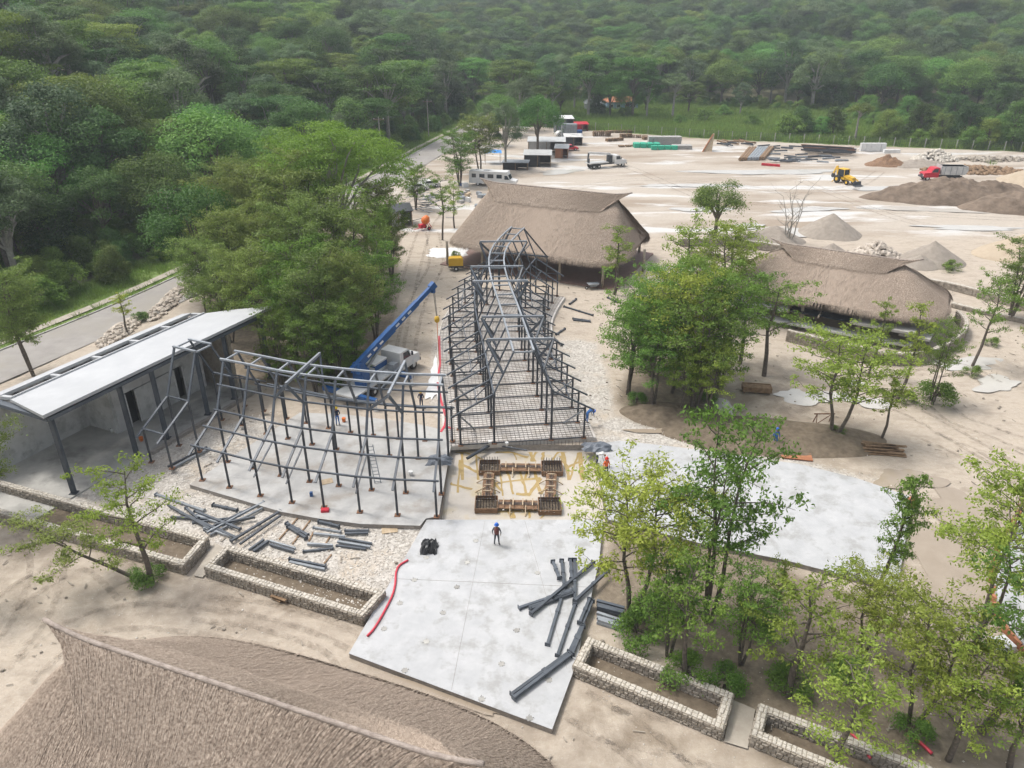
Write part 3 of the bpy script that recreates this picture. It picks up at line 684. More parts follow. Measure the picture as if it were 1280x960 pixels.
for k in range(NB):
    for s in (-1, 1):
        i_, o_ = CK[k][s][2], CK[k][s][1]; zt_ = Vector((i_.x, i_.y, o_.z-.12)); member('tie', zt_, o_-Vector((0,0,.12)), .08, .1, M['steel_dark'], cf)
        if k % 2: member('knee_brace', lerp(zt_, o_, .55)-Vector((0,0,.1)), i_-Vector((0,0,.15)), .07, .08, M['steel'], cf)
        member('gusset', i_-Vector((0,0,.22)), i_+Vector((0,0,.2)), .3, .05, M['steel'], cf)
        if k < NB-1:
            a, b = lerp(CK[k][s][1], CK[k][s][2], .5), lerp(CK[k+1][s][1], CK[k+1][s][2], .5)
            if k % 3 != 1: member('purlin', a+Vector((0,0,.24)), b+Vector((0,0,.24)), .07, .09, M['steel'], cf)
            if k > 7: member('upper_purlin', lerp(CK[k][s][2], CK[k][s][3], .5), lerp(CK[k+1][s][2], CK[k+1][s][3], .5), .08, .1, M['steel'], cf)
            if k % 2 == 0: member('rod_brace', CK[k][s][2]-Vector((0,0,.3)), CK[k+1][s][2]*1.0-Vector((0,0,3.2)), .04, .04, M['steel_light'], cf)
for yb in (55.1, 60.0, 69.4, 74.0, 83.2):
    k = min(range(NB-1), key=lambda i: abs((CC[i][0].y+CC[i+1][0].y)/2-yb)); c = (CC[k][0]+CC[k+1][0])/2
    c = c+CC[k][1]*(yb-c.y); tbar(cf, c, (1, .03), None, (CK[k], CK[k+1]))
# far gable: splayed hip rafters reaching down
K = CK[-1]; e = CC[-1]
for s in (-1, 1):
    h0 = e[0]+e[1]*2.2+e[2]*s*3.2; member('hip_rafter', K[s][3], (h0.x, h0.y, 4.6), .12, .18, M['steel'], cf); member('column', (h0.x, h0.y, 0), (h0.x, h0.y, 4.6), .17, .17, M['steel_dark'], cf, 'pipe')
member('header', (e[0]+e[1]*2.2-e[2]*3.4)+Vector((0,0,4.6)), (e[0]+e[1]*2.2+e[2]*3.4)+Vector((0,0,4.6)), .12, .16, M['steel'], cf)

# ------------------------------------------------------------------ the white-roofed building
bO = Vector((-32.8, 46.0, 0)); bA = Vector((9.1, 19.7, 0)).normalized(); bB = Vector((-bA.y, bA.x, 0))
def bp_(a, b, z): p = bO+bA*a+bB*b; return Vector((p.x, p.y, z))
bld = thing('open_building', 'long open-fronted concrete building with white sloping roof beside the road', 'building', (bO.x, bO.y, 0))
def rz_(b): return 7.1-b*.135                                   # roof falls towards the road
def deck(name, poly, th, m_, dz=0.0, parent=None):
    n = len(poly); vs = [tuple(bp_(a, b, rz_(b)+dz)) for a, b in poly]+[tuple(bp_(a, b, rz_(b)+dz-th)) for a, b in poly]
    fs = [tuple(range(n-1, -1, -1)), tuple(range(n, 2*n))]+[(i, (i+1) % n, n+(i+1) % n, n+i) for i in range(n)]
    return MB().add(vs, fs).build(name, m_, parent or bld)
deck('roof_slab', [(-.6,-.35),(23.0,-.35),(21.6,3.4),(20.3,5.9),(1.0,5.9)], .25, M['roofwhite'])
deck('roof_slab', [(1.2,7.25),(20.0,7.25),(19.7,8.1),(1.4,8.1)], .25, M['roofwhite'], .12)
ends = [1.25, 5.3, 9.1, 12.9, 16.4, 20.1]
for a in ends: deck('roof_rib', [(a-.15,5.9),(a+.15,5.9),(a+.15,7.25),(a-.15,7.25)], .25, M['roofwhite'], .06)
for a0, a1 in zip(ends[:-1], ends[1:]): deck('roof_recess', [(a0+.15,5.9),(a1-.15,5.9),(a1-.15,7.25),(a0+.15,7.25)], .1, M['concrete_grey'], -.55)
deck('upstand', [(1.0,5.75),(20.3,5.75),(20.3,5.9),(1.0,5.9)], .3, M['roofwhite'], .14)
member('fascia_beam', bp_(-.2,0,6.6), bp_(21.7,0,6.6), .28, .55, M['steel'], bld, up='X')
member('fascia_beam', bp_(0,-.05,6.5), bp_(1.0,7.6,5.6), .28, .5, M['steel'], bld, up='X')
member('fascia_beam', bp_(21.5,.1,6.5), bp_(20,7.6,5.6), .28, .5, M['steel'], bld, up='X')
for a in (2.5, 5, 7.5, 10, 12.5, 15, 17.5, 20): member('roof_joist', bp_(a,.15,6.62), bp_(a,7.7,5.65), .14, .25, M['steel'], bld, up='X')
for i, a in enumerate((.05, 5.75, 8.8, 13.4, 16.7, 21.6)):
    member('column', bp_(a,0,.1), bp_(a,0,6.35), .3, .3, M['steel'], bld)
    member('base_plate', bp_(a,0,.1), bp_(a,0,.15), .55, .55, M['steel_dark'], bld)
def wall_(name, a0, b0, a1, b1, z0, z1, m_, th=.2, tilt=0.0):
    p, q = bp_(a0,b0,0), bp_(a1,b1,0); d = (q-p).normalized(); n = Vector((-d.y, d.x, 0))*th/2
    zt0, zt1 = min(z1, rz_(b0)-.3), min(z1, rz_(b1)-.3)
    vs = [(p+n),(q+n),(q-n),(p-n)]; vs = [(v.x, v.y, z0) for v in vs]+[(vs[0].x,vs[0].y,zt0),(vs[1].x,vs[1].y,zt1),(vs[2].x,vs[2].y,zt1),(vs[3].x,vs[3].y,zt0)]
    return MB().add(vs, [(0,3,2,1),(4,5,6,7),(0,1,5,4),(1,2,6,5),(2,3,7,6),(3,0,4,7)]).build(name, m_, bld)
wall_('rear_wall', -4, 7.9, 20, 7.9, 0, 9, M['plaster'])
wall_('cross_wall', 7.7, 4.4, 7.7, 7.8, 0, 9, M['plaster'])
wall_('inner_wall', 7.8, 4.4, 9.0, 4.4, 0, 9, M['plaster']); wall_('inner_wall', 10.1, 4.4, 14.2, 4.4, 0, 3.2, M['plaster']); wall_('inner_wall', 15.3, 4.4, 17.6, 4.4, 0, 9, M['plaster'])
wall_('lintel_wall', 9.0, 4.42, 15.3, 4.42, 3.3, 9, M['plaster'], .24)
wall_('door_shade_panel', 9.0, 4.9, 10.1, 4.9, 0, 3.2, M['dark']); wall_('door_shade_panel', 14.2, 4.9, 15.3, 4.9, 0, 3.2, M['dark'])  # black panels behind the openings stand in for interior shade
wall_('end_wall', 18.4, 1.2, 18.4, 7.8, 0, 9, M['stone'], .35)
for a in (9.0, 10.05, 14.25, 15.25): member('door_frame', bp_(a,4.3,.1), bp_(a,4.3,3.2), .12, .12, M['white'], bld)
mb = MB(); mb.add([tuple(bp_(a,b,.1)) for a, b in ((-4,-.35),(19.5,-.35),(19.5,8),(-4,8))]+[tuple(bp_(a,b,-.1)) for a, b in ((-4,-.35),(19.5,-.35),(19.5,8),(-4,8))], [(3,2,1,0),(0,1,5,4),(1,2,6,5),(2,3,7,6),(3,0,4,7)]); o = mb.build('floor', M['concrete_grey'], bld)
mb = MB(); mb.prism([(q.x, q.y) for q in (bp_(9,.6,0), bp_(9,-1.0,0), bp_(17.5,-1.0,0), bp_(17.5,.6,0))][::-1], -.05, .22); 
mb = MB(); p, q = bp_(6.5,-.75,.12), bp_(19,-.75,.12); mb.bar(p, q, .35, .3); mb.build('step', M['concrete_edge'], bld)

# ------------------------------------------------------------------ rubble stone masonry
def stones(mb, p, q, n, z0, z1, rg, size=.25, proud=.06):
    """one face of rubble masonry between p and q, each stone its own tapered block"""
    p, q, n = Vector((p[0],p[1],0)), Vector((q[0],q[1],0)), Vector((n[0],n[1],0)).normalized(); d = q-p; Ln = d.length; d.normalize(); z = z0
    while z < z1-.05:
        hh = min(rg.uniform(.7, 1.25)*size*.8, z1-z)
        if z1-z-hh < .07: hh = z1-z
        s = -rg.uniform(0, .2)
        while s < Ln:
            w = rg.uniform(.7, 1.5)*size; a, b = max(s, 0), min(s+w, Ln)
            if b-a > .06:
                j = lambda k=.03: rg.uniform(-k, k); pr = proud*rg.uniform(.5, 1.5); o1 = [(a+.012,z+.012),(b-.012,z+.012),(b-.012,z+hh-.012),(a+.012,z+hh-.012)]; vs = []
                for (ss, zz) in o1: v = p+d*ss; vs.append((v.x, v.y, zz))
                for (ss, zz), (kx, kz) in zip(o1, ((1,1),(-1,1),(-1,-1),(1,-1))): v = p+d*(ss+kx*.03+j())+n*(pr+j(.012)); vs.append((v.x, v.y, zz+kz*.025+j()))
                mb.add(vs, [(4,5,6,7),(0,1,5,4),(1,2,6,5),(2,3,7,6),(3,0,4,7)])
            s += w
        z += hh
def caps(mb, p, q, n, wd, z, rg, size=.24):
    p, q, n = Vector((p[0],p[1],0)), Vector((q[0],q[1],0)), Vector((n[0],n[1],0)).normalized(); d = q-p; Ln = d.length; d.normalize(); s = 0
    while s < Ln:
        w = rg.uniform(.7, 1.4)*size; b = min(s+w, Ln); cut = rg.uniform(.35, .65)*wd
        for (c0, c1) in ((0, cut), (cut, wd)):
            if b-s < .05: continue
            hz_ = rg.uniform(.02, .06); j = lambda: rg.uniform(-.02, .02)
            o1 = [(s+.012,c0+.012),(b-.012,c0+.012),(b-.012,c1-.012),(s+.012,c1-.012)]; vs = [tuple(p+d*x+n*y)[:2]+(z,) for x, y in o1]
            for (x, y), (kx, ky) in zip(o1, ((1,1),(-1,1),(-1,-1),(1,-1))): v = p+d*(x+kx*.03+j())+n*(y+ky*.03+j()); vs.append((v.x, v.y, z+hz_+j()*.5))
            mb.add(vs, [(4,5,6,7),(0,1,5,4),(1,2,6,5),(2,3,7,6),(3,0,4,7)])
        s += w
def planter(poly, label, seed, z=.78, th=.42, floor=-.02):
    """four walls round a soil bed; poly = outer corners, counter-clockwise"""
    n = len(poly); P = [Vector((p[0], p[1], 0)) for p in poly]; c = sum(P, Vector())/n
    t = thing('stone_planter', label, 'planter', (c.x, c.y, 0), 0, 'stone planters'); rg = random.Random(seed)
    inn = []
    for i in range(n):
        a, b, d = P[i-1], P[i], P[(i+1) % n]; e1 = (b-a).normalized(); e2 = (d-b).normalized(); n1 = Vector((-e1.y, e1.x, 0)); n2 = Vector((-e2.y, e2.x, 0)); bis = (n1+n2); bis = bis/(1+n1.dot(n2)); inn.append(b+bis*th)
    mo, ms, mc = MB(), MB(), MB()
    for i in range(n):
        a, b, ia, ib = P[i], P[(i+1) % n], inn[i], inn[(i+1) % n]; e = (b-a).normalized(); nn = Vector((-e.y, e.x, 0))
        mo.add([(a.x,a.y,-.1),(b.x,b.y,-.1),(b.x,b.y,z),(a.x,a.y,z),(ia.x,ia.y,-.1),(ib.x,ib.y,-.1),(ib.x,ib.y,z),(ia.x,ia.y,z)], [(0,1,2,3),(5,4,7,6),(3,2,6,7)])
        stones(ms, a, b, -nn, 0, z-.02, rg); stones(ms, ia, ib, nn, 0, z-.02, rg)
        caps(mc, a+e*.0, b-e*th, nn, th, z+.002, rg)
    mo.build('mortar_core', M['mortar'], t); tag(ms.build('wall_stones', M['stone'], t), kind='stuff'); tag(mc.build('cap_stones', M['stone_cap'], t), kind='stuff')
    fl = MB(); fl.add([(p.x, p.y, floor+.035) for p in inn], [tuple(range(n))]); fl.build('soil_bed', M['soil'], t); return t
planter([(-45.5,46.0),(-20.95,37.15),(-20.4,40.0),(-44.3,48.9)], 'long stone planter beside the open-fronted building, with a leaning tree in front', 1)
planter([(-19.6,37.0),(-8.75,32.7),(-7.7,34.8),(-18.9,39.2)], 'stone planter with scrap wood against it, beside the bare slab and red pipe', 2)
planter([(3.3,29.05),(10.4,25.05),(11.5,27.2),(4.3,31.1)], 'stone planter between the bare slab with stacked tubes and the young trees', 3)
planter([(11.7,24.75),(19.5,20.4),(20.6,22.5),(12.7,26.6)], 'stone planter half hidden by a slender young tree and yellow-green foliage', 4)
# poured path strips between the planters
sheet('path', [(-20.4,37.0),(-19.75,36.8),(-19.0,39.4),(-20.2,40.3)], .09, M['path']); sheet('path', [(10.5,24.9),(11.55,24.5),(12.6,26.8),(11.6,27.4)], .09, M['path'])

# ------------------------------------------------------------------ palapas: hipped thatch with an overhanging ridge cap
def palapa(label, tip, dirv, rl, uc, hl, hw, ze, zr, lip, nstraw, seed, posts=None, expo=3.0, group='thatched palapas', drop=.74, straw_w=1.0):
    U = Vector((dirv[0], dirv[1], 0)).normalized(); W = Vector((-U.y, U.x, 0)); O = Vector((tip[0], tip[1], 0)); rg = np.random.default_rng(seed)
    G = lambda u, w, z: O+U*u+W*w+Vector((0, 0, z))
    c = G(uc, 0, 0); t = thing('thatched_palapa', label, 'palapa', (c.x, c.y, 0), 0, group)
    u0, u1 = lip+.6, rl-lip-.6
    na, nt = 96, 20
    def ridge_u(eu): th_ = u0+(u1-u0)*(.5+.5*math.tanh((eu-(u0+u1)/2)/((u1-u0)/2)*1.15)/math.tanh(1.15)); return .8*min(max(eu, u0), u1)+.2*th_
    def surf(ph, tt):
        cs, sn = math.cos(ph), math.sin(ph); eu = uc+hl*math.copysign(abs(cs)**(2/expo), cs); ew = hw*math.copysign(abs(sn)**(2/expo), sn)
        ru = ridge_u(eu)
        k = tt; zz = ze+(zr-ze)*(tt**1.05)-.2*float(smooth(drop-.06, drop+.12, tt))
        return eu+(ru-eu)*k, ew*(1-k), zz
    vs = []; fs = []; sl = []; per_ = [0]
    for i in range(na):
        p, q = surf(2*math.pi*i/na, 0), surf(2*math.pi*(i+1)/na, 0); per_.append(per_[-1]+math.hypot(p[0]-q[0], p[1]-q[1]))
    sL = math.hypot(hw, zr-ze)
    for j in range(nt+1):
        for i in range(na):
            sl.append((per_[i], sL*j/nt, 0)); u, w, z = surf(2*math.pi*i/na, j/nt); nn = .03*mnoise.noise(Vector((u*.5, w*.5, j*.3))); vs.append(G(u, w, z+nn))
    for j in range(nt):
        for i in range(na): i2 = (i+1) % na; fs.append((j*na+i, j*na+i2, (j+1)*na+i2, (j+1)*na+i))
    base = len(vs)                                    # thick ragged eave and underside
    for i in range(na):
        u, w, z = surf(2*math.pi*i/na, 0); u2, w2, z2 = surf(2*math.pi*i/na, .07); vs.append(G(u2, w2, z2-.34))
    for i in range(na):
        u2, w2, z2 = surf(2*math.pi*i/na, .85); vs.append(G(u2, w2, z2-.5))
    for i in range(na): i2 = (i+1) % na; fs += [(i2, i, base+i, base+i2), (base+i2, base+i, base+na+i, base+na+i2)]
    sl += [(per_[i], 0, 0) for i in range(na)]+[(per_[i], sL*.85, 0) for i in range(na)]
    def set_slope(o, S): a = o.data.attributes.new('slope', 'FLOAT_VECTOR', 'POINT'); a.data.foreach_set('vector', np.array(S, np.float32).ravel())
    roof = MB().add(vs, fs).build('roof', M['thatch'], t, smooth=True); set_slope(roof, sl)
    # cap over the ridge: ends hang out beyond the hips
    cv = []; cf_ = []; ns_, nu = 7, 30
    def eave_half(u, tt):
        lo, hi = -hl*.93, hl*.93
        for _ in range(22):
            m_ = (lo+hi)/2; eu = uc+m_; ru = ridge_u(eu)
            if eu+(ru-eu)*tt < u: lo = m_
            else: hi = m_
        return hw*(1-min(abs(lo)/hl, 1)**expo)**(1/expo)
    def cap_pt(side, s, f):
        tt = drop+(1-drop)*s; z = ze+(zr-ze)*tt**1.05+.05+.13*s
        a = u0+.9-(lip+1.5)*s**1.25; b = u1-.9+(lip+1.5)*s**1.25; u = a+(b-a)*f; w = (eave_half(u, tt)*(1-tt)+.03*(1-s))*side; end = max(0, abs(f-.5)*2-.72)/.28
        return G(u, w, z+.42*end**2*s)
    CG = {sd: [[cap_pt(sd, j/ns_, i/nu) for i in range(nu+1)] for j in range(ns_+1)] for sd in (-1, 1)}
    for side in (-1, 1):
        b0 = len(cv)
        for j in range(ns_+1):
            for i in range(nu+1): cv.append(CG[side][j][i])
        for j in range(ns_):
            for i in range(nu):
                q = (b0+j*(nu+1)+i, b0+j*(nu+1)+i+1, b0+(j+1)*(nu+1)+i+1, b0+(j+1)*(nu+1)+i); cf_.append(q if side < 0 else q[::-1])
    for i_ in (0, nu):                                # closed, recessed ends
        for j in range(ns_):
            a, b = j*(nu+1)+i_, (j+1)*(nu+1)+i_; o2 = (ns_+1)*(nu+1); cf_.append((a, b, b+o2, a+o2))
    cap_o = MB().add(cv, cf_).build('ridge_cap', M['thatch'], t, smooth=True); set_slope(cap_o, [(per_[-1]*.5*(side+1)+i/nu*rl, sL*(drop+(1-drop)*j/ns_), 0) for side in (0, 1) for j in range(ns_+1) for i in range(nu+1)])
    pr = [cap_pt(-1, 1, i/nu)+Vector((0, 0, .02)) for i in range(nu+1)]; MB().tube(pr, .10, 8).build('ridge_roll', M['ridge'], t, smooth=True)
    # loose straw over the surface and a fringe at the eave
    n = nstraw; V_ = np.zeros((n*3, 3)); rr = random.Random(seed)
    for k in range(n):
        fr = k < n*.22; ph = rr.uniform(0, 2*math.pi); tt = rr.uniform(0, .04) if fr else rr.random()**.8*.97
        if not fr and rr.random() < .27: side = 1 if rr.random() < .5 else -1; s = rr.random(); f = rr.uniform(.02, .98); si, fi = min(int(s*ns_), ns_-1), min(int(f*nu), nu-1); ba, bb = rr.random(), rr.random(); lo_ = CG[side][si][fi].lerp(CG[side][si][fi+1], ba); hi_ = CG[side][si+1][fi].lerp(CG[side][si+1][fi+1], ba); p = lo_.lerp(hi_, bb); q = p+(lo_-hi_)
        else: p = G(*surf(ph, tt)); q = G(*surf(ph, max(tt-.06, 0))) if tt > .05 else G(*surf(ph, 0))+(G(*surf(ph, 0))-G(*surf(ph, .06)))
        d = (q-p); d = d.normalized() if d.length > 1e-4 else Vector((0, 0, -1)); ln = rr.uniform(.3, .75); sd_ = Vector((-d.y, d.x, 0)); sd_ = sd_.normalized() if sd_.length > 1e-3 else Vector((1, 0, 0))
        d = (d+sd_*rr.uniform(-.25, .25)+(Vector((0, 0, -.8)) if fr else Vector((0, 0, rr.uniform(-.02, .1))))).normalized(); up = Vector((0, 0, rr.uniform(.03, .09))); wd = rr.uniform(.007, .018)*straw_w; ln *= 1.3
        V_[3*k] = p+up+sd_*wd; V_[3*k+1] = p+up-sd_*wd; V_[3*k+2] = p+up*1.2+d*ln
    o = link('straw', mesh_np('straw', V_, np.arange(n*3).reshape(n, 3), M['straw']), t); tag(o, kind='stuff')
    for (u, w, h) in (posts or []):
        p = G(u, w, 0); mbp = MB(); mbp.tube([(p.x, p.y, 0), (p.x+.03, p.y, h*.5), (p.x, p.y+.02, h)], [.2, .18, .17], 9); mbp.build('post', M['log'], t, smooth=True)
    return t, G
pf, _ = palapa('thatched roof seen close from above, its ridge pointing at the bare slab', (-19.3,23.0), (.941,-.337), 19.5, 9.3, 13.6, 7.6, 2.6, 9.4, 1.5, 170000, 11, [(u, w, 3.0) for u in (-2, 4, 10, 16) for w in (-5.4, 5.4)])
pb, GB = palapa('large thatched palapa behind the far end of the long steel frame', (-4.6,109.2), (.906,-.422), 22.7, 11.2, 12.9, 9.6, 3.4, 10.0, 1.9, 60000, 12, [(u, w, 3.4) for u in (-1, 4.5, 10.2, 16, 22) for w in (-8.6, 8.4)]+[(-3, 0, 3.2), (25, 0, 3.2)], straw_w=1.9, expo=5.0)
pm, GM = palapa('thatched hall with dark window and curved stone wall near the gravel heaps', (30.9,87.1), (.859,-.512), 16.4, 8.2, 11.8, 7.6, 3.6, 7.4, 1.7, 45000, 13, [(u, w, 3.2) for u in (0, 6, 12) for w in (-6.8, 6.8)], expo=3.6, straw_w=1.7)
fl = MB(); fl.prism([tuple(GB(u, w, 0))[:2] for u, w in ((-2,-9),(24,-9),(24,9),(-2,9))], -.05, .1); fl.build('floor', mat('tile_floor', (.20,.12,.10), (.26,.17,.14), 2, .6), pb)
# walls of the thatched hall
def hall_wall(u0, w0, u1, w1, z0, z1, m_, name, th=.25):
    p, q = GM(u0, w0, (z0+z1)/2), GM(u1, w1, (z0+z1)/2); return member(name, p, q, th, z1-z0, m_, pm, up='X')
hall_wall(-1, -6.9, 17.5, -6.9, 0, 1.3, M['plaster'], 'sill_wall'); hall_wall(-1, -6.9, 4.6, -6.9, 1.3, 3.0, M['plaster'], 'wall'); hall_wall(11.2, -6.9, 17.5, -6.9, 1.3, 3.0, M['concrete_grey'], 'wall')
hall_wall(4.6, -6.6, 11.2, -6.6, 1.3, 3.0, M['glass'], 'window_pane', .1)
for u in (4.6, 7.9, 11.2): hall_wall(u-.08, -6.95, u+.08, -6.95, 1.3, 3.0, M['log'], 'window_post')
hall_wall(17.5, -6.9, 18.5, 6, 0, 3.0, M['concrete_grey'], 'wall'); hall_wall(-1, -6.9, -1.4, 6, 0, 3.0, M['plaster'], 'wall'); hall_wall(-1, 6.5, 18, 6.5, 0, 3.0, M['plaster'], 'wall')
# curved rubble wall wrapping the hall
cw_ = catmull([tuple(at(u, v, 1.3)) for u, v in [(985,412),(1020,421),(1060,430),(1105,440),(1150,440),(1185,428),(1205,412),(1208,400),(1198,388)]], 6)
def rubble_wall(name, path, h, th, label, seed, sz=.36):
    c = path[len(path)//2]; t = thing(name, label, 'wall', (c.x, c.y, 0)); rg = random.Random(seed); mo, ms, mc = MB(), MB(), MB()
    for a, b in zip(path[:-1], path[1:]):
        e = (b-a); e.z = 0; e.normalize(); n = Vector((-e.y, e.x, 0)); q = [a-n*th/2, b-n*th/2, b+n*th/2, a+n*th/2]
        mo.add([(v.x, v.y, -.1) for v in q]+[(v.x, v.y, h) for v in q], [(4,5,6,7),(0,1,5,4),(1,2,6,5),(2,3,7,6),(3,0,4,7)])
        stones(ms, q[0], q[1], -n, 0, h-.02, rg, sz); stones(ms, q[2], q[3], n, 0, h-.02, rg, sz); caps(mc, q[0], q[1], n, th, h+.002, rg, sz)
    mo.build('mortar_core', M['mortar'], t); tag(ms.build('wall_stones', M['stone'], t), kind='stuff'); tag(mc.build('cap_stones', M['stone_cap'], t), kind='stuff'); return t
rubble_wall('stone_wall', cw_, 1.3, .4, 'curved rubble stone wall wrapping the thatched hall', 21)
rubble_wall('stone_wall', catmull([tuple(at(u, v, .9)) for u, v in [(860,312),(905,318),(960,333)]], 4), .9, .5, 'low stepped rubble wall beside the thatched hall below the round dark tree', 22, .5)
rubble_wall('stone_wall', catmull([tuple(at(u, v, .9)) for u, v in [(1140,345),(1200,356),(1280,378),(1340,395)]], 4), .9, .5, 'low rubble wall running behind the hall towards the sand heap', 23, .5)
rubble_wall('stone_wall', catmull([tuple(at(u, v, .5)) for u, v in [(1190,378),(1230,388),(1290,400)]], 4), .5, .5, 'lower pale kerb wall parallel to the wall behind the hall', 24, .5)
rubble_wall('stone_wall', catmull([tuple(at(u, v, .9)) for u, v in [(850,300),(900,300),(950,304),(1000,312)]], 4), 1.1, .5, 'upper rubble wall by the bare tree and gravel heap', 25, .5)

# ------------------------------------------------------------------ trees
def leaf_cloud(cent, rad, per, size, rng, upb=.5, top=.72, shell=.45, width=.48, droop=0.0, lobe_tint=.35):
    """per leaf-sized faces round every clump centre; returns vertices, quads and tints"""
    cent = np.asarray(cent, float); rad = np.asarray(rad, float); n = len(cent); T = n*per
    c = np.repeat(cent, per, 0); r = np.repeat(rad, per, 0)
    d = rng.normal(size=(T, 3)); d /= np.linalg.norm(d, axis=1)[:, None]
    flip = rng.random(T) < top; d[:, 2] = np.where(flip, np.abs(d[:, 2]), d[:, 2])
    rr = shell+(1-shell)*rng.random(T)**.6; rr *= 1+.18*rng.normal(size=T)
    p = c+d*rr[:, None]*r
    nrm = d*.7+np.array([0, 0, upb])+rng.normal(size=(T, 3))*.45; nrm /= np.linalg.norm(nrm, axis=1)[:, None]
    t = rng.normal(size=(T, 3))+np.array([0, 0, -droop*2]); t -= nrm*(t*nrm).sum(1)[:, None]; t /= np.linalg.norm(t, axis=1)[:, None]+1e-9
    b = np.cross(nrm, t); L_ = size*(.65+.7*rng.random(T)); W_ = L_*width
    V = np.stack([p-t*L_[:, None]*.5, p+b*W_[:, None]*.5+t*L_[:, None]*.05, p+t*L_[:, None]*.5, p-b*W_[:, None]*.5+t*L_[:, None]*.05], 1).reshape(-1, 3)
    lt = np.repeat(rng.random(n), per); tint = np.clip(lobe_tint*lt+(1-lobe_tint)*rng.random(T), 0, 1)
    col = np.zeros((T*4, 4)); col[:, 0] = np.repeat(tint, 4); col[:, 3] = 1
    return V, np.arange(T*4).reshape(T, 4), col
def limb(mb, p, q, r0, r1, rg, n=5, sag=.12, seg=4):
    p, q = Vector(p), Vector(q); L_ = (q-p).length; pts = []; 
    for k in range(seg+1):
        t = k/seg; o = Vector((rg.uniform(-1, 1), rg.uniform(-1, 1), rg.uniform(-.5, 1)))*L_*.06*math.sin(math.pi*t); pts.append(p+(q-p)*t+o+Vector((0, 0, sag*L_*math.sin(math.pi*t))))
    mb.tube(pts, [r0+(r1-r0)*k/seg for k in range(seg+1)], n, False); return pts
PROTO = {}
def proto(key, trunk_mb, V, F, col, lm, bm, H):
    PROTO[key] = (trunk_mb.mesh('trunk_'+key, bm, True), mesh_np('crown_'+key, V, F, lm, False, col), H)
def forest_proto(key, seed, H, R, style, lm, bm, nl=30, per=230, size=.42, trunk_h=.45):
    rg = random.Random(seed); rng = np.random.default_rng(seed); cen, rad = [], []
    if style == 'dome':
        zc = H*.62; hv = H*.40
        for k in range(nl):
            a = rg.uniform(0, 6.283); e = math.asin(rg.uniform(-.35, 1)); f = rg.uniform(.55, .9); q = rg.uniform(.22, .42)*R
            cen.append((R*f*math.cos(a)*math.cos(e), R*f*math.sin(a)*math.cos(e), zc+hv*f*math.sin(e))); rad.append((q, q, q*.72))
    elif style == 'flat':
        for k in range(nl):
            tier = rg.random()**.6; a = rg.uniform(0, 6.283); f = math.sqrt(rg.random())*(1.05-.45*tier); q = rg.uniform(.18, .34)*R*(.62 if R > 9 else 1)
            cen.append((R*f*math.cos(a), R*f*math.sin(a), H*(.52+.43*tier)-f*f*H*.08)); rad.append((q, q, q*.30))
    elif style == 'tall':
        for k in range(nl):
            a = rg.uniform(0, 6.283); f = math.sqrt(rg.random()); q = rg.uniform(.22, .36)*R
            cen.append((R*f*math.cos(a), R*f*math.sin(a), H*(.70+.27*rg.random()*(1.1-f)))); rad.append((q, q, q*.5))
    elif style == 'drape':
        for k in range(nl):
            a = rg.uniform(0, 6.283); h = rg.uniform(.12, .95); f = R*(.95-.55*max(0, h-.45)/.5)*rg.uniform(.45, .85); q = rg.uniform(.22, .36)*R
            cen.append((f*math.cos(a), f*math.sin(a), H*h)); rad.append((q, q, q*.9))
    cen = np.array(cen); rad = np.array(rad)
    mb = MB(); th = H*trunk_h; lean = Vector((rg.uniform(-.5, .5), rg.uniform(-.5, .5), 0))
    top = Vector((0, 0, H*.8))+lean; base_r = H*.022+.05
    pts = [Vector((0, 0, -.4)), Vector((0, 0, .3)), Vector((lean.x*.4, lean.y*.4, th)), Vector((lean.x*.8, lean.y*.8, H*.65)), top]
    mb.tube(pts, [base_r*1.5, base_r*1.1, base_r*.85, base_r*.5, base_r*.2], 7, False)
    order = list(range(len(cen))); rg.shuffle(order)
    for i in order[:16]:
        f = rg.uniform(.55, .95); s = Vector((lean.x*.4, lean.y*.4, th*f+.5)) if style != 'tall' else Vector((lean.x*.6, lean.y*.6, H*rg.uniform(.5, .68)))
        limb(mb, s, cen[i], base_r*.5, base_r*.1, rg, 5)
    V, F, col = leaf_cloud(cen, rad, per, size, rng)
    proto(key, mb, V, F, col, lm, bm, H)
LM = {'deep': leaf_mat('leaf_deep', (.038,.088,.02), (.118,.20,.046), .25, .46, .024), 'mid': leaf_mat('leaf_mid', (.064,.132,.025), (.18,.28,.06), .3, .46, .035),
      'grey': leaf_mat('leaf_greygreen', (.06,.11,.045), (.15,.22,.095), .25, .36, .022), 'bright': leaf_mat('leaf_bright', (.115,.205,.032), (.245,.365,.065), .38, .1, .008),
      'olive': leaf_mat('leaf_olive', (.105,.15,.035), (.26,.33,.09), .34, .18, .02), 'young': leaf_mat('leaf_young', (.165,.225,.036), (.38,.45,.095), .42, .18, .018),
      'fresh': leaf_mat('leaf_fresh', (.085,.16,.03), (.20,.31,.06), .38, .2, .02)}
fp = forest_proto
fp('dome_a', 1, 12, 5.0, 'dome', LM['deep'], M['bark'], 32, 430, .27); fp('dome_b', 2, 11, 5.6, 'dome', LM['mid'], M['bark'], 36, 420, .28); fp('dome_c', 3, 13, 4.6, 'dome', LM['grey'], M['bark_pale'], 30, 430, .27)
fp('flat_a', 4, 12, 6.4, 'flat', LM['mid'], M['bark'], 54, 290, .28); fp('flat_b', 5, 12, 6.0, 'flat', LM['deep'], M['bark_pale'], 46, 290, .28); fp('tall_a', 6, 15, 4.6, 'tall', LM['grey'], M['bark_pale'], 36, 290, .28)
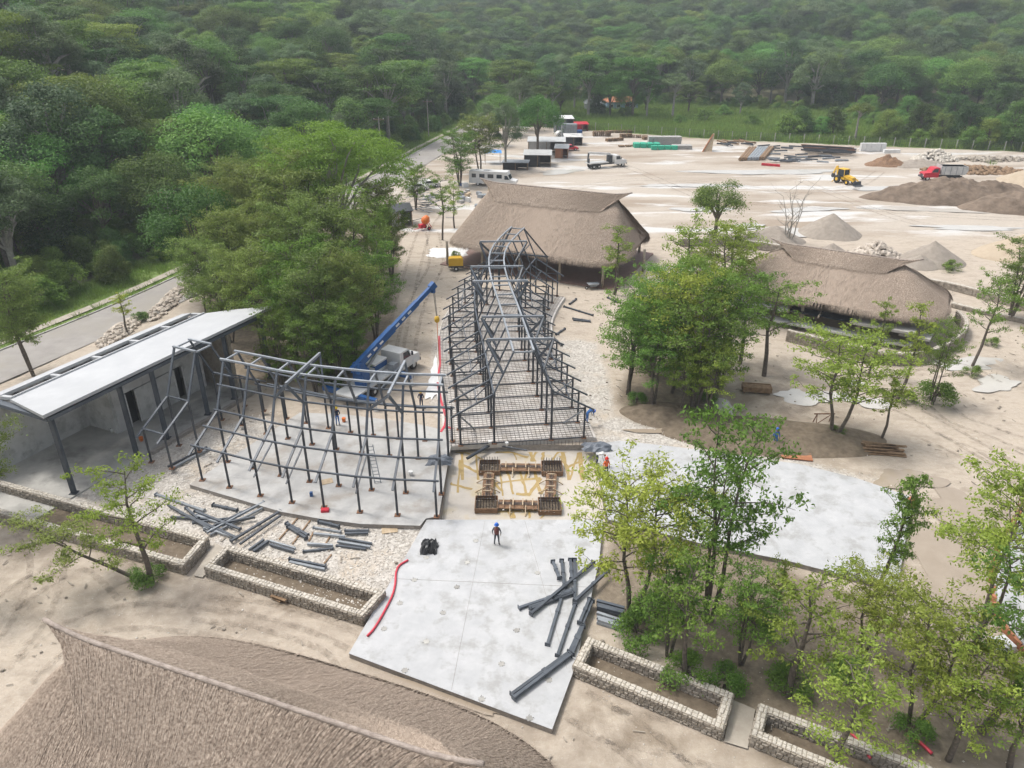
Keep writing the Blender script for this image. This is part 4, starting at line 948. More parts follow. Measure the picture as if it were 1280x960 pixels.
fp('tall_b', 7, 14, 4.2, 'tall', LM['mid'], M['bark_pale'], 34, 290, .28); fp('drape_a', 8, 10, 4.2, 'drape', LM['deep'], M['bark'], 54, 260, .28); fp('drape_b', 9, 8, 4.4, 'drape', LM['mid'], M['bark'], 50, 260, .28)
fp('parota', 10, 16, 10, 'flat', LM['bright'], M['bark_pale'], 150, 230, .24, .3); fp('bush', 11, 2.6, 2.0, 'drape', LM['fresh'], M['bark'], 26, 150, .2, .1); fp('bush_bright', 12, 1.6, 1.6, 'drape', LM['fresh'], M['bark'], 20, 130, .14, .1)
fp('round_dark', 13, 8, 3.4, 'dome', LM['fresh'], M['bark'], 44, 230, .2)
def young_proto(key, seed, H, R, stems, lm, nb=9, per=70, size=.2, lean=0.0, cl_r=.62, low=.3, droop=.5, bm='bark'):
    """airy multi-stem tree: stems, alternate branches, leaf clumps strung along the outer half of every branch"""
    rg = random.Random(seed); rng = np.random.default_rng(seed); mb = MB(); cen, rad = [], []
    for s in range(stems):
        a = 6.283*s/stems+rg.uniform(-.5, .5); out = R*(rg.uniform(.15, .45) if stems > 1 else .1); tip = Vector((out*math.cos(a)+lean*H, out*math.sin(a), H*rg.uniform(.8, 1)))
        b0 = Vector((.12*math.cos(a)*(stems > 1), .12*math.sin(a)*(stems > 1), -.1)); mid = b0.lerp(tip, .5)+Vector((rg.uniform(-.4, .4), rg.uniform(-.4, .4), 0)); r0 = .018*H*(1 if stems == 1 else .72)
        pts = [b0, b0.lerp(mid, .5)+Vector((rg.uniform(-.12, .12), rg.uniform(-.12, .12), 0)), mid, mid.lerp(tip, .5)+Vector((rg.uniform(-.25, .25), rg.uniform(-.25, .25), 0)), tip]
        mb.tube(pts, [r0, r0*.85, r0*.62, r0*.4, r0*.12], 6, False)
        def sp(t): k = min(int(t*4), 3); return pts[k].lerp(pts[k+1], t*4-k)
        n = max(4, nb//max(1, stems-1) if stems > 1 else nb)
        for k in range(n):
            t = low+(1-low)*(k+.5)/n; p = sp(min(t, .98)); aa = k*2.4+rg.uniform(-.5, .5)+a; reach = R*rg.uniform(.5, 1.0)*(1.12-.55*abs(t-.62)/.5); q = p+Vector((math.cos(aa)*reach, math.sin(aa)*reach, reach*rg.uniform(.1, .7)))
            bp = limb(mb, p, q, r0*.36*(1.2-t*.6), r0*.06, rg, 4, .06)
            m_ = 3 if reach < 1.3 else 4
            for e in range(m_):
                f = .42+.6*e/(m_-1); c = p.lerp(q, min(f, 1.02))+Vector((rg.uniform(-.25, .25), rg.uniform(-.25, .25), .06*reach)); z = cl_r*rg.uniform(.6, 1.15); cen.append(tuple(c)); rad.append((z, z, z*.62))
                if rg.random() < .55:
                    c2 = c+Vector((rg.uniform(-.7, .7), rg.uniform(-.7, .7), rg.uniform(-.25, .35))); limb(mb, p.lerp(q, min(f, 1)*.85), c2, r0*.12, r0*.04, rg, 3, 0, 2); cen.append(tuple(c2)); rad.append((z*.8, z*.8, z*.5))
        cen.append(tuple(tip)); rad.append((cl_r, cl_r, cl_r*.7))
    V, F, col = leaf_cloud(cen, rad, per, size, rng, .35, .5, .15, .42, droop)
    proto(key, mb, V, F, col, lm, M[bm], H)
yp = young_proto
yp('young_a', 31, 8, 2.3, 1, LM['young'], 15, 34, .165, cl_r=.5); yp('young_b', 32, 8, 2.6, 2, LM['young'], 22, 32, .165, low=.38, cl_r=.5); yp('young_c', 33, 8, 2.2, 3, LM['fresh'], 26, 31, .165, low=.38, cl_r=.48)
yp('young_d', 34, 8, 2.5, 1, LM['fresh'], 16, 36, .17, low=.4, cl_r=.5); yp('slim', 35, 7, 1.1, 1, LM['young'], 11, 40, .15, low=.45, cl_r=.4); yp('olive_a', 36, 9, 3.0, 3, LM['olive'], 36, 50, .17, cl_r=.68, low=.3)
yp('olive_b', 37, 9, 3.2, 2, LM['olive'], 32, 52, .17, cl_r=.7, low=.34); yp('olive_c', 38, 9, 2.9, 4, LM['fresh'], 38, 46, .17, cl_r=.62, low=.24); yp('lean', 39, 6.5, 2.2, 1, LM['olive'], 13, 60, .15, lean=-.62, droop=.9, low=.35, cl_r=.5)
yp('umbrella', 40, 8, 2.9, 2, LM['young'], 20, 44, .155, low=.64, cl_r=.5); yp('vine', 41, 8, 1.0, 1, LM['fresh'], 20, 42, .17, low=.3, cl_r=.42, lean=.12)
# bare tree: same skeleton, no leaves
rg = random.Random(77); mb = MB()
for s in range(5):
    a = 1.26*s; tip = Vector((1.9*math.cos(a), 1.9*math.sin(a), 8.5-.7*(s % 3))); pts = limb(mb, (0, 0, -.1), tip, .13, .02, rg, 5, -.05, 5)
    for k in range(7):
        p = pts[2+k % 4]; q = p+Vector((rg.uniform(-1.6, 1.6), rg.uniform(-1.6, 1.6), rg.uniform(.5, 1.8))); b = limb(mb, p, q, .035, .01, rg, 4, 0, 3)
        for e in range(2): q2 = q+Vector((rg.uniform(-.8, .8), rg.uniform(-.8, .8), rg.uniform(.1, .9))); limb(mb, b[2], q2, .014, .006, rg, 3, 0, 2)
c = at(985, 305); t = thing('bare_tree', 'leafless grey tree standing behind the thatched hall by the gravel heaps', 'tree', (c.x, c.y, 0), 0, world_space=False); mb.build('trunk', M['bark_pale'], t, True)

def plant(key, loc, sxy, sz, rz, name, label, group=None, cat='tree'):
    tm, cm, H = PROTO[key]; t = thing(name, label, cat, loc, rz, group, world_space=False); t.scale = (sxy, sxy, sz)
    a = link('trunk' if cat == 'tree' else 'stem', tm, t); b = link('crown' if cat == 'tree' else 'foliage', cm, t); return t
def hgt(ub, vb, vt):
    p = at(ub, vb); lo, hi = 0, 40
    for _ in range(40):
        m_ = (lo+hi)/2
        if pj(p.x, p.y, m_)[1] > vt: lo = m_
        else: hi = m_
    return p, lo
rs = random.Random(5)
def site_tree(key, ub, vb, vt, label, group=None, wide=1.0, rz=None, name='young_tree'):
    p, h = hgt(ub, vb, vt); s = h/PROTO[key][2]
    return plant(key, (p.x, p.y, 0), s*wide, s, rs.uniform(0, 6.28) if rz is None else rz, name, label, group)
LOOK = {'young_a': 'single-stemmed yellow-green', 'young_b': 'forked yellow-green', 'young_c': 'three-stemmed fresh green', 'young_d': 'single-stemmed deep green', 'slim': 'thin wispy', 'vine': 'vine-draped', 'olive_a': 'three-stemmed olive', 'olive_b': 'forked olive', 'olive_c': 'many-stemmed green', 'umbrella': 'flat-crowned'}
NEAR = [('the planters', (870, 880)), ('the slab edge', (880, 690)), ('the brown puddle', (1190, 720)), ('the leaf litter', (1140, 900)), ('the channel wall', (1255, 740)), ('the thatched hall', (960, 420)), ('the timber trough', (940, 490)), ('the rebar mat', (780, 480)), ('the stepped wall', (890, 320)), ('the palapa', (790, 340)), ('the earth bed', (850, 520)), ('the white roof', (300, 400)), ('the crane', (450, 470)), ('the road', (270, 350)), ('the dirt track', (490, 370)), ('the bright spreading tree', (400, 330)), ('the roof corner', (345, 430))]
def auto_label(k, u, v, vt, where):
    h = hgt(u, v, vt)[1]; sz = 'very tall' if h > 9.5 else 'tall' if h > 7.5 else 'middling' if h > 5.8 else 'short'; nr = min(NEAR, key=lambda q: math.hypot(q[1][0]-u, q[1][1]-v))[0]
    return '%s %s tree %s by %s' % (sz, LOOK[k], where, nr)
g1 = 'young trees in the clump beside the wide white slab'; l1 = 'airy young tree among the leafy clump between the planters and the wide white slab'
for (k, u, v, vt, w, lab) in [('umbrella',1214,815,612,1.0,'slender tree with flat umbrella crown standing in the brown puddle'),('young_d',1226,915,700,1.0,None),('young_a',1044,962,815,1.35,'thin pale-stemmed young tree rising in front of the half-hidden planter'),
        ('young_b',1078,815,708,1.1,None),('vine',1092,745,560,.75,'vine-draped leaning stem in front of the wide slab edge'),('young_c',885,775,522,.85,'tallest fresh green tree in front of the wide slab with arching branches'),('young_b',790,765,575,1.1,'airy tree overhanging the corner of the rebar pit'),
        ('young_d',858,850,690,.95,None),('young_c',835,820,700,1.1,None),('young_a',985,870,700,1.15,None),('young_b',1140,905,745,1.1,None),('young_a',1185,950,800,1.1,None),('young_d',1262,960,840,1.3,'dark leafy tree at the clump edge by the blue-grey channel wall'),('young_c',925,830,710,1.0,None),
        ('slim',965,790,700,1.0,None)]:
    site_tree(k, u, v, vt, lab or auto_label(k, u, v, vt, 'in the wide slab clump'), None if lab else g1, w)
g2 = 'young trees between the two thatched roofs'; l2 = 'leafy young tree in the clump between the long steel frame and the thatched hall'
for (k, u, v, vt, w, lab) in [('olive_c',785,492,365,1.0,None),('young_c',815,508,395,1.1,None),('young_b',840,490,330,1.0,None),('young_c',866,512,360,1.1,None),('olive_c',900,485,345,1.0,None),('young_b',885,522,420,1.0,None),('young_d',955,470,352,1.25,None),('young_a',850,400,262,1.0,None),
        ('young_b',900,392,270,1.1,None),('slim',768,368,282,1.5,'spindly young tree in front of the post of the large palapa'),('young_d',925,455,340,1.1,None),('olive_c',830,440,330,1.0,None),('young_c',800,455,375,1.0,None),('young_a',870,455,335,1.1,None),('young_b',850,515,435,1.0,None),('olive_c',815,470,350,1.0,None),('olive_c',872,475,325,.9,None)]:
    site_tree(k, u, v, vt, lab or auto_label(k, u, v, vt, 'between palapa and hall'), None if lab else g2, w*(1.0 if lab else 1.06))
site_tree('round_dark', 893, 300, 226, 'round dense dark green tree beside the stepped rubble wall', wide=1.15, name='dense_tree')
for (k, u, v, vt, w, lab) in [('young_b',1042,545,408,1.3,'bushy young tree beside the dark earth bank and red trestle'),('slim',1102,548,462,1.2,'thin sapling growing beside the stack of brown timber'),('slim',1120,502,378,1.0,'tall slim sapling in front of the curved stone wall'),('young_c',1163,500,400,.8,'multi-stemmed tree on a grass tuft by the wheel tracks'),
        ('young_d',1215,458,345,.9,'young tree by the milky puddle beside the curved wall'),('olive_c',1262,400,305,1.2,'rounded yellow-green tree in front of the sand heap'),('young_a',1285,470,370,.9,'young tree with thick stem past the milky puddles'),('slim',1085,470,375,1.0,'thin sapling against the thatch of the hall')]:
    site_tree(k, u, v, vt, lab, None, w)
site_tree('young_a', 190, 728, 560, 'light green tree growing in front of the long stone planter', wide=1.0)
site_tree('lean', 170, 722, 628, 'leaning tree with drooping branches over the muddy ground', wide=1.35, rz=.25)
site_tree('olive_b', 42, 470, 345, 'olive-green tree between the road and the white-roofed building', wide=1.0)
site_tree('slim', 160, 418, 368, 'sparse sapling at the road edge behind the white roof', wide=1.5)
site_tree('olive_a', -12, 655, 510, 'tree at the end of the long planter with twigs before the grey wall', wide=.9)
site_tree('young_a', -20, 760, 640, 'small tree past the muddy tracks with hanging twigs', wide=1.0)
g3 = 'trees in the grove between the road and the crane'; l3 = 'olive-green tree in the dense grove between the road and the crane'
site_tree('parota', 430, 345, 148, 'huge bright green spreading tree at the back of the grove by the crane', wide=.95, name='spreading_tree')
site_tree('dome_b', 265, 372, 232, 'light green round-crowned tree at the grove edge beside the road', wide=.8, name='round_tree')
rr = random.Random(9)
for (k, u, v, vt) in [('olive_a',290,428,318),('olive_b',330,445,320),('olive_c',372,462,335),('olive_a',412,470,330),('olive_b',445,458,325),('olive_c',470,425,305),('olive_b',300,392,270),('olive_a',345,402,262),('olive_b',392,412,262),('olive_a',432,402,252),('olive_c',470,382,262),('olive_b',335,360,215),('olive_a',385,372,205),('olive_c',490,352,262),('olive_b',262,408,305),('olive_c',352,480,385),('olive_c',425,482,380),('olive_b',478,340,235),('olive_a',275,345,235),('olive_c',390,440,300),('olive_b',310,335,205),('olive_c',395,490,400),('olive_c',445,478,400)]:
    site_tree(k, u, v, vt, auto_label(k, u, v, vt, 'in the grove'), g3, rr.uniform(.8, 1.08), name='grove_tree')
for (k, u, v, vt, w, lab) in [('young_d',553,300,215,.9,'slender young tree by the white ground sheet beside the large palapa'),('young_a',568,285,222,1.0,'second slender young tree behind the white ground sheet'),('olive_c',575,232,165,1.2,'leafy tree on the road edge in front of the blue tarp'),
        ('dome_c',632,212,132,.75,'broad grey-green tree sheltering the tin-roofed sheds'),('dome_b',672,196,120,.85,'dark round tree behind the tin-roofed sheds'),('olive_b',600,216,150,1.4,'grey-green tree between the road and the blue tarp'),('olive_c',520,262,205,1.0,'small tree over the pile of scaffold parts')]:
    site_tree(k, u, v, vt, lab, None, w, name='yard_tree')
g4 = 'ground shrubs at the feet of the young trees'
for (u, v, s, k) in [(180,728,.9,'bush_bright'),(1165,506,1.5,'bush_bright'),(1130,502,.9,'bush_bright'),(1045,545,.7,'bush_bright'),(795,505,.8,'bush_bright'),(870,525,.8,'bush_bright'),(800,800,1.2,'bush_bright'),(860,850,1.1,'bush_bright'),(820,770,1.1,'bush_bright'),(1215,470,.7,'bush_bright'),(1240,432,.7,'bush_bright'),(570,322,.6,'bush_bright'),(1190,338,1.0,'bush_bright'),(905,860,.9,'bush_bright'),(1060,850,1.0,'bush_bright'),(345,470,1.0,'bush_bright'),(415,480,1.2,'bush_bright'),(450,465,1.0,'bush_bright'),(1140,925,.8,'bush_bright'),(1170,395,.9,'bush_bright'),(885,500,.8,'bush_bright'),(175,400,.8,'bush_bright'),(985,855,1.0,'bush_bright'),(940,790,1.0,'bush_bright')]:
    p = at(u, v); plant(k, (p.x, p.y, 0), s, s*rs.uniform(.7, 1), rs.uniform(0, 6.28), 'shrub', 'low green shrub at the foot of a tree, nearest to '+min(NEAR+[('the leaning tree', (180, 728)), ('the wheel tracks', (1165, 506)), ('the milky puddles', (1225, 450)), ('the gravel heaps', (1190, 338)), ('the white ground sheet', (570, 322)), ('the bushy young tree', (1045, 545)), ('the curved stone wall', (1140, 440)), ('the rubble by the road', (175, 400))], key=lambda q: math.hypot(q[1][0]-u, q[1][1]-v))[0], g4, 'shrub')

# the forest: nearest visible trees as things, the far wood as one mass
pts = []; fr = np.random.default_rng(42)
def jgrid(x0, x1, y0, y1, st):
    xs, ys = np.meshgrid(np.arange(x0, x1, st), np.arange(y0, y1, st)); xs = xs+fr.uniform(-.45, .45, xs.shape)*st; ys = ys+fr.uniform(-.45, .45, ys.shape)*st; return xs.ravel(), ys.ravel()
X1, Y1 = jgrid(-330, 40, 10, 330, 9.0); d1 = (road_x(Y1)-X1)*.95; k1 = d1 > 12
X2, Y2 = jgrid(-120, 560, 150, 560, 8.8); k2 = (Y2 > forest_edge(X2)) & (((road_x(Y2)-X2)*.95 < 13) | (Y2 > 330)) & ~((np.abs(road_x(Y2)-X2) < 6) & (Y2 < 330))
X3, Y3 = jgrid(-700, 1150, 330, 1300, 11); k3 = ~(((X3 > -120) & (X3 < 560) & (Y3 < 560)) | ((X3 < 40) & (X3 > -330) & (Y3 < 330))) & (Y3 > forest_edge(X3))
FX = np.concatenate([X1[k1], X2[k2], X3[k3]]); FY = np.concatenate([Y1[k1], Y2[k2], Y3[k3]]); FZ = hz(FX, FY)
# keep what this place can show from around here: a generous wedge in front of the camera
ang = np.degrees(np.arctan2(FX, np.maximum(FY, 1))); keep = (np.abs(ang) < 48) & (FY > 15); FX, FY, FZ = FX[keep], FY[keep], FZ[keep]
dist = np.hypot(np.hypot(FX, FY), FZ-CAMH); order = np.argsort(dist); FX, FY, FZ, dist = FX[order], FY[order], FZ[order], dist[order]
KINDS = [('dome_a', 'dark_tree', 'dark round-crowned forest tree on the slope across the road', 'dark round-crowned tree in the wood behind the grassy field'),
         ('dome_b', 'broad_tree', 'mid-green broad-crowned forest tree on the slope across the road', 'mid-green broad-crowned tree in the wood behind the grassy field'),
         ('dome_c', 'grey_green_tree', 'grey-green tall-domed forest tree on the slope across the road', 'grey-green tall-domed tree in the wood behind the grassy field'),
         ('flat_a', 'layered_tree', 'layered flat-topped green tree on the slope across the road', 'layered flat-topped green tree in the wood behind the grassy field'),
         ('flat_b', 'layered_dark_tree', 'layered dark tree with pale trunk on the slope across the road', 'layered dark tree with pale trunk behind the grassy field'),
         ('tall_a', 'pale_trunk_tree', 'tall pale-trunked feathery tree on the slope across the road', 'tall pale-trunked feathery tree behind the grassy field'),
         ('tall_b', 'tall_tree', 'tall slim green tree on the slope across the road', 'tall slim green tree behind the grassy field'),
         ('drape_a', 'vine_tree', 'dark tree draped in vines to the ground across the road', 'dark tree draped in vines behind the grassy field'),
         ('drape_b', 'leafy_bush', 'low mid-green leafy tree across the road', 'low mid-green leafy tree behind the grassy field')]
dleft = (road_x(FY)-FX)*.95
def zone_label(i, k, left):
    sz = 'small' if scl[i] < .98 else 'medium' if scl[i] < 1.2 else 'large'
    if left: zone = 'at the road edge' if dleft[i] < 24 else 'on the lower slope' if dleft[i] < 55 else 'on the upper slope'; along_ = 'facing the white roof' if FY[i] < 105 else 'opposite the grove' if FY[i] < 160 else 'along the far road'; return sz+' '+KINDS[k][2].split(' on the slope')[0].split(' across the road')[0].replace(' to the ground', '').replace(' forest', '').replace(' with pale trunk', '')+' '+zone+' '+along_
    return sz+' '+KINDS[k][3]
wts = [.22, .23, .16, .09, .05, .06, .05, .09, .05]
kind = fr.choice(len(KINDS), len(FX), p=wts); scl = fr.uniform(.85, 1.65, len(FX)); rot = fr.uniform(0, 6.283, len(FX)); vis = np.zeros(len(FX), bool); cnt = 0
for i in range(len(FX)):
    u, v = pj(FX[i], FY[i], FZ[i]+7)
    if cnt < 290 and -30 < u < 1310 and -20 < v < 700:
        vis[i] = True; cnt += 1; k = int(kind[i]); left = dleft[i] > 0
        if dleft[i] > 0 and dleft[i] < 22 and k in (5,): k = 7 if i % 2 else 5
        plant(KINDS[k][0], (FX[i], FY[i], FZ[i]-.2), scl[i], scl[i]*fr.uniform(.9, 1.1), rot[i], KINDS[k][1], zone_label(i, k, left), ('forest trees across the road: ' if left else 'forest trees behind the field: ')+KINDS[k][1].replace('_', ' '))
rest = ~vis
def scatter(name, P, S, R_, Vv, sources, label, cat, kind_='stuff'):
    """one object: points that carry instances of the given tree meshes through geometry nodes"""
    me = bpy.data.meshes.new(name); me.from_pydata([tuple(p) for p in P], [], [])
    for nm, arr, tp in (('sc', S, 'FLOAT'), ('rz', R_, 'FLOAT'), ('var', Vv, 'INT')):
        a = me.attributes.new(nm, tp, 'POINT'); a.data.foreach_set('value', np.asarray(arr, np.float32 if tp == 'FLOAT' else np.int32))
    o = link(name, me); tag(o, label, cat, kind=kind_)
    ng = bpy.data.node_groups.new(name, 'GeometryNodeTree'); ng.interface.new_socket('Geometry', in_out='INPUT', socket_type='NodeSocketGeometry'); ng.interface.new_socket('Geometry', in_out='OUTPUT', socket_type='NodeSocketGeometry')
    gi, go = ng.nodes.new('NodeGroupInput'), ng.nodes.new('NodeGroupOutput'); jn = ng.nodes.new('GeometryNodeJoinGeometry')
    def attr(nm, tp): q = ng.nodes.new('GeometryNodeInputNamedAttribute'); q.data_type = tp; q.inputs[0].default_value = nm; return q.outputs[0]
    sc_, rz_a, va = attr('sc', 'FLOAT'), attr('rz', 'FLOAT'), attr('var', 'INT')
    cx_ = ng.nodes.new('ShaderNodeCombineXYZ'); ng.links.new(rz_a, cx_.inputs[2])
    for k, so in enumerate(sources):
        oi = ng.nodes.new('GeometryNodeObjectInfo'); oi.inputs[0].default_value = so; oi.transform_space = 'ORIGINAL'; oi.inputs['As Instance'].default_value = True
        cp = ng.nodes.new('FunctionNodeCompare'); cp.data_type = 'INT'; cp.operation = 'EQUAL'; ng.links.new(va, cp.inputs[2]); cp.inputs[3].default_value = k
        ip = ng.nodes.new('GeometryNodeInstanceOnPoints'); ng.links.new(gi.outputs[0], ip.inputs['Points']); ng.links.new(cp.outputs[0], ip.inputs['Selection']); ng.links.new(oi.outputs['Geometry'], ip.inputs['Instance'])
        ng.links.new(cx_.outputs[0], ip.inputs['Rotation']); ng.links.new(sc_, ip.inputs['Scale']); ng.links.new(ip.outputs[0], jn.inputs[0])
    ng.links.new(jn.outputs[0], go.inputs[0]); md = o.modifiers.new('scatter', 'NODES'); md.node_group = ng; return o
def crown_obj(key):
    me = PROTO[key][1]
    return next(o for o in C.objects if o.data == me)
def trunk_obj(key):
    me = PROTO[key][0]
    return next(o for o in C.objects if o.data == me)
srcs = [crown_obj(k[0]) for k in KINDS]
scatter('forest', np.stack([FX[rest], FY[rest], FZ[rest]-.2], 1), scl[rest], rot[rest], kind[rest], srcs, 'far wooded hills of mixed green trees fading into haze', 'forest')
# undergrowth along the forest margins and under the near trees
UX, UY = jgrid(-190, 10, 20, 300, 3.4); du = (road_x(UY)-UX)*.95; ku = (du > 9.5) & (du < 75); UX2, UY2 = jgrid(0, 330, 180, 320, 4.2); q = UY2-forest_edge(UX2); ku2 = (q > -7) & (q < 14)
UX = np.concatenate([UX[ku], UX2[ku2]]); UY = np.concatenate([UY[ku], UY2[ku2]]); UN = len(UX)
scatter('undergrowth', np.stack([UX, UY, hz(UX, UY)-.1], 1), fr.uniform(.6, 1.5, UN), fr.uniform(0, 6.28, UN), fr.integers(0, 2, UN), [None, None], 'dense green undergrowth along the forest edge', 'undergrowth')
bsh = plant('bush', (-46.5, 108, hz1(-46.5, 108)), 1, 1, .3, 'shrub', 'dense green bush on the road verge at the forest edge', 'bushes on verge and field', 'shrub')
ug = bpy.data.node_groups['undergrowth']; ois = [n_ for n_ in ug.nodes if n_.bl_idname == 'GeometryNodeObjectInfo']; ois[0].inputs[0].default_value = crown_obj('bush'); ois[1].inputs[0].default_value = crown_obj('drape_b')
um = bpy.data.objects['undergrowth'].data.attributes['sc']; uv_ = np.zeros(UN, np.int32); bpy.data.objects['undergrowth'].data.attributes['var'].data.foreach_get('value', uv_)
us = np.zeros(UN, np.float32); um.data.foreach_get('value', us); us[uv_ == 1] *= .42; um.data.foreach_set('value', us)
# bushes and small trees standing in the field
for (u, v, k, s) in [(780,150,'bush',1.6),(850,158,'bush',1.3),(985,172,'bush',2.4),(1025,172,'drape_b',.75),(1000,168,'bush',2.0),(1115,178,'drape_b',.8),(1135,172,'bush',2.2),(1180,172,'drape_b',.7),(1215,185,'bush',2.0),(1255,180,'drape_b',1.0),(1275,172,'drape_a',.9),(940,160,'bush',1.5),(880,155,'bush',1.8),(1150,182,'bush',1.6),(1050,160,'bush',1.6),(905,148,'bush',1.6),(1090,160,'drape_b',.6),(1240,170,'bush',2.2),(720,158,'bush',1.2)]:
    p = at(u, v); plant(k, (p.x, p.y, 0), s, s*.9, rs.uniform(0, 6), 'shrub', 'bushy green shrub standing in the tall grass field behind the yard', 'shrubs in the grass field', 'shrub')
for (k, u, v, vt, w, lab) in [('flat_a',790,150,68,.9,'feathery flat-topped tree in the field beside the blue house'),('flat_b',735,148,66,.9,'spreading tree with bare stems in front of the blue house'),('tall_b',1068,178,122,1.0,'thin pale tree in the grass field behind the dark rebar stack'),('dome_c',690,150,75,.9,'hazy grey-green tree behind the yard sheds'),('dome_b',762,148,92,.9,'broad mid-green tree hiding the house front'),('dome_c',808,150,88,.8,'grey-green domed tree at the house corner'),('drape_b',748,146,110,.8,'bushy tree before the white outbuilding'),('flat_a',640,150,72,1.0,'flat-topped tree beside the far bend of the road'),('tall_a',840,150,85,1.0,'slim feathery tree in the field beyond the fence')]:
    site_tree(k, u, v, vt, lab, None, w, name='field_tree')
rq = random.Random(31)
for (k, x, y, sc_) in [('dome_b',-4,222,1.0),('dome_c',2,232,1.1),('flat_a',-2,246,1.0),('dome_a',8,250,1.1),('dome_b',16,262,1.0),('tall_b',10,240,1.0),('flat_b',22,278,1.1),('dome_c',30,290,1.0),('dome_a',4,270,1.2),('dome_b',12,288,1.2),('dome_c',-6,205,.8),('dome_b',46,272,.8),('flat_a',60,268,.9),('dome_c',76,262,.8),('dome_a',28,266,.9),('dome_b',38,258,.8)]:
    plant(k, (x, y, 0), sc_, sc_, rq.uniform(0, 6), 'field_tree', dict((q[0], q[2]) for q in KINDS)[k].split(' on the slope')[0].replace(' forest', '')+(' between the far road and the yard sheds' if x < 14 else ' on the field near the blue house'), 'trees around the far road and field')
for (u, v, s_, k) in [(1000,170,1.0,'drape_b'),(1040,172,.85,'drape_a'),(1105,176,1.0,'drape_b'),(1145,178,1.05,'drape_a'),(1175,176,.9,'drape_b'),(1205,180,1.1,'drape_a'),(1232,184,.9,'drape_b'),(1262,186,1.2,'drape_a'),(1290,188,1.2,'drape_b'),(1190,160,1.2,'drape_b'),(1240,158,1.3,'drape_a'),(1280,160,1.2,'drape_b'),(1130,158,1.1,'drape_b'),(1080,152,1.0,'drape_b')]:
    p = at(u, v); plant(k, (p.x, p.y, 0), s_, s_*.95, rq.uniform(0, 6), 'vine_thicket', ('dark' if k == 'drape_a' else 'mid-green')+' vine-covered thicket in the grass field behind the earth ridge', 'thickets in the field', 'thicket')
# tall grass of the field and of the verge: blades in tufts, one mass
gb = np.random.default_rng(8); nb = 46; px_ = gb.normal(0, .45, (nb, 2)); hgts = gb.uniform(.5, 1.25, nb); ta = gb.uniform(0, 6.28, nb); V = []
for i in range(nb):
    d = np.array([math.cos(ta[i]), math.sin(ta[i])]); l = px_[i]*.5+gb.normal(0, .12, 2); w = .035
    V += [(px_[i][0]-d[0]*w, px_[i][1]-d[1]*w, 0), (px_[i][0]+d[0]*w, px_[i][1]+d[1]*w, 0), (px_[i][0]+l[0]*.5+d[0]*w*.8, px_[i][1]+l[1]*.5+d[1]*w*.8, hgts[i]*.6), (px_[i][0]+l[0], px_[i][1]+l[1], hgts[i])]
cg = np.zeros((nb*4, 4)); cg[:, 0] = np.repeat(gb.random(nb), 4); cg[:, 3] = 1
tuft_me = mesh_np('grass_tuft', np.array(V), np.arange(nb*4).reshape(nb, 4), leaf_mat('grass_blade', (.14,.225,.045), (.26,.36,.10), .35, .22, .015), False, cg)
gp = at(300, 430); tuft = link('grass_tuft', tuft_me, None, at(1240, 205)); tag(tuft, 'single grass tuft at the yard edge below the fence', 'grass tuft')
A_, B_ = jgrid(-15, 260, 150, 318, 1.15); ka = (B_ > yard_back(A_)+1) & (B_ < forest_edge(A_)+3) & (np.abs(road_x(B_)-A_) > 5)
A2, B2 = jgrid(-80, 5, 40, 260, .85); dv = (road_x(B2)-A2)*.95; kb = ((dv > 4.1) & (dv < 4.9)) | ((dv > 6.4) & (dv < 13)); 
GXs = np.concatenate([A_[ka], A2[kb]]); GYs = np.concatenate([B_[ka], B2[kb]]); GN = len(GXs); gs = np.where(np.arange(GN) < ka.sum(), fr.uniform(.9, 1.9, GN), fr.uniform(.3, .75, GN))
scatter('tall_grass', np.stack([GXs, GYs, hz(GXs, GYs)-.04], 1), gs, fr.uniform(0, 6.28, GN), np.zeros(GN, int), [tuft], 'bright green tall grass of the field and road verge', 'grass')

# ------------------------------------------------------------------ loose steel, timber and pipes
def gz_(u, v): return at(u, v, 0)
gA = 'loose steel tubes on the gravel before the steel wing'; lA = 'loose grey steel tube lying on the gravel before the short steel wing'
Z6 = lambda l: [tuple(c for c in (a/2.667, 560+b/2.667)) for a, b in l]
heap = [((680,275),(900,170)),((700,290),(905,185)),((770,310),(935,210)),((800,320),(935,225)),((520,155),(680,210)),((570,230),(740,240)),((600,215),(790,300)),((650,210),(800,270)),((710,190),(790,208)),((680,265),(790,300)),((560,190),(700,270)),((690,282),(880,180)),((640,250),(760,235)),((655,225),(770,262)),((620,200),(660,235)),((720,255),(850,230)),
        ((955,250),(1025,290)),((960,262),(1020,300)),((830,340),(880,305)),((845,345),(895,310)),((900,310),(985,335)),((900,322),(980,345)),((1060,230),(1155,245)),((1062,245),(1130,262)),((1045,265),(1135,280)),((1045,285),(1150,295)),((1150,275),(1228,275)),((1150,285),(1228,283)),((1130,300),(1240,320)),((1125,312),(1235,330)),((1120,325),(1220,338)),((1025,320),(1110,325)),((1010,345),(1110,335)),((965,370),(1085,395)),((965,380),(1082,405)),((570,70),(700,0)),((560,62),(690,-4))]
rg = random.Random(4)
for i, (a, b) in enumerate(heap):
    a, b = Z6([a, b]); loose('steel_tube', a, b, rg.uniform(.12, .19), rg.uniform(.12, .19), M['steel' if rg.random() < .75 else 'steel_light'], lA, 'steel tube', gA, z=.09+.07*(i % 4 if i < 16 else i % 2), flange=rg.random() < .4)
for (a, b) in [((930,305),(995,230)),((975,320),(1035,240)),((1080,385),(1105,355)),((1030,310),(1045,280)),((1085,320),(1100,295))]:
    a, b = Z6([a, b]); loose('timber_batten', a, b, .1, .07, M['wood'], 'brown timber batten laid under the steel tubes on the gravel', 'batten', 'timber battens under the tubes', z=.035)
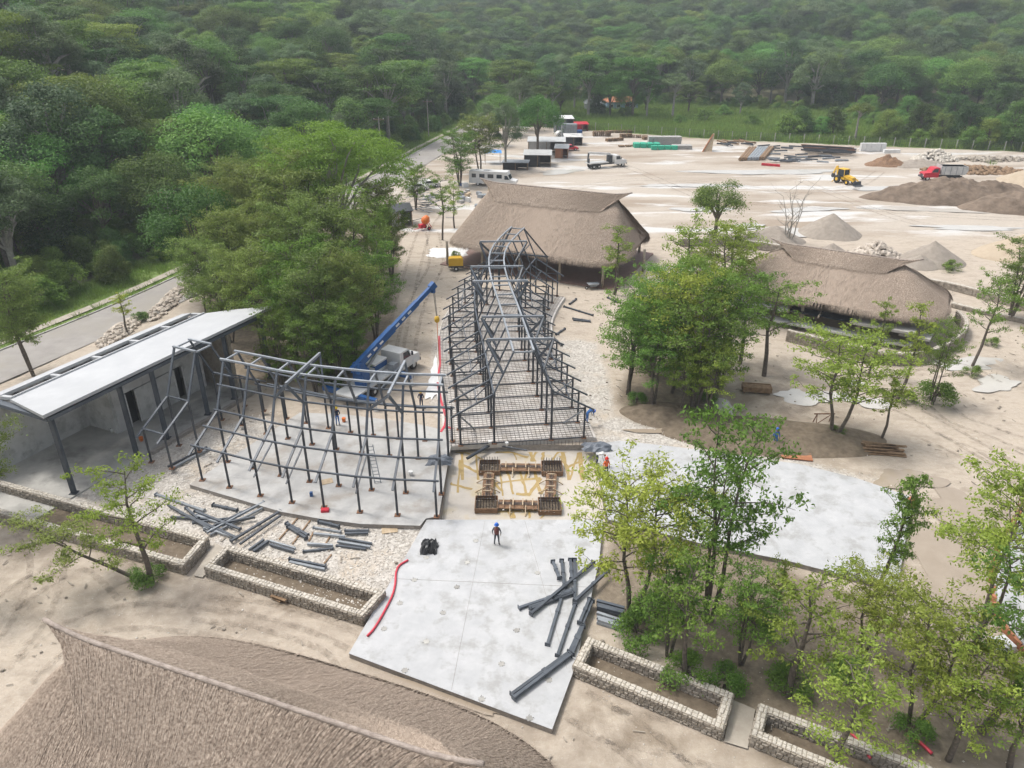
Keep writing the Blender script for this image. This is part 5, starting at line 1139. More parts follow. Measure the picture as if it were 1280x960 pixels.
Z8 = lambda p: (620+p[0]/4.36, 680+p[1]/4.36)
for i, (a, b) in enumerate([((125,350),(420,250)),((185,345),(415,270)),((190,380),(530,100)),((280,550),(375,230)),((372,235),(358,90)),((345,185),(310,95)),((405,85),(412,190)),((428,85),(430,310)),((430,310),(610,145)),((335,610),(430,330)),((85,820),(400,590)),((95,838),(405,604)),((400,590),(470,440)),((415,600),(475,450)),((455,430),(510,300)),((470,440),(525,310)),((185,355),(420,262))]):
    loose('steel_tube', Z8(a), Z8(b), .17, .17, M['steel'], 'loose grey steel member lying on the bare front slab', 'steel member', 'steel members on the front slab', z=ZS+.1+.06*(i % 3), flange=True)
for (a, b) in [((550,310),(700,350)),((550,330),(700,370)),((550,350),(715,400)),((550,375),(715,430)),((550,400),(715,445)),((550,425),(695,470)),((552,340),(690,376)),((556,412),(700,458))]:
    loose('steel_tube', Z8(a), Z8(b), .18, .18, M['steel_light' if a[1] > 360 else 'steel'], 'grey steel tube in the bundle between the slab edge and a shrub', 'steel tube', 'steel tubes bundled beside the slab', z=.1+(.18 if a[1] in (340, 412) else 0))
for (a, b) in [((705,383),(741,394)),((716,398),(737,401)),((717,400),(738,402)),((712,380),(720,374)),((695,418),(706,411)),((690,420),(702,432)),((760,372),(772,378))]:
    loose('steel_tube', a, b, .16, .16, M['steel'], 'loose grey steel tube on the pale ground near the large palapa', 'steel tube', 'steel tubes near the large palapa', z=.09, flange=True)
def hose(name, px, r, m_, label, cat, z=.06, n=8):
    P = catmull([tuple(at(u, v, z)) for u, v in px], 5); mb = MB(); mb.tube(P, r, 8); return tag(mb.build(name, m_, smooth=True), label, cat)
hose('red_conduit', [(510,700),(499,707),(495,716),(494,730),(490,745),(480,765),(468,785),(459,795)], .07, M['redpipe'], 'long red flexible pipe curving along the slab edge by the planter', 'pipe', ZS+.07)
hose('red_conduit', [(1135,918),(1150,928),(1165,942)], .09, M['redpipe'], 'short red pipe lying in leaf litter under the trees', 'pipe', .1)
hose('red_conduit', [(1062,915),(1072,925),(1088,948)], .07, M['redpipe'], 'red pipe half hidden in the planter foliage', 'pipe', .5)
for i, px in enumerate(([(549,420),(550,455),(548,468)], [(547,478),(551,500),(557,520)], [(558,522),(556,532),(551,540)], [(560,534),(566,536)])):
    P = [at(u, v, .35) for u, v in px]; mb = MB()
    for a, b in zip(P[:-1], P[1:]): mb.bar(a, b, .2, .05)
    tag(mb.build('safety_net', M['redpipe']), ['strip of red safety netting along the upper edge of the rebar mat', 'middle strip of red safety netting beside the rebar mat', 'torn lower end of the red safety netting', 'small red rag on the slab corner by the netting'][i], 'netting')
def crumple(name, u, v, s, m_, label, cat, z=0.0, seed=1, hgt_=.7):
    p = at(u, v, z); rg = random.Random(seed); mb = MB(); n = 9; vs = []; fs = []
    for j in range(n):
        for i in range(n):
            a, b = i/(n-1)-.5, j/(n-1)-.5; k = max(0, 1-2*max(abs(a), abs(b))); x, y = a*s[0]*(1+rg.uniform(-.15, .15)), b*s[1]*(1+rg.uniform(-.15, .15)); vs.append((p.x+x, p.y+y, z+.02+s[2]*(k**.5*hgt_+rg.uniform(0, .35)*(k > 0))))
    for j in range(n-1):
        for i in range(n-1): q = j*n+i; fs.append((q, q+1, q+n+1, q+n))
    base = len(vs)
    mb.add(vs, fs); return tag(mb.build(name, m_), label, cat)
crumple('black_sack', 536, 686, (1.15, 1.2, .75), M['blackplastic'], 'shiny black plastic sack on the corner of the bare slab', 'sack', ZS, 1)
crumple('plastic_sheet', 549, 576, (1.9, 1.3, .5), M['greyplastic'], 'crumpled grey-blue sheet on the slab corner by the pit', 'sheet', ZS, 2)
crumple('plastic_sheet', 746, 560, (2.3, 1.2, .5), M['greyplastic'], 'crumpled grey sheet at the wide slab corner above the bending worker', 'sheet', ZS, 3)
crumple('white_tarp', 562, 316, (6, 5, .35), M['whitesheet'], 'white sheet spread on the ground under a slender tree by the palapa', 'tarp', 0, 4, .5)
crumple('white_tarp', 548, 470, (1.6, 9, .1), M['whitesheet'], 'pale plastic sheet strip beside the long rebar mat', 'tarp', .05, 5, .3)
# plywood, drums and small clutter
def slabbox(name, u, v, s, m_, label, cat, z=0.0, rz=0.0, group=None):
    p = at(u, v, z); mb = MB(); mb.box((p.x, p.y, z+s[2]/2), s, rz); return tag(mb.build(name, m_), label, cat, group)
slabbox('plywood_sheet', 408.5, 602, (.9, .7, .03), M['wood_pale'], 'tan board lying on the slab under the steel wing', 'board', ZS, .4)
slabbox('plywood_sheet', 487, 662, (1.1, .8, .04), M['wood_pale'], 'orange-brown board on the gravel at the slab edge', 'board', .02, .2)
slabbox('plywood_sheet', 995, 569, (2.4, 1.4, .08), M['terracotta'], 'reddish plywood sheet on the gravel beside the wide white slab', 'board', .05, -.2)
slabbox('red_case', 406.5, 639, (.55, .35, .2), M['red'], 'small red case at the foot of a front column', 'case', ZS, .1)
slabbox('blue_jug', 389.5, 620, (.2, .2, .35), M['blue'], 'small dark blue jug on the slab under the steel wing', 'jug', ZS)
for (u, v, lab) in ((513.5,594,'white bucket on the slab under the steel wing by the ladder'),(430,527,'orange-red bucket at the back of the steel wing'),(177,551,'orange bucket by the second column of the building'),(141,540,'white bucket by the doorway of the building')):
    p = at(u, v, ZS if u > 400 else .1); mb = MB(); mb.lathe([(.14,0),(.18,.36),(.17,.38),(.13,.34)], p, 12); tag(mb.build('bucket', M['orange' if 'orange' in lab else 'white'], smooth=True), lab, 'bucket')
# ladder lying against a column
la = thing('ladder', 'pale aluminium ladder leaning on an inner column of the steel wing', 'ladder', tuple(at(474, 602, ZS)))
pa, pb_ = at(472.5, 604, ZS), Vector(at(462, 556, 3.2)); sdv = Vector((.22, .04, 0))
for s in (-1, 1): member('rail', pa+sdv*s, pb_+sdv*s, .05, .07, M['steel_light'], la)
for k in range(11): c = lerp(pa, pb_, (k+.5)/11); member('rung', c-sdv, c+sdv, .04, .04, M['steel_light'], la)
# pale scrap timber by the planter, timber stack, bench
for i in range(7):
    a = (320+rg.uniform(0, 30), 740+rg.uniform(-3, 9)); loose('scrap_board', a, (a[0]+rg.uniform(8, 22), a[1]+rg.uniform(0, 7)), .22, .05, M['wood'], 'piece of brown scrap board dropped against the stone planter', 'scrap board', 'scrap boards at the planter', z=.05+.04*i)
for i in range(16):
    v0 = 562-(i//4)*3.4; a = (1080+rg.uniform(-4, 3), v0+(i % 4)*1.6); loose('timber_board', a, (a[0]+rg.uniform(42, 54), a[1]+rg.uniform(1, 6)), .26, .06, M['wood'], 'weathered brown plank in the timber stack under the thin sapling', 'plank', 'planks in the timber stack', z=.05+.08*(i//4)*1.6)
bx = thing('timber_trough', 'dark timber trough standing on damp ground under the leafy clump', 'trough', tuple(at(945, 490)))
c = at(945, 490)
for (dx, dy, sx, sy) in ((0,-.5,2.6,.06),(0,.5,2.6,.06),(-1.3,0,.06,1.0),(1.3,0,.06,1.0)): q = rotz((dx, dy, 0), -.15); MB().box((c.x+q.x, c.y+q.y, .45), (sx, sy, .5), -.15).build('board', M['wood'], bx)
MB().box((c.x, c.y, .62), (2.5, .95, .04), -.15).build('bottom_board', M['wood'], bx)
for sx in (-1.15, 1.15):
    for sy in (-.42, .42): q = rotz((sx, sy, 0), -.15); MB().box((c.x+q.x, c.y+q.y, .2), (.09, .09, .42), -.15).build('leg', M['wood'], bx)
tr = thing('trestle', 'rusty red metal trestle beside the bushy young tree', 'trestle', tuple(at(1028, 530))); c = at(1028, 530)
for s in (-.7, .7):
    for e in (-.35, .35): member('leg', c+Vector((s, e, 0)), c+Vector((s*.9, 0, 1.0)), .06, .06, M['rust'], tr)
member('top_rail', c+Vector((-.9, 0, 1.02)), c+Vector((.9, 0, 1.02)), .08, .08, M['rust'], tr); member('brace', c+Vector((-.7, -.3, .15)), c+Vector((.6, 0, .95)), .05, .05, M['rust'], tr)
# earth bank below the leafy clump
def mound(name, P, hh, m_, label, cat, seed, rough=.25, nseg=30, ridge=False, sharp=1.0):
    """heap with an uneven foot: P = (centre x, y, rx, ry, rot)"""
    x, y, rx, ry, ro = P; rg = random.Random(seed); of = Vector((rg.uniform(0, 99), rg.uniform(0, 99), 0)); vs = []; fs = []; nr = 26; na = nseg*2
    for j in range(nr+1):
        f = j/nr
        for i in range(na):
            a = 2*math.pi*i/na; foot = 1+.13*mnoise.noise(Vector((math.cos(a)*1.5, math.sin(a)*1.5, seed*3.1))); px_, py_ = rx*f*foot*math.cos(a), ry*f*foot*math.sin(a)
            prof = max(0, 1-f)**sharp if not ridge else max(0, 1-f**2.2); z = hh*prof
            z *= 1+rough*mnoise.fractal(Vector((px_*.45, py_*.45, 0))+of, 1, 2, 4); z += rough*.5*mnoise.fractal(Vector((px_*1.3, py_*1.3, 5))+of, 1, 2, 3)*min(1, (1-f)*6); q = rotz((px_, py_, 0), ro); vs.append((x+q.x, y+q.y, max(z, -.05)-.04*(f > .98)))
    for j in range(nr):
        for i in range(na): i2 = (i+1) % na; fs.append((j*na+i, (j+1)*na+i, (j+1)*na+i2, j*na+i2))
    return tag(MB().add(vs, fs).build(name, m_, smooth=True), label, cat)
def mpx(u, v, rx, ry, ro=0): p = at(u, v); return (p.x, p.y, rx, ry, ro)
mound('earth_bank', mpx(965,545,9.5,3.4,-.12), .75, M['soil'], 'low dark earth bank along the gravel under the young trees', 'earth bank', 31, .35, ridge=True)
mound('earth_bank', mpx(850,520,5.5,2.6,-.2), .5, M['soil'], 'low earth bed at the feet of the clump beside the steel frame', 'earth bank', 32, .3, ridge=True)
mound('gravel_heap', mpx(1037,292,4.9,4.6), 3.4, M['gravelpile'], 'tall smooth cone of grey gravel behind the thatched hall', 'gravel heap', 33, .08)
mound('gravel_heap', mpx(968,300,5.0,4.4), 2.4, M['gravelpile'], 'broad grey gravel heap at the foot of the bare tree', 'gravel heap', 34, .1)
mound('gravel_heap', mpx(1040,313,1.9,1.6), 1.1, M['gravelpile'], 'tiny grey gravel heap behind the ridge of the hall', 'gravel heap', 35, .1)
mound('gravel_heap', mpx(1163,326,5.0,3.8), 2.9, M['gravelpile'], 'grey gravel heap beside the rock pile with a second peak', 'gravel heap', 36, .08)
mound('gravel_heap', mpx(1148,332,3.2,2.4), 1.6, M['gravelpile'], 'smaller gravel peak leaning on the heap beside the rock pile', 'gravel heap', 37, .08)
mound('sand_heap', mpx(1285,318,8.5,5.5,.15), 3.6, M['sandpile'], 'large tan sand heap behind the rounded yellow-green tree', 'sand heap', 38, .12)
mound('sand_heap', mpx(1300,228,9,7), 3.6, M['sandpile'], 'tan sand heap at the end of the long earth ridge', 'sand heap', 39, .15)
mound('earth_ridge', mpx(1203,250,18.5,5.6,-.14), 3.6, M['dirtpile'], 'long dark ridge of excavated earth in front of the red truck', 'earth ridge', 40, .24, 60, True)
mound('earth_ridge', mpx(1300,262,14,5.2,-.1), 3.2, M['dirtpile'], 'continuing dark earth ridge at the sand heap end', 'earth ridge', 41, .24, 40, True)
mound('rubble_heap', mpx(1110,206,5.5,3.2), 2.2, M['formwork'], 'dark heap of scrap in the yard behind the yellow backhoe', 'scrap heap', 42, .5)
mound('gravel_heap', mpx(1150,207,8,3.4), 1.6, M['gravelpile'], 'low grey heap beside the dark scrap heap', 'gravel heap', 43, .2)
def rockpile(u, v, rx, ry, hh, n, seed, label, sz=(.25, .55), m_=None):
    p = at(u, v); rg = random.Random(seed); mb = MB()
    for k in range(n):
        a = rg.uniform(0, 6.283); f = math.sqrt(rg.random()); z = hh*(1-f)+rg.uniform(-.1, .15); s = rg.uniform(*sz); mb.rock((p.x+rx*f*math.cos(a), p.y+ry*f*math.sin(a), max(z, .05)), (s*rg.uniform(.7, 1.2), s, s*rg.uniform(.5, .9)), rg)
    return tag(mb.build('rock_pile', m_ or M['rockpile']), label, 'rock pile')
rockpile(1093, 322, 3.8, 3.0, 2.3, 420, 1, 'pile of broken pale stones between two gravel heaps'); rockpile(1168, 200, 5.5, 3, 2.6, 260, 2, 'white stone pile by the back fence behind the red truck', (.3, .7), M['stone_cap'])
rockpile(1215, 214, 11, 4, .9, 240, 3, 'scattered brown rubble and broken panels beside the red truck', (.3, .9), M['wood']); rockpile(1240, 200, 9, 3, .7, 120, 4, 'low strewn rubble along the back fence by the sand heap', (.3, .8), M['stone'])
rockpile(205, 385, 1.2, 4.5, .5, 200, 5, 'loose rubble edging along the road behind the white roof', (.15, .35)); rockpile(150, 415, 1.3, 4.5, .5, 200, 6, 'loose rubble heap by the road at the middle of the white roof', (.15, .35)); rockpile(225, 365, 1.2, 5, .5, 200, 7, 'loose rubble edging at the grove corner by the road', (.15, .35))

# scattered gravel stones: real pebbles on the pale beds
prg = np.random.default_rng(6); mb_v = []; n = 0; P_ = []
for poly, k in ((GRAVEL[0], 11000), (GRAVEL[1], 3000), (GRAVEL[3], 1500)):
    xs = [p[0] for p in poly]; ys = [p[1] for p in poly]; qx, qy = prg.uniform(min(xs)-1, max(xs)+1, k*3), prg.uniform(min(ys)-1, max(ys)+1, k*3); s_ = polydist(qx, qy, poly) < prg.normal(0, .8, k*3); P_.append(np.stack([qx[s_], qy[s_]], 1)[:k])
P_ = np.concatenate(P_); dirt_px = np.stack([prg.uniform(-30, 40, 5000), prg.uniform(18, 60, 5000)], 1); P_ = np.concatenate([P_, dirt_px]); T = len(P_)
octv = np.array([(1,0,0),(-1,0,0),(0,1,0),(0,-1,0),(0,0,1),(0,0,-.6)], float); octf = np.array([(0,2,4),(2,1,4),(1,3,4),(3,0,4)])
s = prg.uniform(.03, .085, T)*np.where(prg.random(T) < .06, 1.8, 1); s[-5000:] *= .6; V = octv[None]*(s[:, None, None]*prg.uniform(.6, 1.3, (T, 6, 1))); a = prg.uniform(0, 6.28, T); ca, sa = np.cos(a)[:, None], np.sin(a)[:, None]
V = np.stack([V[..., 0]*ca-V[..., 1]*sa*.7, V[..., 0]*sa+V[..., 1]*ca*.7, V[..., 2]*.8], -1); V[..., 0] += P_[:, 0, None]; V[..., 1] += P_[:, 1, None]; V[..., 2] += .01
F = (octf[None]+(np.arange(T)*6)[:, None, None]).reshape(-1, 3); tag(link('gravel', mesh_np('gravel', V.reshape(-1, 3), F, mat('pebble', (.40,.36,.31), (.68,.65,.60), 3, .9, contrast=(.35, .65)))), 'loose pale gravel stones strewn over the beds', 'gravel', kind='stuff')

# offcuts, splinters and clods trodden into the open ground
lr = random.Random(12); mb = MB(); keepout = [[(-6.2,42.6),(-9.3,30.2),(2.1,25.2),(6.8,42.5),(6.8,53),(-5,53)],[(-24.6,46.9),(-13.6,42.4),(-5,42.8),(-5,55),(-19,58.2)],[(6.8,42.5),(6.8,52.8),(9,53.4),(22.8,49.8),(29.8,45.1),(23.9,35.3)],[(-46,46),(-20.9,37),(-20.3,40.2),(-44.5,49.2)],[(-19.7,36.8),(-8.6,32.5),(-7.5,35),(-18.9,39.4)],[(3.1,29),(10.4,24.8),(11.7,27.3),(4.2,31.3)],[(-7.5,53),(-9,75),(-6,92),(8,92),(5,75),(7,53)]]
for k in range(1500):
    x, y = lr.uniform(-34, 62), lr.uniform(20, 112)
    if any(bool(inpoly(np.array(x), np.array(y), p)) for p in keepout): continue
    z = hz1(x, y)+.05
    if lr.random() < .55: a = lr.uniform(0, 3.14); l = lr.uniform(.15, .7); mb.bar((x, y, z), (x+l*math.cos(a), y+l*math.sin(a), z+lr.uniform(0, .06)), lr.uniform(.03, .1), .03)
    else: q = lr.uniform(.05, .16); mb.rock((x, y, z), (q, q*.8, q*.6), lr)
tag(mb.build('site_litter', M['stone']), 'small offcuts, splinters and clods trodden into the site ground', 'litter', kind='stuff')

# ------------------------------------------------------------------ vehicles (built around the origin, +x is forward)
def wheel(t, x, y, r, w, dual=False, m_rim='white'):
    mb = MB(); Mx = Matrix.Rotation(math.pi/2, 3, 'X'); pr = [(r*.62,-w/2),(r*.93,-w/2),(r,-w*.3),(r,w*.3),(r*.93,w/2),(r*.62,w/2)]
    mb.lathe(pr, (x, y, r), 18, Mx); o = mb.build('wheel', M['tyre'], t, True)
    for s in (-1, 1): b = MB(); b.lathe([(r*.58,-.02),(r*.5,.02),(r*.2,.05),(.01,.05)], (x, y+s*w*.44, r), 14, Matrix.Rotation(-s*math.pi/2, 3, 'X')); b.build('rim', M[m_rim], o)
    return o
def prism_xz(mb, prof, y0, y1):
    """side profile (x, z) extruded across the vehicle"""
    n = len(prof); vs = [(p[0], y0, p[1]) for p in prof]+[(p[0], y1, p[1]) for p in prof]; fs = [tuple(range(n)), tuple(range(2*n-1, n-1, -1))]
    for i in range(n): j = (i+1) % n; fs.append((j, i, n+i, n+j))
    return mb.add(vs, fs)
def truck_cab(t, x0, m_, L=3.4, w=2.3, z0=.95):
    """bonneted cab from x0 backwards to x0-L"""
    b = MB(); prism_xz(b, [(x0,z0-.25),(x0,z0+.45),(x0-.15,z0+.62),(x0-1.35,z0+.75),(x0-1.75,z0+1.55),(x0-2.0,z0+1.7),(x0-L,z0+1.7),(x0-L,z0-.25)], -w/2, w/2); cab = b.build('cab', M[m_], t)
    for s in (-1, 1):
        b = MB(); prism_xz(b, [(x0-1.55,z0+.8),(x0-1.88,z0+1.5),(x0-2.75,z0+1.52),(x0-2.75,z0+.8)], s*w/2-.012*(s < 0), s*w/2+.012*(s > 0)); b.build('side_window', M['glass'], cab)
        b = MB(); b.box((x0-.02, s*w*.36, z0+.12), (.08, .28, .2)); b.build('headlight', M['white'], t)
        b = MB(); b.box((x0-1.5, s*(w/2+.18), z0+1.1), (.08, .2, .4)); b.bar((x0-1.5, s*w/2, z0+.9), (x0-1.5, s*(w/2+.18), z0+.95), .04); b.build('mirror', M['steel_dark'], t)
        b = MB(); prism_xz(b, [(x0-.2,z0-.2),(x0-.25,z0+.12),(x0-.7,z0+.25),(x0-1.25,z0+.15),(x0-1.35,z0-.2)], s*w/2, s*(w/2+.12)); b.build('fender', M[m_], t)
    b = MB(); b.add([(x0-1.38,-w*.43,z0+.8),(x0-1.38,w*.43,z0+.8),(x0-1.74,w*.40,z0+1.5),(x0-1.74,-w*.40,z0+1.5)], [(0,1,2,3)]); b.build('windscreen', M['glass'], cab)
    b = MB(); b.box((x0+.08, 0, z0-.2), (.2, w, .28)); b.build('bumper', M['steel_dark'], t)
    b = MB(); b.box((x0+.015, 0, z0+.16), (.03, w*.5, .42)); b.build('grille', M['steel_dark'], t)
    return cab
def chassis(t, xf, xr, axles, r=.5):
    b = MB()
    for s in (-.45, .45): b.bar((xf, s, .85), (xr, s, .85), .16, .28)
    b.build('chassis', M['steel_dark'], t)
    for i, x in enumerate(axles):
        for s in (-1, 1): wheel(t, x, s*(.98 if i == 0 else .93), r, .3 if i == 0 else .55)
# blue telescopic crane truck
ctp = Vector((-13.4, 63.2, 0)); cra = math.atan2(.89, .46); cr = thing('crane_truck', 'blue telescopic crane truck with white cab working beside the steel wing', 'crane truck', ctp, cra, world_space=False)
truck_cab(cr, 6.6, 'white', 3.3); chassis(cr, 6.2, -3.8, (5.6, -1.0, -2.4))
b = MB(); b.box((-.4, 0, 1.12), (7.2, 2.3, .16)); b.build('deck', M['tin'], cr)
for x in (2.5, -3.2):
    b = MB(); b.box((x, 0, .95), (.42, 6.0, .42)); b.build('outrigger_beam', M['blue'], cr)
    for s in (-1, 1): b = MB(); b.tube([(x, s*2.95, .1), (x, s*2.95, 1.15)], .09, 8); b.lathe([(.28,.02),(.28,.09),(.1,.14)], (x, s*2.95, 0), 10); b.build('outrigger_leg', M['white'], cr)
b = MB(); b.lathe([(.75,1.2),(.75,1.5),(.6,1.55)], (-1.2, 0, 0), 16); b.box((-1.3, 0, 2.1), (1.1, 1.1, 1.2)); b.taper((-1.5, 0, 2.6), (1.3, 1.0), (.7, .8), .9); b.build('turret', M['blue'], cr)
b = MB(); b.box((1.7, .55, 1.75), (1.9, 1.1, 1.0)); b.box((1.7, .55, 2.27), (2.0, 1.2, .06)); b.build('engine_box', M['white'], cr); b = MB(); b.box((1.7, -.02, 1.75), (1.92, .02, .4)); b.box((1.7, .55, 2.0), (1.93, 1.13, .16)); b.build('stripe', M['blue'], cr)
b = MB(); b.box((2.6, -.75, 1.5), (.8, .7, .7)); b.build('tool_box', M['steel_light'], cr)
inv = (Matrix.Translation(ctp) @ Matrix.Rotation(cra, 4, 'Z')).inverted()
piv = Vector((-1.5, 0, 3.3)); tipw = Vector(at(541, 357, 9.0)); tipl = inv @ tipw; bd = (tipl-piv); bdn = bd.normalized()
def box_between(name, p, q, w, h, m_, parent=cr): return member(name, p, q, w, h, m_, parent, up='Y')
box_between('boom', piv-bdn*.9, piv+bd*.45, .55, .62, M['blue']); box_between('boom_section', piv+bd*.45, piv+bd*.78, .44, .5, M['blue']); box_between('boom_section', piv+bd*.78, piv+bd*.985, .36, .4, M['blue'])
b = MB(); b.bar(tipl-bdn*.35, tipl+bdn*.25, .5, .6); b.bar(tipl, tipl+Vector((.0, 0, -.7)), .34, .34); b.build('boom_head', M['blue'], cr)
box_between('boom_cylinder', piv+Vector((.5, 0, -1.2)), piv+bd*.38-Vector((0, 0, .25)), .22, .22, M['steel_light'])
for f in (.12, .2, .28, .5, .58, .66):
    c = piv+bd*f+Vector((0, 0, 0)); n_ = bdn.cross(Vector((0, 0, 1))).normalized()
    for s in (-1, 1): b = MB(); q = c+n_*s*(.29 if f < .45 else .235); b.bar(q-bdn*.22, q+bdn*.22, .012, .2); b.build('lettering_plate', M['white'], cr)
hookw = Vector(at(543, 409, 5.2)); hookw.x, hookw.y = tipw.x+.25, tipw.y-.1; hookw.z = 5.6; hk = inv @ hookw
for o_ in (-.1, .1): box_between('hoist_rope', tipl+bdn*.1+Vector((o_, 0, -.5)), hk+Vector((o_*.6, 0, .3)), .035, .035, M['steel_dark'])
b = MB(); b.lathe([(.08,-.35),(.24,-.2),(.27,.05),(.2,.28),(.06,.35)], hk, 12); b.build('hook_block', M['yellow'], cr, True)
box_between('sling', hk-Vector((0, 0, .3)), hk-Vector((0, 0, 4.4)), .05, .04, M['orange'])
# white flatbed with folded crane in the yard
ft = thing('boom_truck', 'white flatbed truck with folded crane boom parked in the yard', 'truck', at(757, 209), .42, world_space=False)
truck_cab(ft, 4.8, 'white', 3.0); chassis(ft, 4.4, -4.6, (3.9, -2.4, -3.7)); b = MB(); b.box((-2.4, 0, 1.25), (5.0, 2.4, .18)); b.build('flatbed', M['tin'], ft); b = MB(); b.box((.9, 0, 1.9), (.9, 1.2, 1.5)); b.build('crane_post', M['steel_dark'], ft)
member('boom', (1.0, 0, 2.9), (-4.6, 0, 3.5), .4, .45, M['white'], ft); member('boom_tip', (-4.6, 0, 3.5), (-4.7, 0, 2.4), .3, .3, M['steel_dark'], ft); b = MB(); b.box((-4.6, 0, 1.8), (.2, .9, 1.0)); b.build('boom_rest', M['steel_dark'], ft)
# red tipper with raised grey body
dt = thing('dump_truck', 'red tipper truck with grey skip standing behind the long earth ridge', 'truck', at(1177, 225), math.pi-.05, world_space=False)
truck_cab(dt, 4.4, 'red', 3.0); chassis(dt, 4.0, -3.8, (3.5, -1.8, -3.1)); b = MB(); prism_xz(b, [(1.0,1.3),(1.1,3.0),(-4.2,3.0),(-4.4,2.2),(-3.9,1.3)], -1.25, 1.25); b.build('tipper_body', M['tin'], dt)
for x in (.4, -.8, -2, -3.2):
    for s in (-1, 1): member('body_rib', (x, s*1.27, 1.3), (x, s*1.27, 2.98), .1, .08, M['steel_light'], dt)
b = MB(); b.box((-1.6, 0, 2.95), (4.9, 2.2, .1)); b.build('load', M['soil'], dt); b = MB(); b.box((1.2, 0, 2.6), (.1, 2.5, 1.2)); b.build('headboard', M['tin'], dt)
# backhoe loader
bh = thing('backhoe_loader', 'yellow backhoe loader standing on the wet yard before the earth ridge', 'backhoe', at(1055, 229), -1.15, world_space=False)
for x, r in ((1.5, .5), (-1.1, .8)):
    for s in (-1, 1): wheel(bh, x, s*(.95 if r < .6 else 1.0), r, .35 if r < .6 else .45, m_rim='yellow')
b = MB(); prism_xz(b, [(2.3,.8),(2.3,1.5),(.6,1.75),(.3,1.75),(.3,.8)], -.5, .5); b.build('bonnet', M['yellow'], bh); b = MB(); prism_xz(b, [(.35,.8),(-1.9,.8),(-1.9,1.3),(.35,1.3)], -.6, .6); b.build('body', M['yellow'], bh)
b = MB(); prism_xz(b, [(.3,1.35),(.1,2.75),(-1.4,2.75),(-1.55,1.35)], -.68, .68); b.build('cab_glass', M['glass'], bh); b = MB(); b.box((-.65, 0, 2.82), (1.8, 1.55, .12)); b.build('cab_roof', M['yellow'], bh)
for x, z in ((.3, 0), (-1.55, 0)):
    for s in (-1, 1): member('cab_pillar', (x, s*.7, 1.3), (x-.1 if x > 0 else x+.1, s*.7, 2.78), .09, .09, M['yellow'], bh)
for s in (-.7, .7): member('loader_arm', (.4, s, 1.5), (2.7, s, 1.0), .14, .25, M['yellow'], bh); member('loader_arm', (2.7, s, 1.0), (3.2, s, .45), .14, .22, M['yellow'], bh)
b = MB(); prism_xz(b, [(3.1,.9),(3.3,.2),(4.0,.15),(3.4,.3),(3.25,.9)], -1.1, 1.1); b.build('front_bucket', M['steel_dark'], bh)
member('backhoe_boom', (-1.9, 0, .9), (-2.6, .1, 3.1), .25, .35, M['yellow'], bh); member('dipper', (-2.6, .1, 3.1), (-3.4, .15, 1.5), .22, .3, M['yellow'], bh); b = MB(); prism_xz(b, [(-3.5,1.5),(-3.2,1.4),(-2.9,.8),(-3.3,.6),(-3.6,.9)], -.2, .45); b.build('rear_bucket', M['steel_dark'], bh)
for s in (-1, 1): member('stabiliser', (-1.8, s*.6, .8), (-1.9, s*1.5, .1), .14, .14, M['yellow'], bh)
# long white motor home
rv = thing('motor_home', 'long white motor home parked behind the large palapa', 'motor home', at(618, 232), -.22, world_space=False)
b = MB(); prism_xz(b, [(4.6,.6),(4.7,1.25),(3.5,1.5),(3.1,2.4),(2.9,3.0),(-5,3.0),(-5.1,.6)], -1.2, 1.2); body = b.build('body', M['white'], rv)
for s in (-1, 1):
    for (x, w) in ((-4.0, .9), (-2.3, 1.1), (-.5, 1.2), (1.3, 1.1)): b = MB(); b.box((x, s*1.205, 2.1), (w, .03, .75)); b.build('window', M['glass'], body)
    b = MB(); prism_xz(b, [(2.4,1.55),(2.4,2.3),(2.95,2.3),(3.4,1.55)], s*1.2-.02*(s < 0), s*1.2+.02*(s > 0)); b.build('cab_window', M['glass'], body)
    for x in (3.4, -3.2): wheel(rv, x, s*1.0, .42, .3)
b = MB(); b.add([(3.52,-1.05,1.55),(3.52,1.05,1.55),(3.14,1.0,2.36),(3.14,-1.0,2.36)], [(0,1,2,3)]); b.build('windscreen', M['glass'], body); b = MB(); b.box((-1.5, 0, 3.1), (1.2, .8, .2)); b.box((-3.6, 0, 3.08), (.6, .6, .16)); b.build('roof_unit', M['white'], rv)
def car(u, v, rz, m_, label, pick=False, sc=1.0):
    t = thing('pickup_truck' if pick else 'parked_car', label, 'pickup' if pick else 'car', at(u, v), rz, 'white cars parked by the road' if m_ == 'white' else None, world_space=False)
    pr = [(2.2,.35),(2.2,.8),(1.2,.95),(.5,1.5),(-.6,1.52),(-1.0,1.0),(-2.3,.98),(-2.3,.35)] if pick else [(2.1,.35),(2.1,.75),(1.1,.95),(.4,1.45),(-1.2,1.45),(-1.9,.95),(-2.15,.9),(-2.15,.35)]
    b = MB(); prism_xz(b, pr, -.88, .88); bo = b.build('body', M[m_], t)
    for s in (-1, 1):
        b = MB(); prism_xz(b, [(.95,.98),(.42,1.4),(-.9,1.4),(-1.0,.98)], s*.88-.012*(s < 0), s*.88+.012*(s > 0)); b.build('side_window', M['glass'], bo); b = MB(); b.box((2.18, s*.6, .68), (.06, .35, .16)); b.build('headlight', M['steel_light'], t)
        for x in (1.35, -1.4): wheel(t, x, s*.8, .34, .22)
    b = MB(); b.add([(1.2,-.78,.985),(1.2,.78,.985),(.55,.7,1.47),(.55,-.7,1.47)], [(0,1,2,3)]); b.build('windscreen', M['glass'], bo); b = MB(); b.box((2.22, 0, .45), (.1, 1.7, .2)); b.build('bumper', M['steel_dark'], t); return t
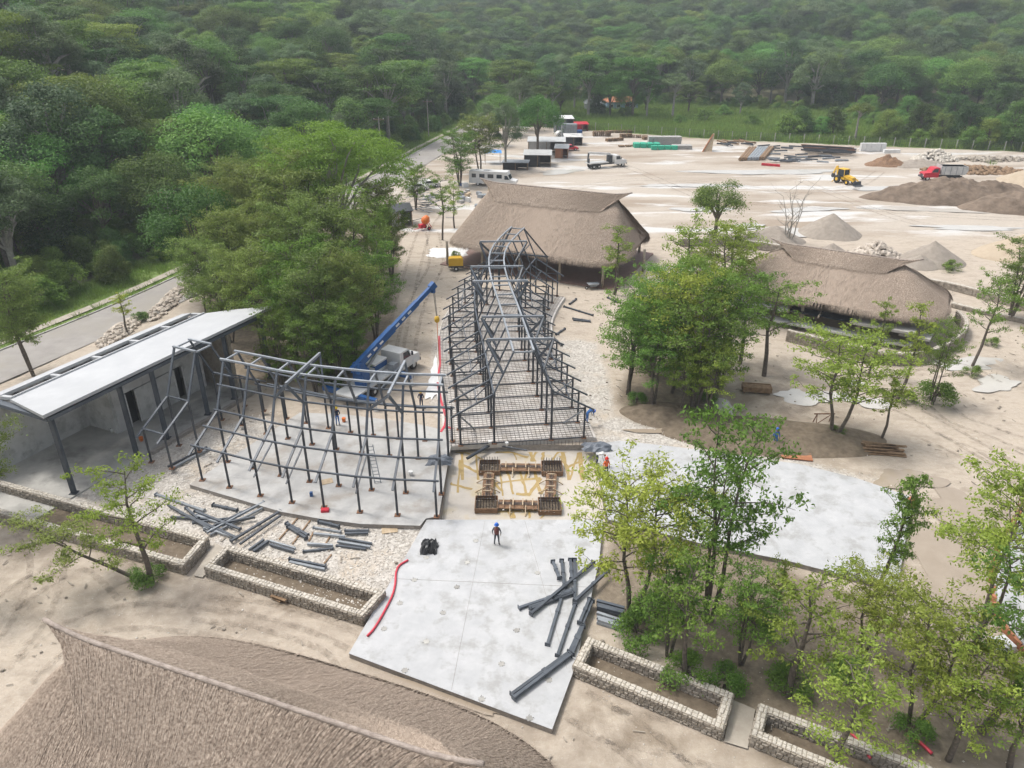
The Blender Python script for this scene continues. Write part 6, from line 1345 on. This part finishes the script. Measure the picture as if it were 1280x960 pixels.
car(522, 238, .5, 'white', 'white pickup parked under the bright spreading tree', True); car(536, 234, .5, 'white', 'white car nosed in beside the pickup by the road'); car(712, 188, .1, 'red', 'red car beside the tin-roofed sheds'); car(703, 170, .4, 'white', 'white van-like car behind the sheds')

# ------------------------------------------------------------------ sheds, stacks and yard goods
def shed(u, v, sx, sy, h, rz, label, wm='blackplastic', rm='tin', slope=.3):
    p = at(u, v); t = thing('shed', label, 'shed', p, rz, 'sheds in the yard', world_space=False)
    b = MB(); b.add([(-sx/2-.3,-sy/2-.4,h),(sx/2+.3,-sy/2-.4,h),(sx/2+.3,sy/2+.3,h+slope),(-sx/2-.3,sy/2+.3,h+slope),(-sx/2-.3,-sy/2-.4,h-.08),(sx/2+.3,-sy/2-.4,h-.08),(sx/2+.3,sy/2+.3,h+slope-.08),(-sx/2-.3,sy/2+.3,h+slope-.08)], [(0,1,2,3),(7,6,5,4),(0,4,5,1),(1,5,6,2),(2,6,7,3),(3,7,4,0)]); b.build('roof', M[rm], t)
    for k in range(int(sx/1.0)): member('roof_seam', (-sx/2+k+.3, -sy/2-.4, h+.03), (-sx/2+k+.3, sy/2+.3, h+slope+.03), .06, .04, M[rm], t)
    for s in (-1, 1): b = MB(); b.box((s*sx/2, 0, h/2), (.08, sy, h-.05)); b.build('side_wall', M[wm], t)
    b = MB(); b.box((0, sy/2, h/2), (sx, .08, h-.05)); b.build('rear_wall', M[wm], t); b = MB(); b.box((-sx*.2, -sy/2, h/2), (sx*.6, .08, h-.1)); b.build('front_wall', M[wm], t)
    for x in (-sx/2, 0, sx/2): member('post', (x, -sy/2-.3, 0), (x, -sy/2-.3, h), .12, .12, M['wood'], t)
    return t
shed(672, 206, 6.0, 5, 2.7, -.05, 'black-walled shed with white tin roof in the yard'); shed(683, 190, 9.0, 5.5, 3.0, -.05, 'long grey-roofed shed behind the black-walled shed', 'brick'); shed(702, 196, 3, 4, 2.4, -.1, 'small brick-red lean-to beside the white tin roof', 'terracotta', 'tin')
shed(645, 211, 5.5, 3, 1.7, -.1, 'low black container with pale lid beside the broad tree', 'blackplastic', 'steel_light', .05); shed(497, 280, 4.5, 3.5, 2.6, .25, 'little shed with black roof beneath the bright spreading tree', 'plaster', 'blackplastic', .4)
shed(704, 166, 5, 4, 4.2, .1, 'raised white shade roof at the back of the yard', 'greyplastic', 'white', .4); shed(716, 180, 4.5, 4.5, 2.2, 0, 'low covered stall with pale roof near the red car', 'steel_dark', 'plaster', .2)
ct_ = thing('shipping_container', 'grey-blue metal container standing upright behind the sheds', 'container', at(711, 172), .05, world_space=False); b = MB(); b.box((0, 0, 1.9), (4.2, 2.5, 3.6)); b.build('shell', M['steel_light'], ct_)
for k in range(13): b = MB(); b.box((-1.95+k*.325, -1.28, 1.9), (.14, .06, 3.4)); b.build('corrugation', M['steel_light'], ct_)
tp = thing('blue_tarp', 'bright blue tarp stretched over posts beside the road tree', 'tarp', at(616, 204), .1, world_space=False); b = MB(); n = 8; vs = []; fs = []
for j in range(n):
    for i in range(n): x, y = (i/(n-1)-.5)*4, (j/(n-1)-.5)*3.2; vs.append((x, y, 2.6+.5*math.cos(y*.9)-.08*math.sin(x*3)*math.cos(y*4)-.1*abs(x)))
for j in range(n-1):
    for i in range(n-1): q = j*n+i; fs.append((q, q+1, q+n+1, q+n))
b.add(vs, fs); b.build('sheet', M['bluetarp'], tp)
for x in (-1.8, 1.8):
    for y in (-1.4, 1.4): member('pole', (x, y, 0), (x, y, 2.5), .07, .07, M['wood'], tp)
def crate_stack(u, v, s, nx_, ny_, nz_, m_, name, label, group, gap=.06, rz=0.0):
    p = at(u, v); k = 0
    me = MB().box((0, 0, s[2]/2), s).mesh(name, M[m_]) if m_ not in ('pallet', 'block') else None
    if m_ == 'block':
        mb = MB(); q = 4
        for a in range(q):
            for c_ in range(3): mb.box((-s[0]/2+(a+.5)*s[0]/q, 0, (c_+.5)*s[2]/3), (s[0]/q-.05, s[1], s[2]/3-.04))
        me = mb.mesh(name, M['brick'])
    if m_ == 'pallet':
        mb = MB()
        for a in range(5): mb.box((0, -s[1]/2+(a+.5)*s[1]/5, s[2]-.03), (s[0], s[1]/5-.05, .06))
        for a in (-1, 0, 1): mb.box((a*s[0]*.43, 0, s[2]*.45), (.12, s[1], s[2]*.9-.03))
        mb.box((0, 0, .03), (s[0]*.9, s[1]*.9, .05)); me = mb.mesh(name, M['wood'])
    rg = random.Random(int(u))
    for z in range(nz_):
        for j in range(ny_):
            for i in range(nx_):
                q = rotz(((i-(nx_-1)/2)*(s[0]+gap)+rg.uniform(-.05, .05), (j-(ny_-1)/2)*(s[1]+gap)+rg.uniform(-.05, .05), z*(s[2]+.005)), rz)
                o = link(name, me, None, (p.x+q.x, p.y+q.y, p.z+q.z)); o.rotation_euler = (0, 0, rz+rg.uniform(-.06, .06)); tag(o, label, name.split('_')[-1], group)
crate_stack(830, 181, (1.2, 1.1, 1.1), 7, 2, 2, 'block', 'block_pallet', 'pallet of grey concrete blocks in the long stack by the fence', 'concrete block pallets by the fence'); crate_stack(852, 186, (1.2, 1.1, 1.0), 4, 2, 1, 'block', 'block_pallet', 'single-height pallet of grey blocks at the end of the long stack', 'single concrete block pallets')
crate_stack(808, 184, (1.5, 1.2, 1.1), 4, 2, 1, 'green', 'green_crate', 'green plastic-wrapped crate before the grey block stack', 'green crates in the yard', .25); crate_stack(830, 187, (1.5, 1.2, 1.0), 4, 1, 1, 'green', 'green_crate', 'green wrapped crate at the end of the green row', 'green crates at the row end', .2)
for (u, v, nx_, nz_, rz) in ((752,170,3,4,.1),(768,176,3,2,.4),(782,172,2,3,.2),(798,172,3,2,-.2),(775,166,4,2,.1),(785,183,3,1,.2),(810,174,2,2,.3)): crate_stack(u, v, (1.5, 1.3, .35), nx_, 1, nz_, 'pallet', 'wooden_pallet', 'brown wooden pallet in the loose stacks at the back of the yard', 'wooden pallets in the yard', .3, rz)
crate_stack(1090, 189, (1.2, 1.0, 1.0), 5, 1, 2, 'white', 'white_pallet', 'white wrapped pallet beside the dark rebar stack at the fence', 'white wrapped pallets'); crate_stack(1114, 191, (1.3, 1.0, .8), 3, 1, 1, 'white', 'white_pallet', 'low white wrapped pallet by the fence behind the scrap heap', 'low white wrapped pallets')
crate_stack(722, 168, (1.2, 1.2, 1.2), 2, 2, 1, 'blue', 'blue_tank', 'dark blue box by the red canopy at the back of the yard', 'dark blue boxes'); shed(725, 163, 4, 3, 2, .1, 'small red canopy at the back fence', 'red', 'red', .3)
for i in range(9):
    u = 928+i*3.6; loose('concrete_pipe', (u-3, 199-i*.1), (u+9, 185-i*.1), .8, .8, M['steel_light' if 2 < i < 7 else 'wood'], 'thick pipe lying side by side in the yard pipe row', 'pipe', 'pipes laid in a row', z=.42, kind='pipe')
for i in range(46):
    u, v = rg.uniform(945, 1045), rg.uniform(182, 202); a = rg.uniform(-.5, .5); loose('steel_section', (u, v), (u+16*math.cos(a), v-3*math.sin(a)), .35, .3, M['steel' if i % 3 else 'steel_light'], 'grey steel section strewn in the yard before the fence', 'steel section', 'steel sections strewn in the yard', z=.2+.12*(i % 3))
for i in range(30):
    v = 181+(i % 6)*1.2; u = 1003+rg.uniform(-2, 3); loose('rebar_bundle', (u, v), (u+rg.uniform(56, 66), v+rg.uniform(2.5, 5)), .3, .3, M['rust' if i % 3 == 0 else 'steel_dark'], 'dark rebar bundle in the long stack against the back fence', 'rebar bundle', 'rebar bundles by the fence', z=.2+.28*(i//6))
for i in range(16):
    u, v = rg.uniform(895, 942), rg.uniform(174, 180); loose('scrap_beam', (u, v), (u+rg.uniform(8, 18), v+rg.uniform(-1, 3)), .35, .3, M['wood' if i % 2 else 'steel_dark'], 'dark scrap beam in the pile beside the wooden wedge', 'scrap beam', 'scrap beams by the fence', z=.2+.15*(i % 3))
loose('red_girder', (952, 205), (975, 207), .5, .5, M['red'], 'red girder lying on the yard before the strewn steel', 'girder', None, z=.3)
wd = thing('timber_wedge', 'tall pale timber ramp frame standing in the yard by the fence', 'ramp', at(884, 189), 0); c = at(884, 189)
MB().add([(c.x-1.6,c.y-.8,0),(c.x+1.2,c.y+1,4.2),(c.x+1.6,c.y+1,4.2),(c.x+1.0,c.y-.8,0),(c.x+1.6,c.y+1.6,0)], [(0,3,2,1),(3,4,2),(0,1,4),(1,2,4)]).build('board_face', M['wood_pale'], wd); member('prop', (c.x-1.4, c.y-1, 0), (c.x+1.2, c.y+.8, 4.0), .2, .2, M['terracotta'], wd)
# cement mixer, light plant, scaffolding
cm = thing('cement_mixer', 'orange and red cement mixer on the dirt track by the little shed', 'cement mixer', at(532, 287), .6, world_space=False)
b = MB(); b.lathe([(.25,-.6),(.62,-.3),(.7,.1),(.55,.5),(.33,.85)], (0, 0, 1.5), 16, Matrix.Rotation(.7, 3, 'Y')); b.build('drum', M['orange'], cm, True)
for s in (-1, 1): wheel(cm, .3, s*.7, .32, .16, m_rim='red'); member('frame', (-.9, s*.5, .4), (.6, s*.5, 1.5), .1, .1, M['red'], cm); member('frame', (.9, s*.5, .3), (.2, s*.5, 1.5), .1, .1, M['red'], cm)
b = MB(); b.box((-.7, 0, .7), (.8, .8, .6)); b.build('engine_cover', M['red'], cm); member('tow_bar', (-.9, 0, .4), (-2.2, 0, .3), .09, .09, M['red'], cm)
lp_ = thing('generator', 'yellow portable generator on wheels beside the long steel frame', 'generator', at(570, 337), .1, world_space=False); b = MB(); prism_xz(b, [(-1.0,.7),(-1.0,1.6),(-.8,1.8),(.8,1.8),(1.0,1.6),(1.0,.7)], -.6, .6); b.build('canopy', M['yellow'], lp_); b = MB(); b.box((0, 0, .58), (2.1, 1.25, .2)); b.build('base_frame', M['steel_dark'], lp_)
for s in (-1, 1): wheel(lp_, 0, s*.7, .32, .2)
member('tow_bar', (1.0, 0, .55), (2.2, 0, .4), .09, .09, M['steel_dark'], lp_)
for i in range(60):
    u, v = 528+rg.gauss(0, 11), 252+rg.gauss(0, 11); a = rg.uniform(-.9, .9); p = at(u, v); q = p+Vector((math.cos(a)*2.4, math.sin(a)*2.4, 0)); z = .1+rg.random()*.9
    loose('scaffold_part', (p.x, p.y, z), (q.x, q.y, z+rg.uniform(-.3, .5)), .1, .1, M['steel_light' if i % 2 else 'steel'], 'grey scaffold part in the jumbled heap behind the cement mixer', 'scaffold part', 'scaffold parts heaped by the road', kind='pipe')
for i in range(16):
    u, v = 585+rg.gauss(0, 12), 245+rg.gauss(0, 6); slabbox('debris_box', u, v, (rg.uniform(.6, 1.4), rg.uniform(.5, 1.2), rg.uniform(.4, .9)), M[rg.choice(['white', 'wood_pale', 'blue', 'steel_light', 'brick'])], 'stored box among mixed goods behind the large palapa', 'box', 0, rg.uniform(0, 3), 'stored goods behind the palapa')
wb = thing('wheelbarrow', 'grey wheelbarrow on the pale ground under the large palapa eave', 'wheelbarrow', at(741, 361), .2, world_space=False); b = MB(); b.taper((0, 0, .35), (.7, .45), (1.5, .9), .4); b.build('tray', M['steel_light'], wb); wheel(wb, -.85, 0, .2, .1)
for s in (-1, 1): member('handle', (-.8, s*.1, .25), (1.2, s*.35, .6), .05, .05, M['steel_dark'], wb); member('leg', (.5, s*.3, 0), (.4, s*.3, .4), .05, .05, M['steel_dark'], wb)
# channel wall and lattice mast at the clump edge
ch = catmull([tuple(at(u, v, .5)) for u, v in [(1278,640),(1255,675),(1246,710),(1246,745),(1256,775),(1275,800),(1300,830)]], 6); cwl = thing('channel_wall', 'curved blue-grey concrete channel wall beside the brown puddle', 'channel wall', tuple(ch[10][:2])+(0,)); vs = []; fs = []
for i, p in enumerate(ch):
    d = (ch[min(i+1, len(ch)-1)]-ch[max(i-1, 0)]); d.z = 0; d.normalize(); n = Vector((d.y, -d.x, 0)) if d.y > 0 else Vector((-d.y, d.x, 0))
    for (o_, z) in ((0, -.1), (0, .55), (.25, .55), (1.3, .3), (1.5, .3), (1.5, .6), (1.75, .6), (1.75, -.1)): q = p+n*o_; vs.append((q.x, q.y, z))
for i in range(len(ch)-1):
    for k in range(7): a = i*8+k; fs.append((a, a+1, a+9, a+8))
MB().add(vs, fs).build('channel', M['concrete_white'], cwl)
for i in range(0, len(ch)-1, 2):
    p = ch[i]; b = MB(); b.box((p.x-.06, p.y, .25), (.22, .5, .45), .3); b.build('brick', M['terracotta'], cwl)
lm_ = thing('lattice_mast', 'leaning rusty rebar column cage beside the channel wall', 'rebar column', tuple(at(1262, 680)), 0); p, q = at(1262, 680), Vector(at(1282, 612, 3.0))
for (dx, dy) in ((-.12,-.12),(.12,-.12),(.12,.12),(-.12,.12)): member('bar', p+Vector((dx, dy, 0)), q+Vector((dx, dy, 0)), .045, .045, M['rust'], lm_)
for k in range(12): c = lerp(p, q, (k+.5)/12); b = MB(); b.box(c, (.3, .3, .03)); b.build('tie', M['rust'], lm_)
slabbox('white_block', 1251, 808, (1.1, .9, .35), M['white'], 'white square frame block by the channel wall', 'block', 0, .2); slabbox('red_box', 1138, 633, (.4, .5, .7), M['terracotta'], 'rust-red box post at the corner of the wide white slab', 'box', ZS, .2)
# back fence: posts and rails
fe = thing('wire_fence', 'dark wire fence on concrete posts along the back of the yard', 'fence', (60, 214, 0)); fx = -4.0; prev = None
while fx < 175:
    y = float(yard_back(fx))+.3; p = Vector((fx, y, 0)); member('post', p, p+Vector((0, 0, 2.3)), .16, .16, M['concrete_grey'], fe)
    if prev is not None:
        mb = MB()
        for z in (.2, .6, 1.0, 1.4, 1.8, 2.15): mb.bar(prev+Vector((0, 0, z)), p+Vector((0, 0, z)), .035)
        for k in range(1, 8): c = lerp(prev, p, k/8); mb.bar(c+Vector((0, 0, .1)), c+Vector((0, 0, 2.15)), .03)
        mb.build('wire_panel', M['steel_dark'], fe)
    prev = p; fx += 3.6
# house among the field trees
hs = thing('house', 'pale blue house with terracotta roof half hidden by field trees', 'house', at(775, 138), .1, world_space=False); b = MB(); b.box((0, 0, 1.6), (11, 7, 3.2)); b.build('wall', M['housewall'], hs); b = MB(); b.add([(-5.8,-3.9,3.2),(5.8,-3.9,3.2),(5.8,3.9,3.2),(-5.8,3.9,3.2),(-4,0,4.7),(4,0,4.7)], [(0,1,5,4),(1,2,5),(2,3,4,5),(3,0,4),(3,2,1,0)]); b.build('roof', M['terracotta'], hs)
for x in (-4, -1.5, 4.0): b = MB(); b.box((x, -3.52, 1.9), (1.4, .08, 1.3)); o = b.build('window', M['white'], hs); b = MB(); b.box((x, -3.57, 1.9), (1.1, .04, 1.0)); b.build('pane', M['glass'], o)
b = MB(); b.box((1.4, -3.53, 1.15), (1.1, .08, 2.2)); b.build('door', M['wood'], hs)
h2 = thing('house', 'small white outbuilding at the field edge left of the blue house', 'house', at(741, 140), 0, world_space=False); b = MB(); b.box((0, 0, 1.5), (6, 5, 3)); b.build('wall', M['white'], h2); b = MB(); b.taper((0, 0, 3), (6.6, 5.6), (5, .4), 1.3); b.build('roof', M['tin'], h2); b = MB(); b.box((0, -2.53, 1.1), (1, .08, 2.1)); b.build('door', M['wood'], h2)
# utility poles and wires
pole_p = [(-48.5, 105), (-38.5, 145), (-31.0, 182), (-23.5, 219)]; tops = []
for i, (x, y) in enumerate(pole_p):
    t = thing('utility_pole', 'weathered utility pole with cross arm among the roadside trees', 'utility pole', (x, y, hz1(x, y)), 0, 'utility poles along the road'); z = hz1(x, y); MB().tube([(x, y, z-.3), (x, y, z+10)], [.17, .11], 8).build('pole', M['bark_pale'], t); MB().bar((x-1.2, y+.1, z+9.4), (x+1.2, y+.1, z+9.4), .12).build('cross_arm', M['wood'], t)
    for s in (-1.1, 0, 1.1): MB().lathe([(.05,0),(.08,.1),(.04,.25)], (x+s, y+.1, z+9.46), 8).build('insulator', M['white'], t)
    tops.append((x, y, z+9.7))
for a, b_ in zip(tops[:-1], tops[1:]):
    for s in (-1.1, 0, 1.1):
        P = []
        for k in range(9): f = k/8; P.append((a[0]+(b_[0]-a[0])*f+s, a[1]+(b_[1]-a[1])*f+.1, a[2]+(b_[2]-a[2])*f-1.2*4*f*(1-f)))
        tag(MB().tube(P, .02, 4).build('power_line', M['steel_dark']), 'thin dark power line slung between the roadside poles', 'wire', 'power lines')

# ------------------------------------------------------------------ people: one skinned body each
def person(u, v, rz, label, shirt, trousers, helmet, vest=None, pose='stand', z=0.0):
    p = at(u, v, z); t = thing('person', label, 'person', p, rz, world_space=False)
    J = {'pel': (0,0,.95,.135), 'wai': (0,.01,1.1,.125), 'che': (0,0,1.33,.15), 'neck': (0,0,1.5,.06), 'head': (0,-.015,1.6,.088), 'crown': (0,-.01,1.7,.085)}
    if pose == 'bend':
        J.update({'wai': (0,-.12,1.05,.125), 'che': (0,-.38,1.1,.15), 'neck': (0,-.54,1.08,.06), 'head': (0,-.64,1.02,.088), 'crown': (0,-.70,.95,.085)})
    sp_ = .13 if pose == 'stand' else .1
    for s, n in ((-1, 'l'), (1, 'r')):
        stride = .16*s if pose == 'walk' else 0
        J['hip'+n] = (.09*s, 0, .88, .09); J['kne'+n] = (sp_*s, -.03-stride*.6, .48, .062); J['ank'+n] = (sp_*1.25*s, .03-stride, .1, .045); J['toe'+n] = (sp_*1.35*s, -.15-stride, .04, .042)
        cx, cy, cz, _ = J['che']; J['sho'+n] = (.17*s, cy, cz+.08, .07)
        if pose == 'bend': J['elb'+n] = (.24*s, cy-.12, cz-.2, .045); J['wri'+n] = (.18*s, cy-.2, cz-.46, .032); J['han'+n] = (.17*s, cy-.22, cz-.55, .034)
        elif pose == 'work': J['elb'+n] = (.27*s, -.08, 1.15, .045); J['wri'+n] = (.17*s, -.3, 1.15, .032); J['han'+n] = (.14*s, -.38, 1.16, .034)
        else: J['elb'+n] = (.29*s, .02, 1.14, .045); J['wri'+n] = (.27*s, -.05-stride*.5, .9, .032); J['han'+n] = (.26*s, -.06-stride*.5, .82, .034)
    E = [('pel','wai'),('wai','che'),('che','neck'),('neck','head'),('head','crown')]
    for n in 'lr': E += [('pel','hip'+n),('hip'+n,'kne'+n),('kne'+n,'ank'+n),('ank'+n,'toe'+n),('che','sho'+n),('sho'+n,'elb'+n),('elb'+n,'wri'+n),('wri'+n,'han'+n)]
    k = 0
    for n, s in (('l', -1), ('r', 1)):                   # four fingers and a thumb on each hand
        hx, hy, hz_, _ = J['han'+n]; wx, wy, wz, _ = J['wri'+n]; d = (Vector((hx, hy, hz_))-Vector((wx, wy, wz))).normalized()
        for f in range(4):
            o_ = Vector((0, (f-1.5)*.02, 0)); a = Vector((hx, hy, hz_))+o_+d*.05; b_ = a+d*(.045-.006*abs(f-1.5))+Vector((-s*.012, 0, 0)); J['f%s%da' % (n, f)] = (*a, .009); J['f%s%db' % (n, f)] = (*b_, .008); E += [('han'+n, 'f%s%da' % (n, f)), ('f%s%da' % (n, f), 'f%s%db' % (n, f))]
        a = Vector((hx, hy-.04, hz_))+d*.02; J['t'+n] = (*a, .01); E.append(('han'+n, 't'+n))
    keys = list(J); me = bpy.data.meshes.new('body'); me.from_pydata([J[q][:3] for q in keys], [(keys.index(a), keys.index(b)) for a, b in E], [])
    ob = bpy.data.objects.new('body', me); C.objects.link(ob); md = ob.modifiers.new('skin', 'SKIN'); 
    return t, ob, J, keys, me, (shirt, trousers, helmet, vest, pose)
def finish_people(L_):
    """set the skin radii, grow the surfaces, then keep the plain meshes"""
    for (t, ob, J, keys, me, opt) in L_:
        bpy.context.view_layer.objects.active = ob
        if len(me.skin_vertices) == 0: 
            with bpy.context.temp_override(object=ob, active_object=ob): bpy.ops.mesh.customdata_skin_add()
        sv = me.skin_vertices[0].data
        for i, k in enumerate(keys): sv[i].radius = (J[k][3], J[k][3]); sv[i].use_root = (k == 'pel')
        sb = ob.modifiers.new('smooth', 'SUBSURF'); sb.levels = 1; sb.render_levels = 1
    dg = bpy.context.evaluated_depsgraph_get(); dg.update()
    for (t, ob, J, keys, me, (shirt, trousers, helmet, vest, pose)) in L_:
        nm = bpy.data.meshes.new_from_object(ob.evaluated_get(dg)); nm.materials.clear()
        for m_ in (shirt, trousers, 'skin', 'boot'): nm.materials.append(M[m_])
        hd = Vector(J['head'][:3]); hl, hr = Vector(J['hanl'][:3]), Vector(J['hanr'][:3]); nk = Vector(J['neck'][:3])
        for f in nm.polygons:
            c = f.center; f.use_smooth = True
            if (c-hd).length < .17 or (c-nk).length < .06 or (c-hl).length < .12 or (c-hr).length < .12: f.material_index = 2
            elif c.z < .13: f.material_index = 3
            elif c.z < .98 and c.y > -.25: f.material_index = 1
            else: f.material_index = 0
        ob.modifiers.clear(); ob.data = nm; ob.parent = t
        cr_ = Vector(J['crown'][:3]); ax = (cr_-hd).normalized(); Q = ax.to_track_quat('Z', 'Y').to_matrix(); fwd = Vector((0, -1, 0)) if pose != 'bend' else Vector((0, -.4, -1)).normalized()
        b = MB(); b.lathe([(.17,-.005),(.165,.02),(.125,.03),(.125,.07),(.1,.13),(.05,.165),(.01,.17)], hd+ax*.05, 14, Q); b.build('helmet', M[helmet], t, True, (0, 0, 0))
        b = MB(); 
        for s in (-1, 1): b.rock(hd+fwd*.088+Vector((s*.032, 0, 0))+ax*.01, (.013, .013, .013), random.Random(1)); b.rock(hd+Vector((s*.09, 0, 0)), (.018, .03, .04), random.Random(2))
        b.rock(hd+fwd*.098-ax*.02, (.015, .02, .025), random.Random(3)); b.build('face', M['skin'], t, True, (0, 0, 0))
        if vest:
            ch_, wa, pe = (Vector(J[q][:3]) for q in ('che', 'wai', 'pel')); b = MB(); b.tube([pe+Vector((0, 0, .02)), wa, ch_, ch_+(ch_-wa)*.45], [.165, .165, .19, .13], 12); b.build('vest', M[vest], t, True, (0, 0, 0))
PEOPLE = [person(621, 681, math.pi*.95, 'worker in blue helmet and maroon vest standing on the bare slab', 'greycloth', 'greycloth', 'bluehelmet', 'maroon', 'stand', ZS),
          person(527, 510, 0, 'worker in yellow helmet and dark clothes behind the steel wing', 'navy', 'navy', 'yellowhelmet', None, 'work', 0),
          person(241.5, 487, .4, 'worker in orange vest and white helmet inside the open building', 'greycloth', 'navy', 'white', 'orangecloth', 'stand', .1),
          person(746, 581, 1.2, 'worker in white shirt and navy trousers bending over the slab corner', 'whitecloth', 'navy', 'white', None, 'bend', ZS),
          person(757, 596, .5, 'worker in red helmet and orange shirt behind the leaves on the wide slab', 'orangecloth', 'navy', 'redhelmet', None, 'stand', ZS),
          person(968, 558, .3, 'person in blue work clothes walking on the gravel by the earth bank', 'bluecloth', 'bluecloth', 'bluehelmet', None, 'walk', 0),
          person(422.5, 531, .2, 'worker in dark blue clothes among the back columns of the steel wing', 'navy', 'bluecloth', 'yellowhelmet', None, 'work', ZS),
          person(733.5, 528, 2.0, 'worker in bright blue crouching at the edge of the rebar mat', 'bluecloth', 'bluecloth', 'bluehelmet', None, 'bend', ZS)]
finish_people(PEOPLE)

# ------------------------------------------------------------------ haze: one closed box of thin pale air round everything
hm = bpy.data.materials.new('haze'); hm.use_nodes = True; hn = hm.node_tree.nodes; hn.remove(hn['Principled BSDF']); pv = hn.new('ShaderNodeVolumePrincipled')
pv.inputs['Color'].default_value = (.84,.92,1,1); pv.inputs['Density'].default_value = HAZE; pv.inputs['Anisotropy'].default_value = .1; pv.inputs['Density Attribute'].default_value = ''; pv.inputs['Temperature Attribute'].default_value = ''; hm.cycles.homogeneous_volume = True
hm.node_tree.links.new(pv.outputs[0], hn['Material Output'].inputs['Volume'])
zt = float(gz.max())+22; hx0, hx1, hy0, hy1 = GX[0]-20, GX[-1]+20, GY[0]-20, GY[-1]+20
mb = MB(); mb.box(((hx0+hx1)/2, (hy0+hy1)/2, (zt-2)/2), (hx1-hx0, hy1-hy0, zt+2)); tag(mb.build('haze', hm), 'thin pale haze over the whole valley', 'haze', kind='stuff')
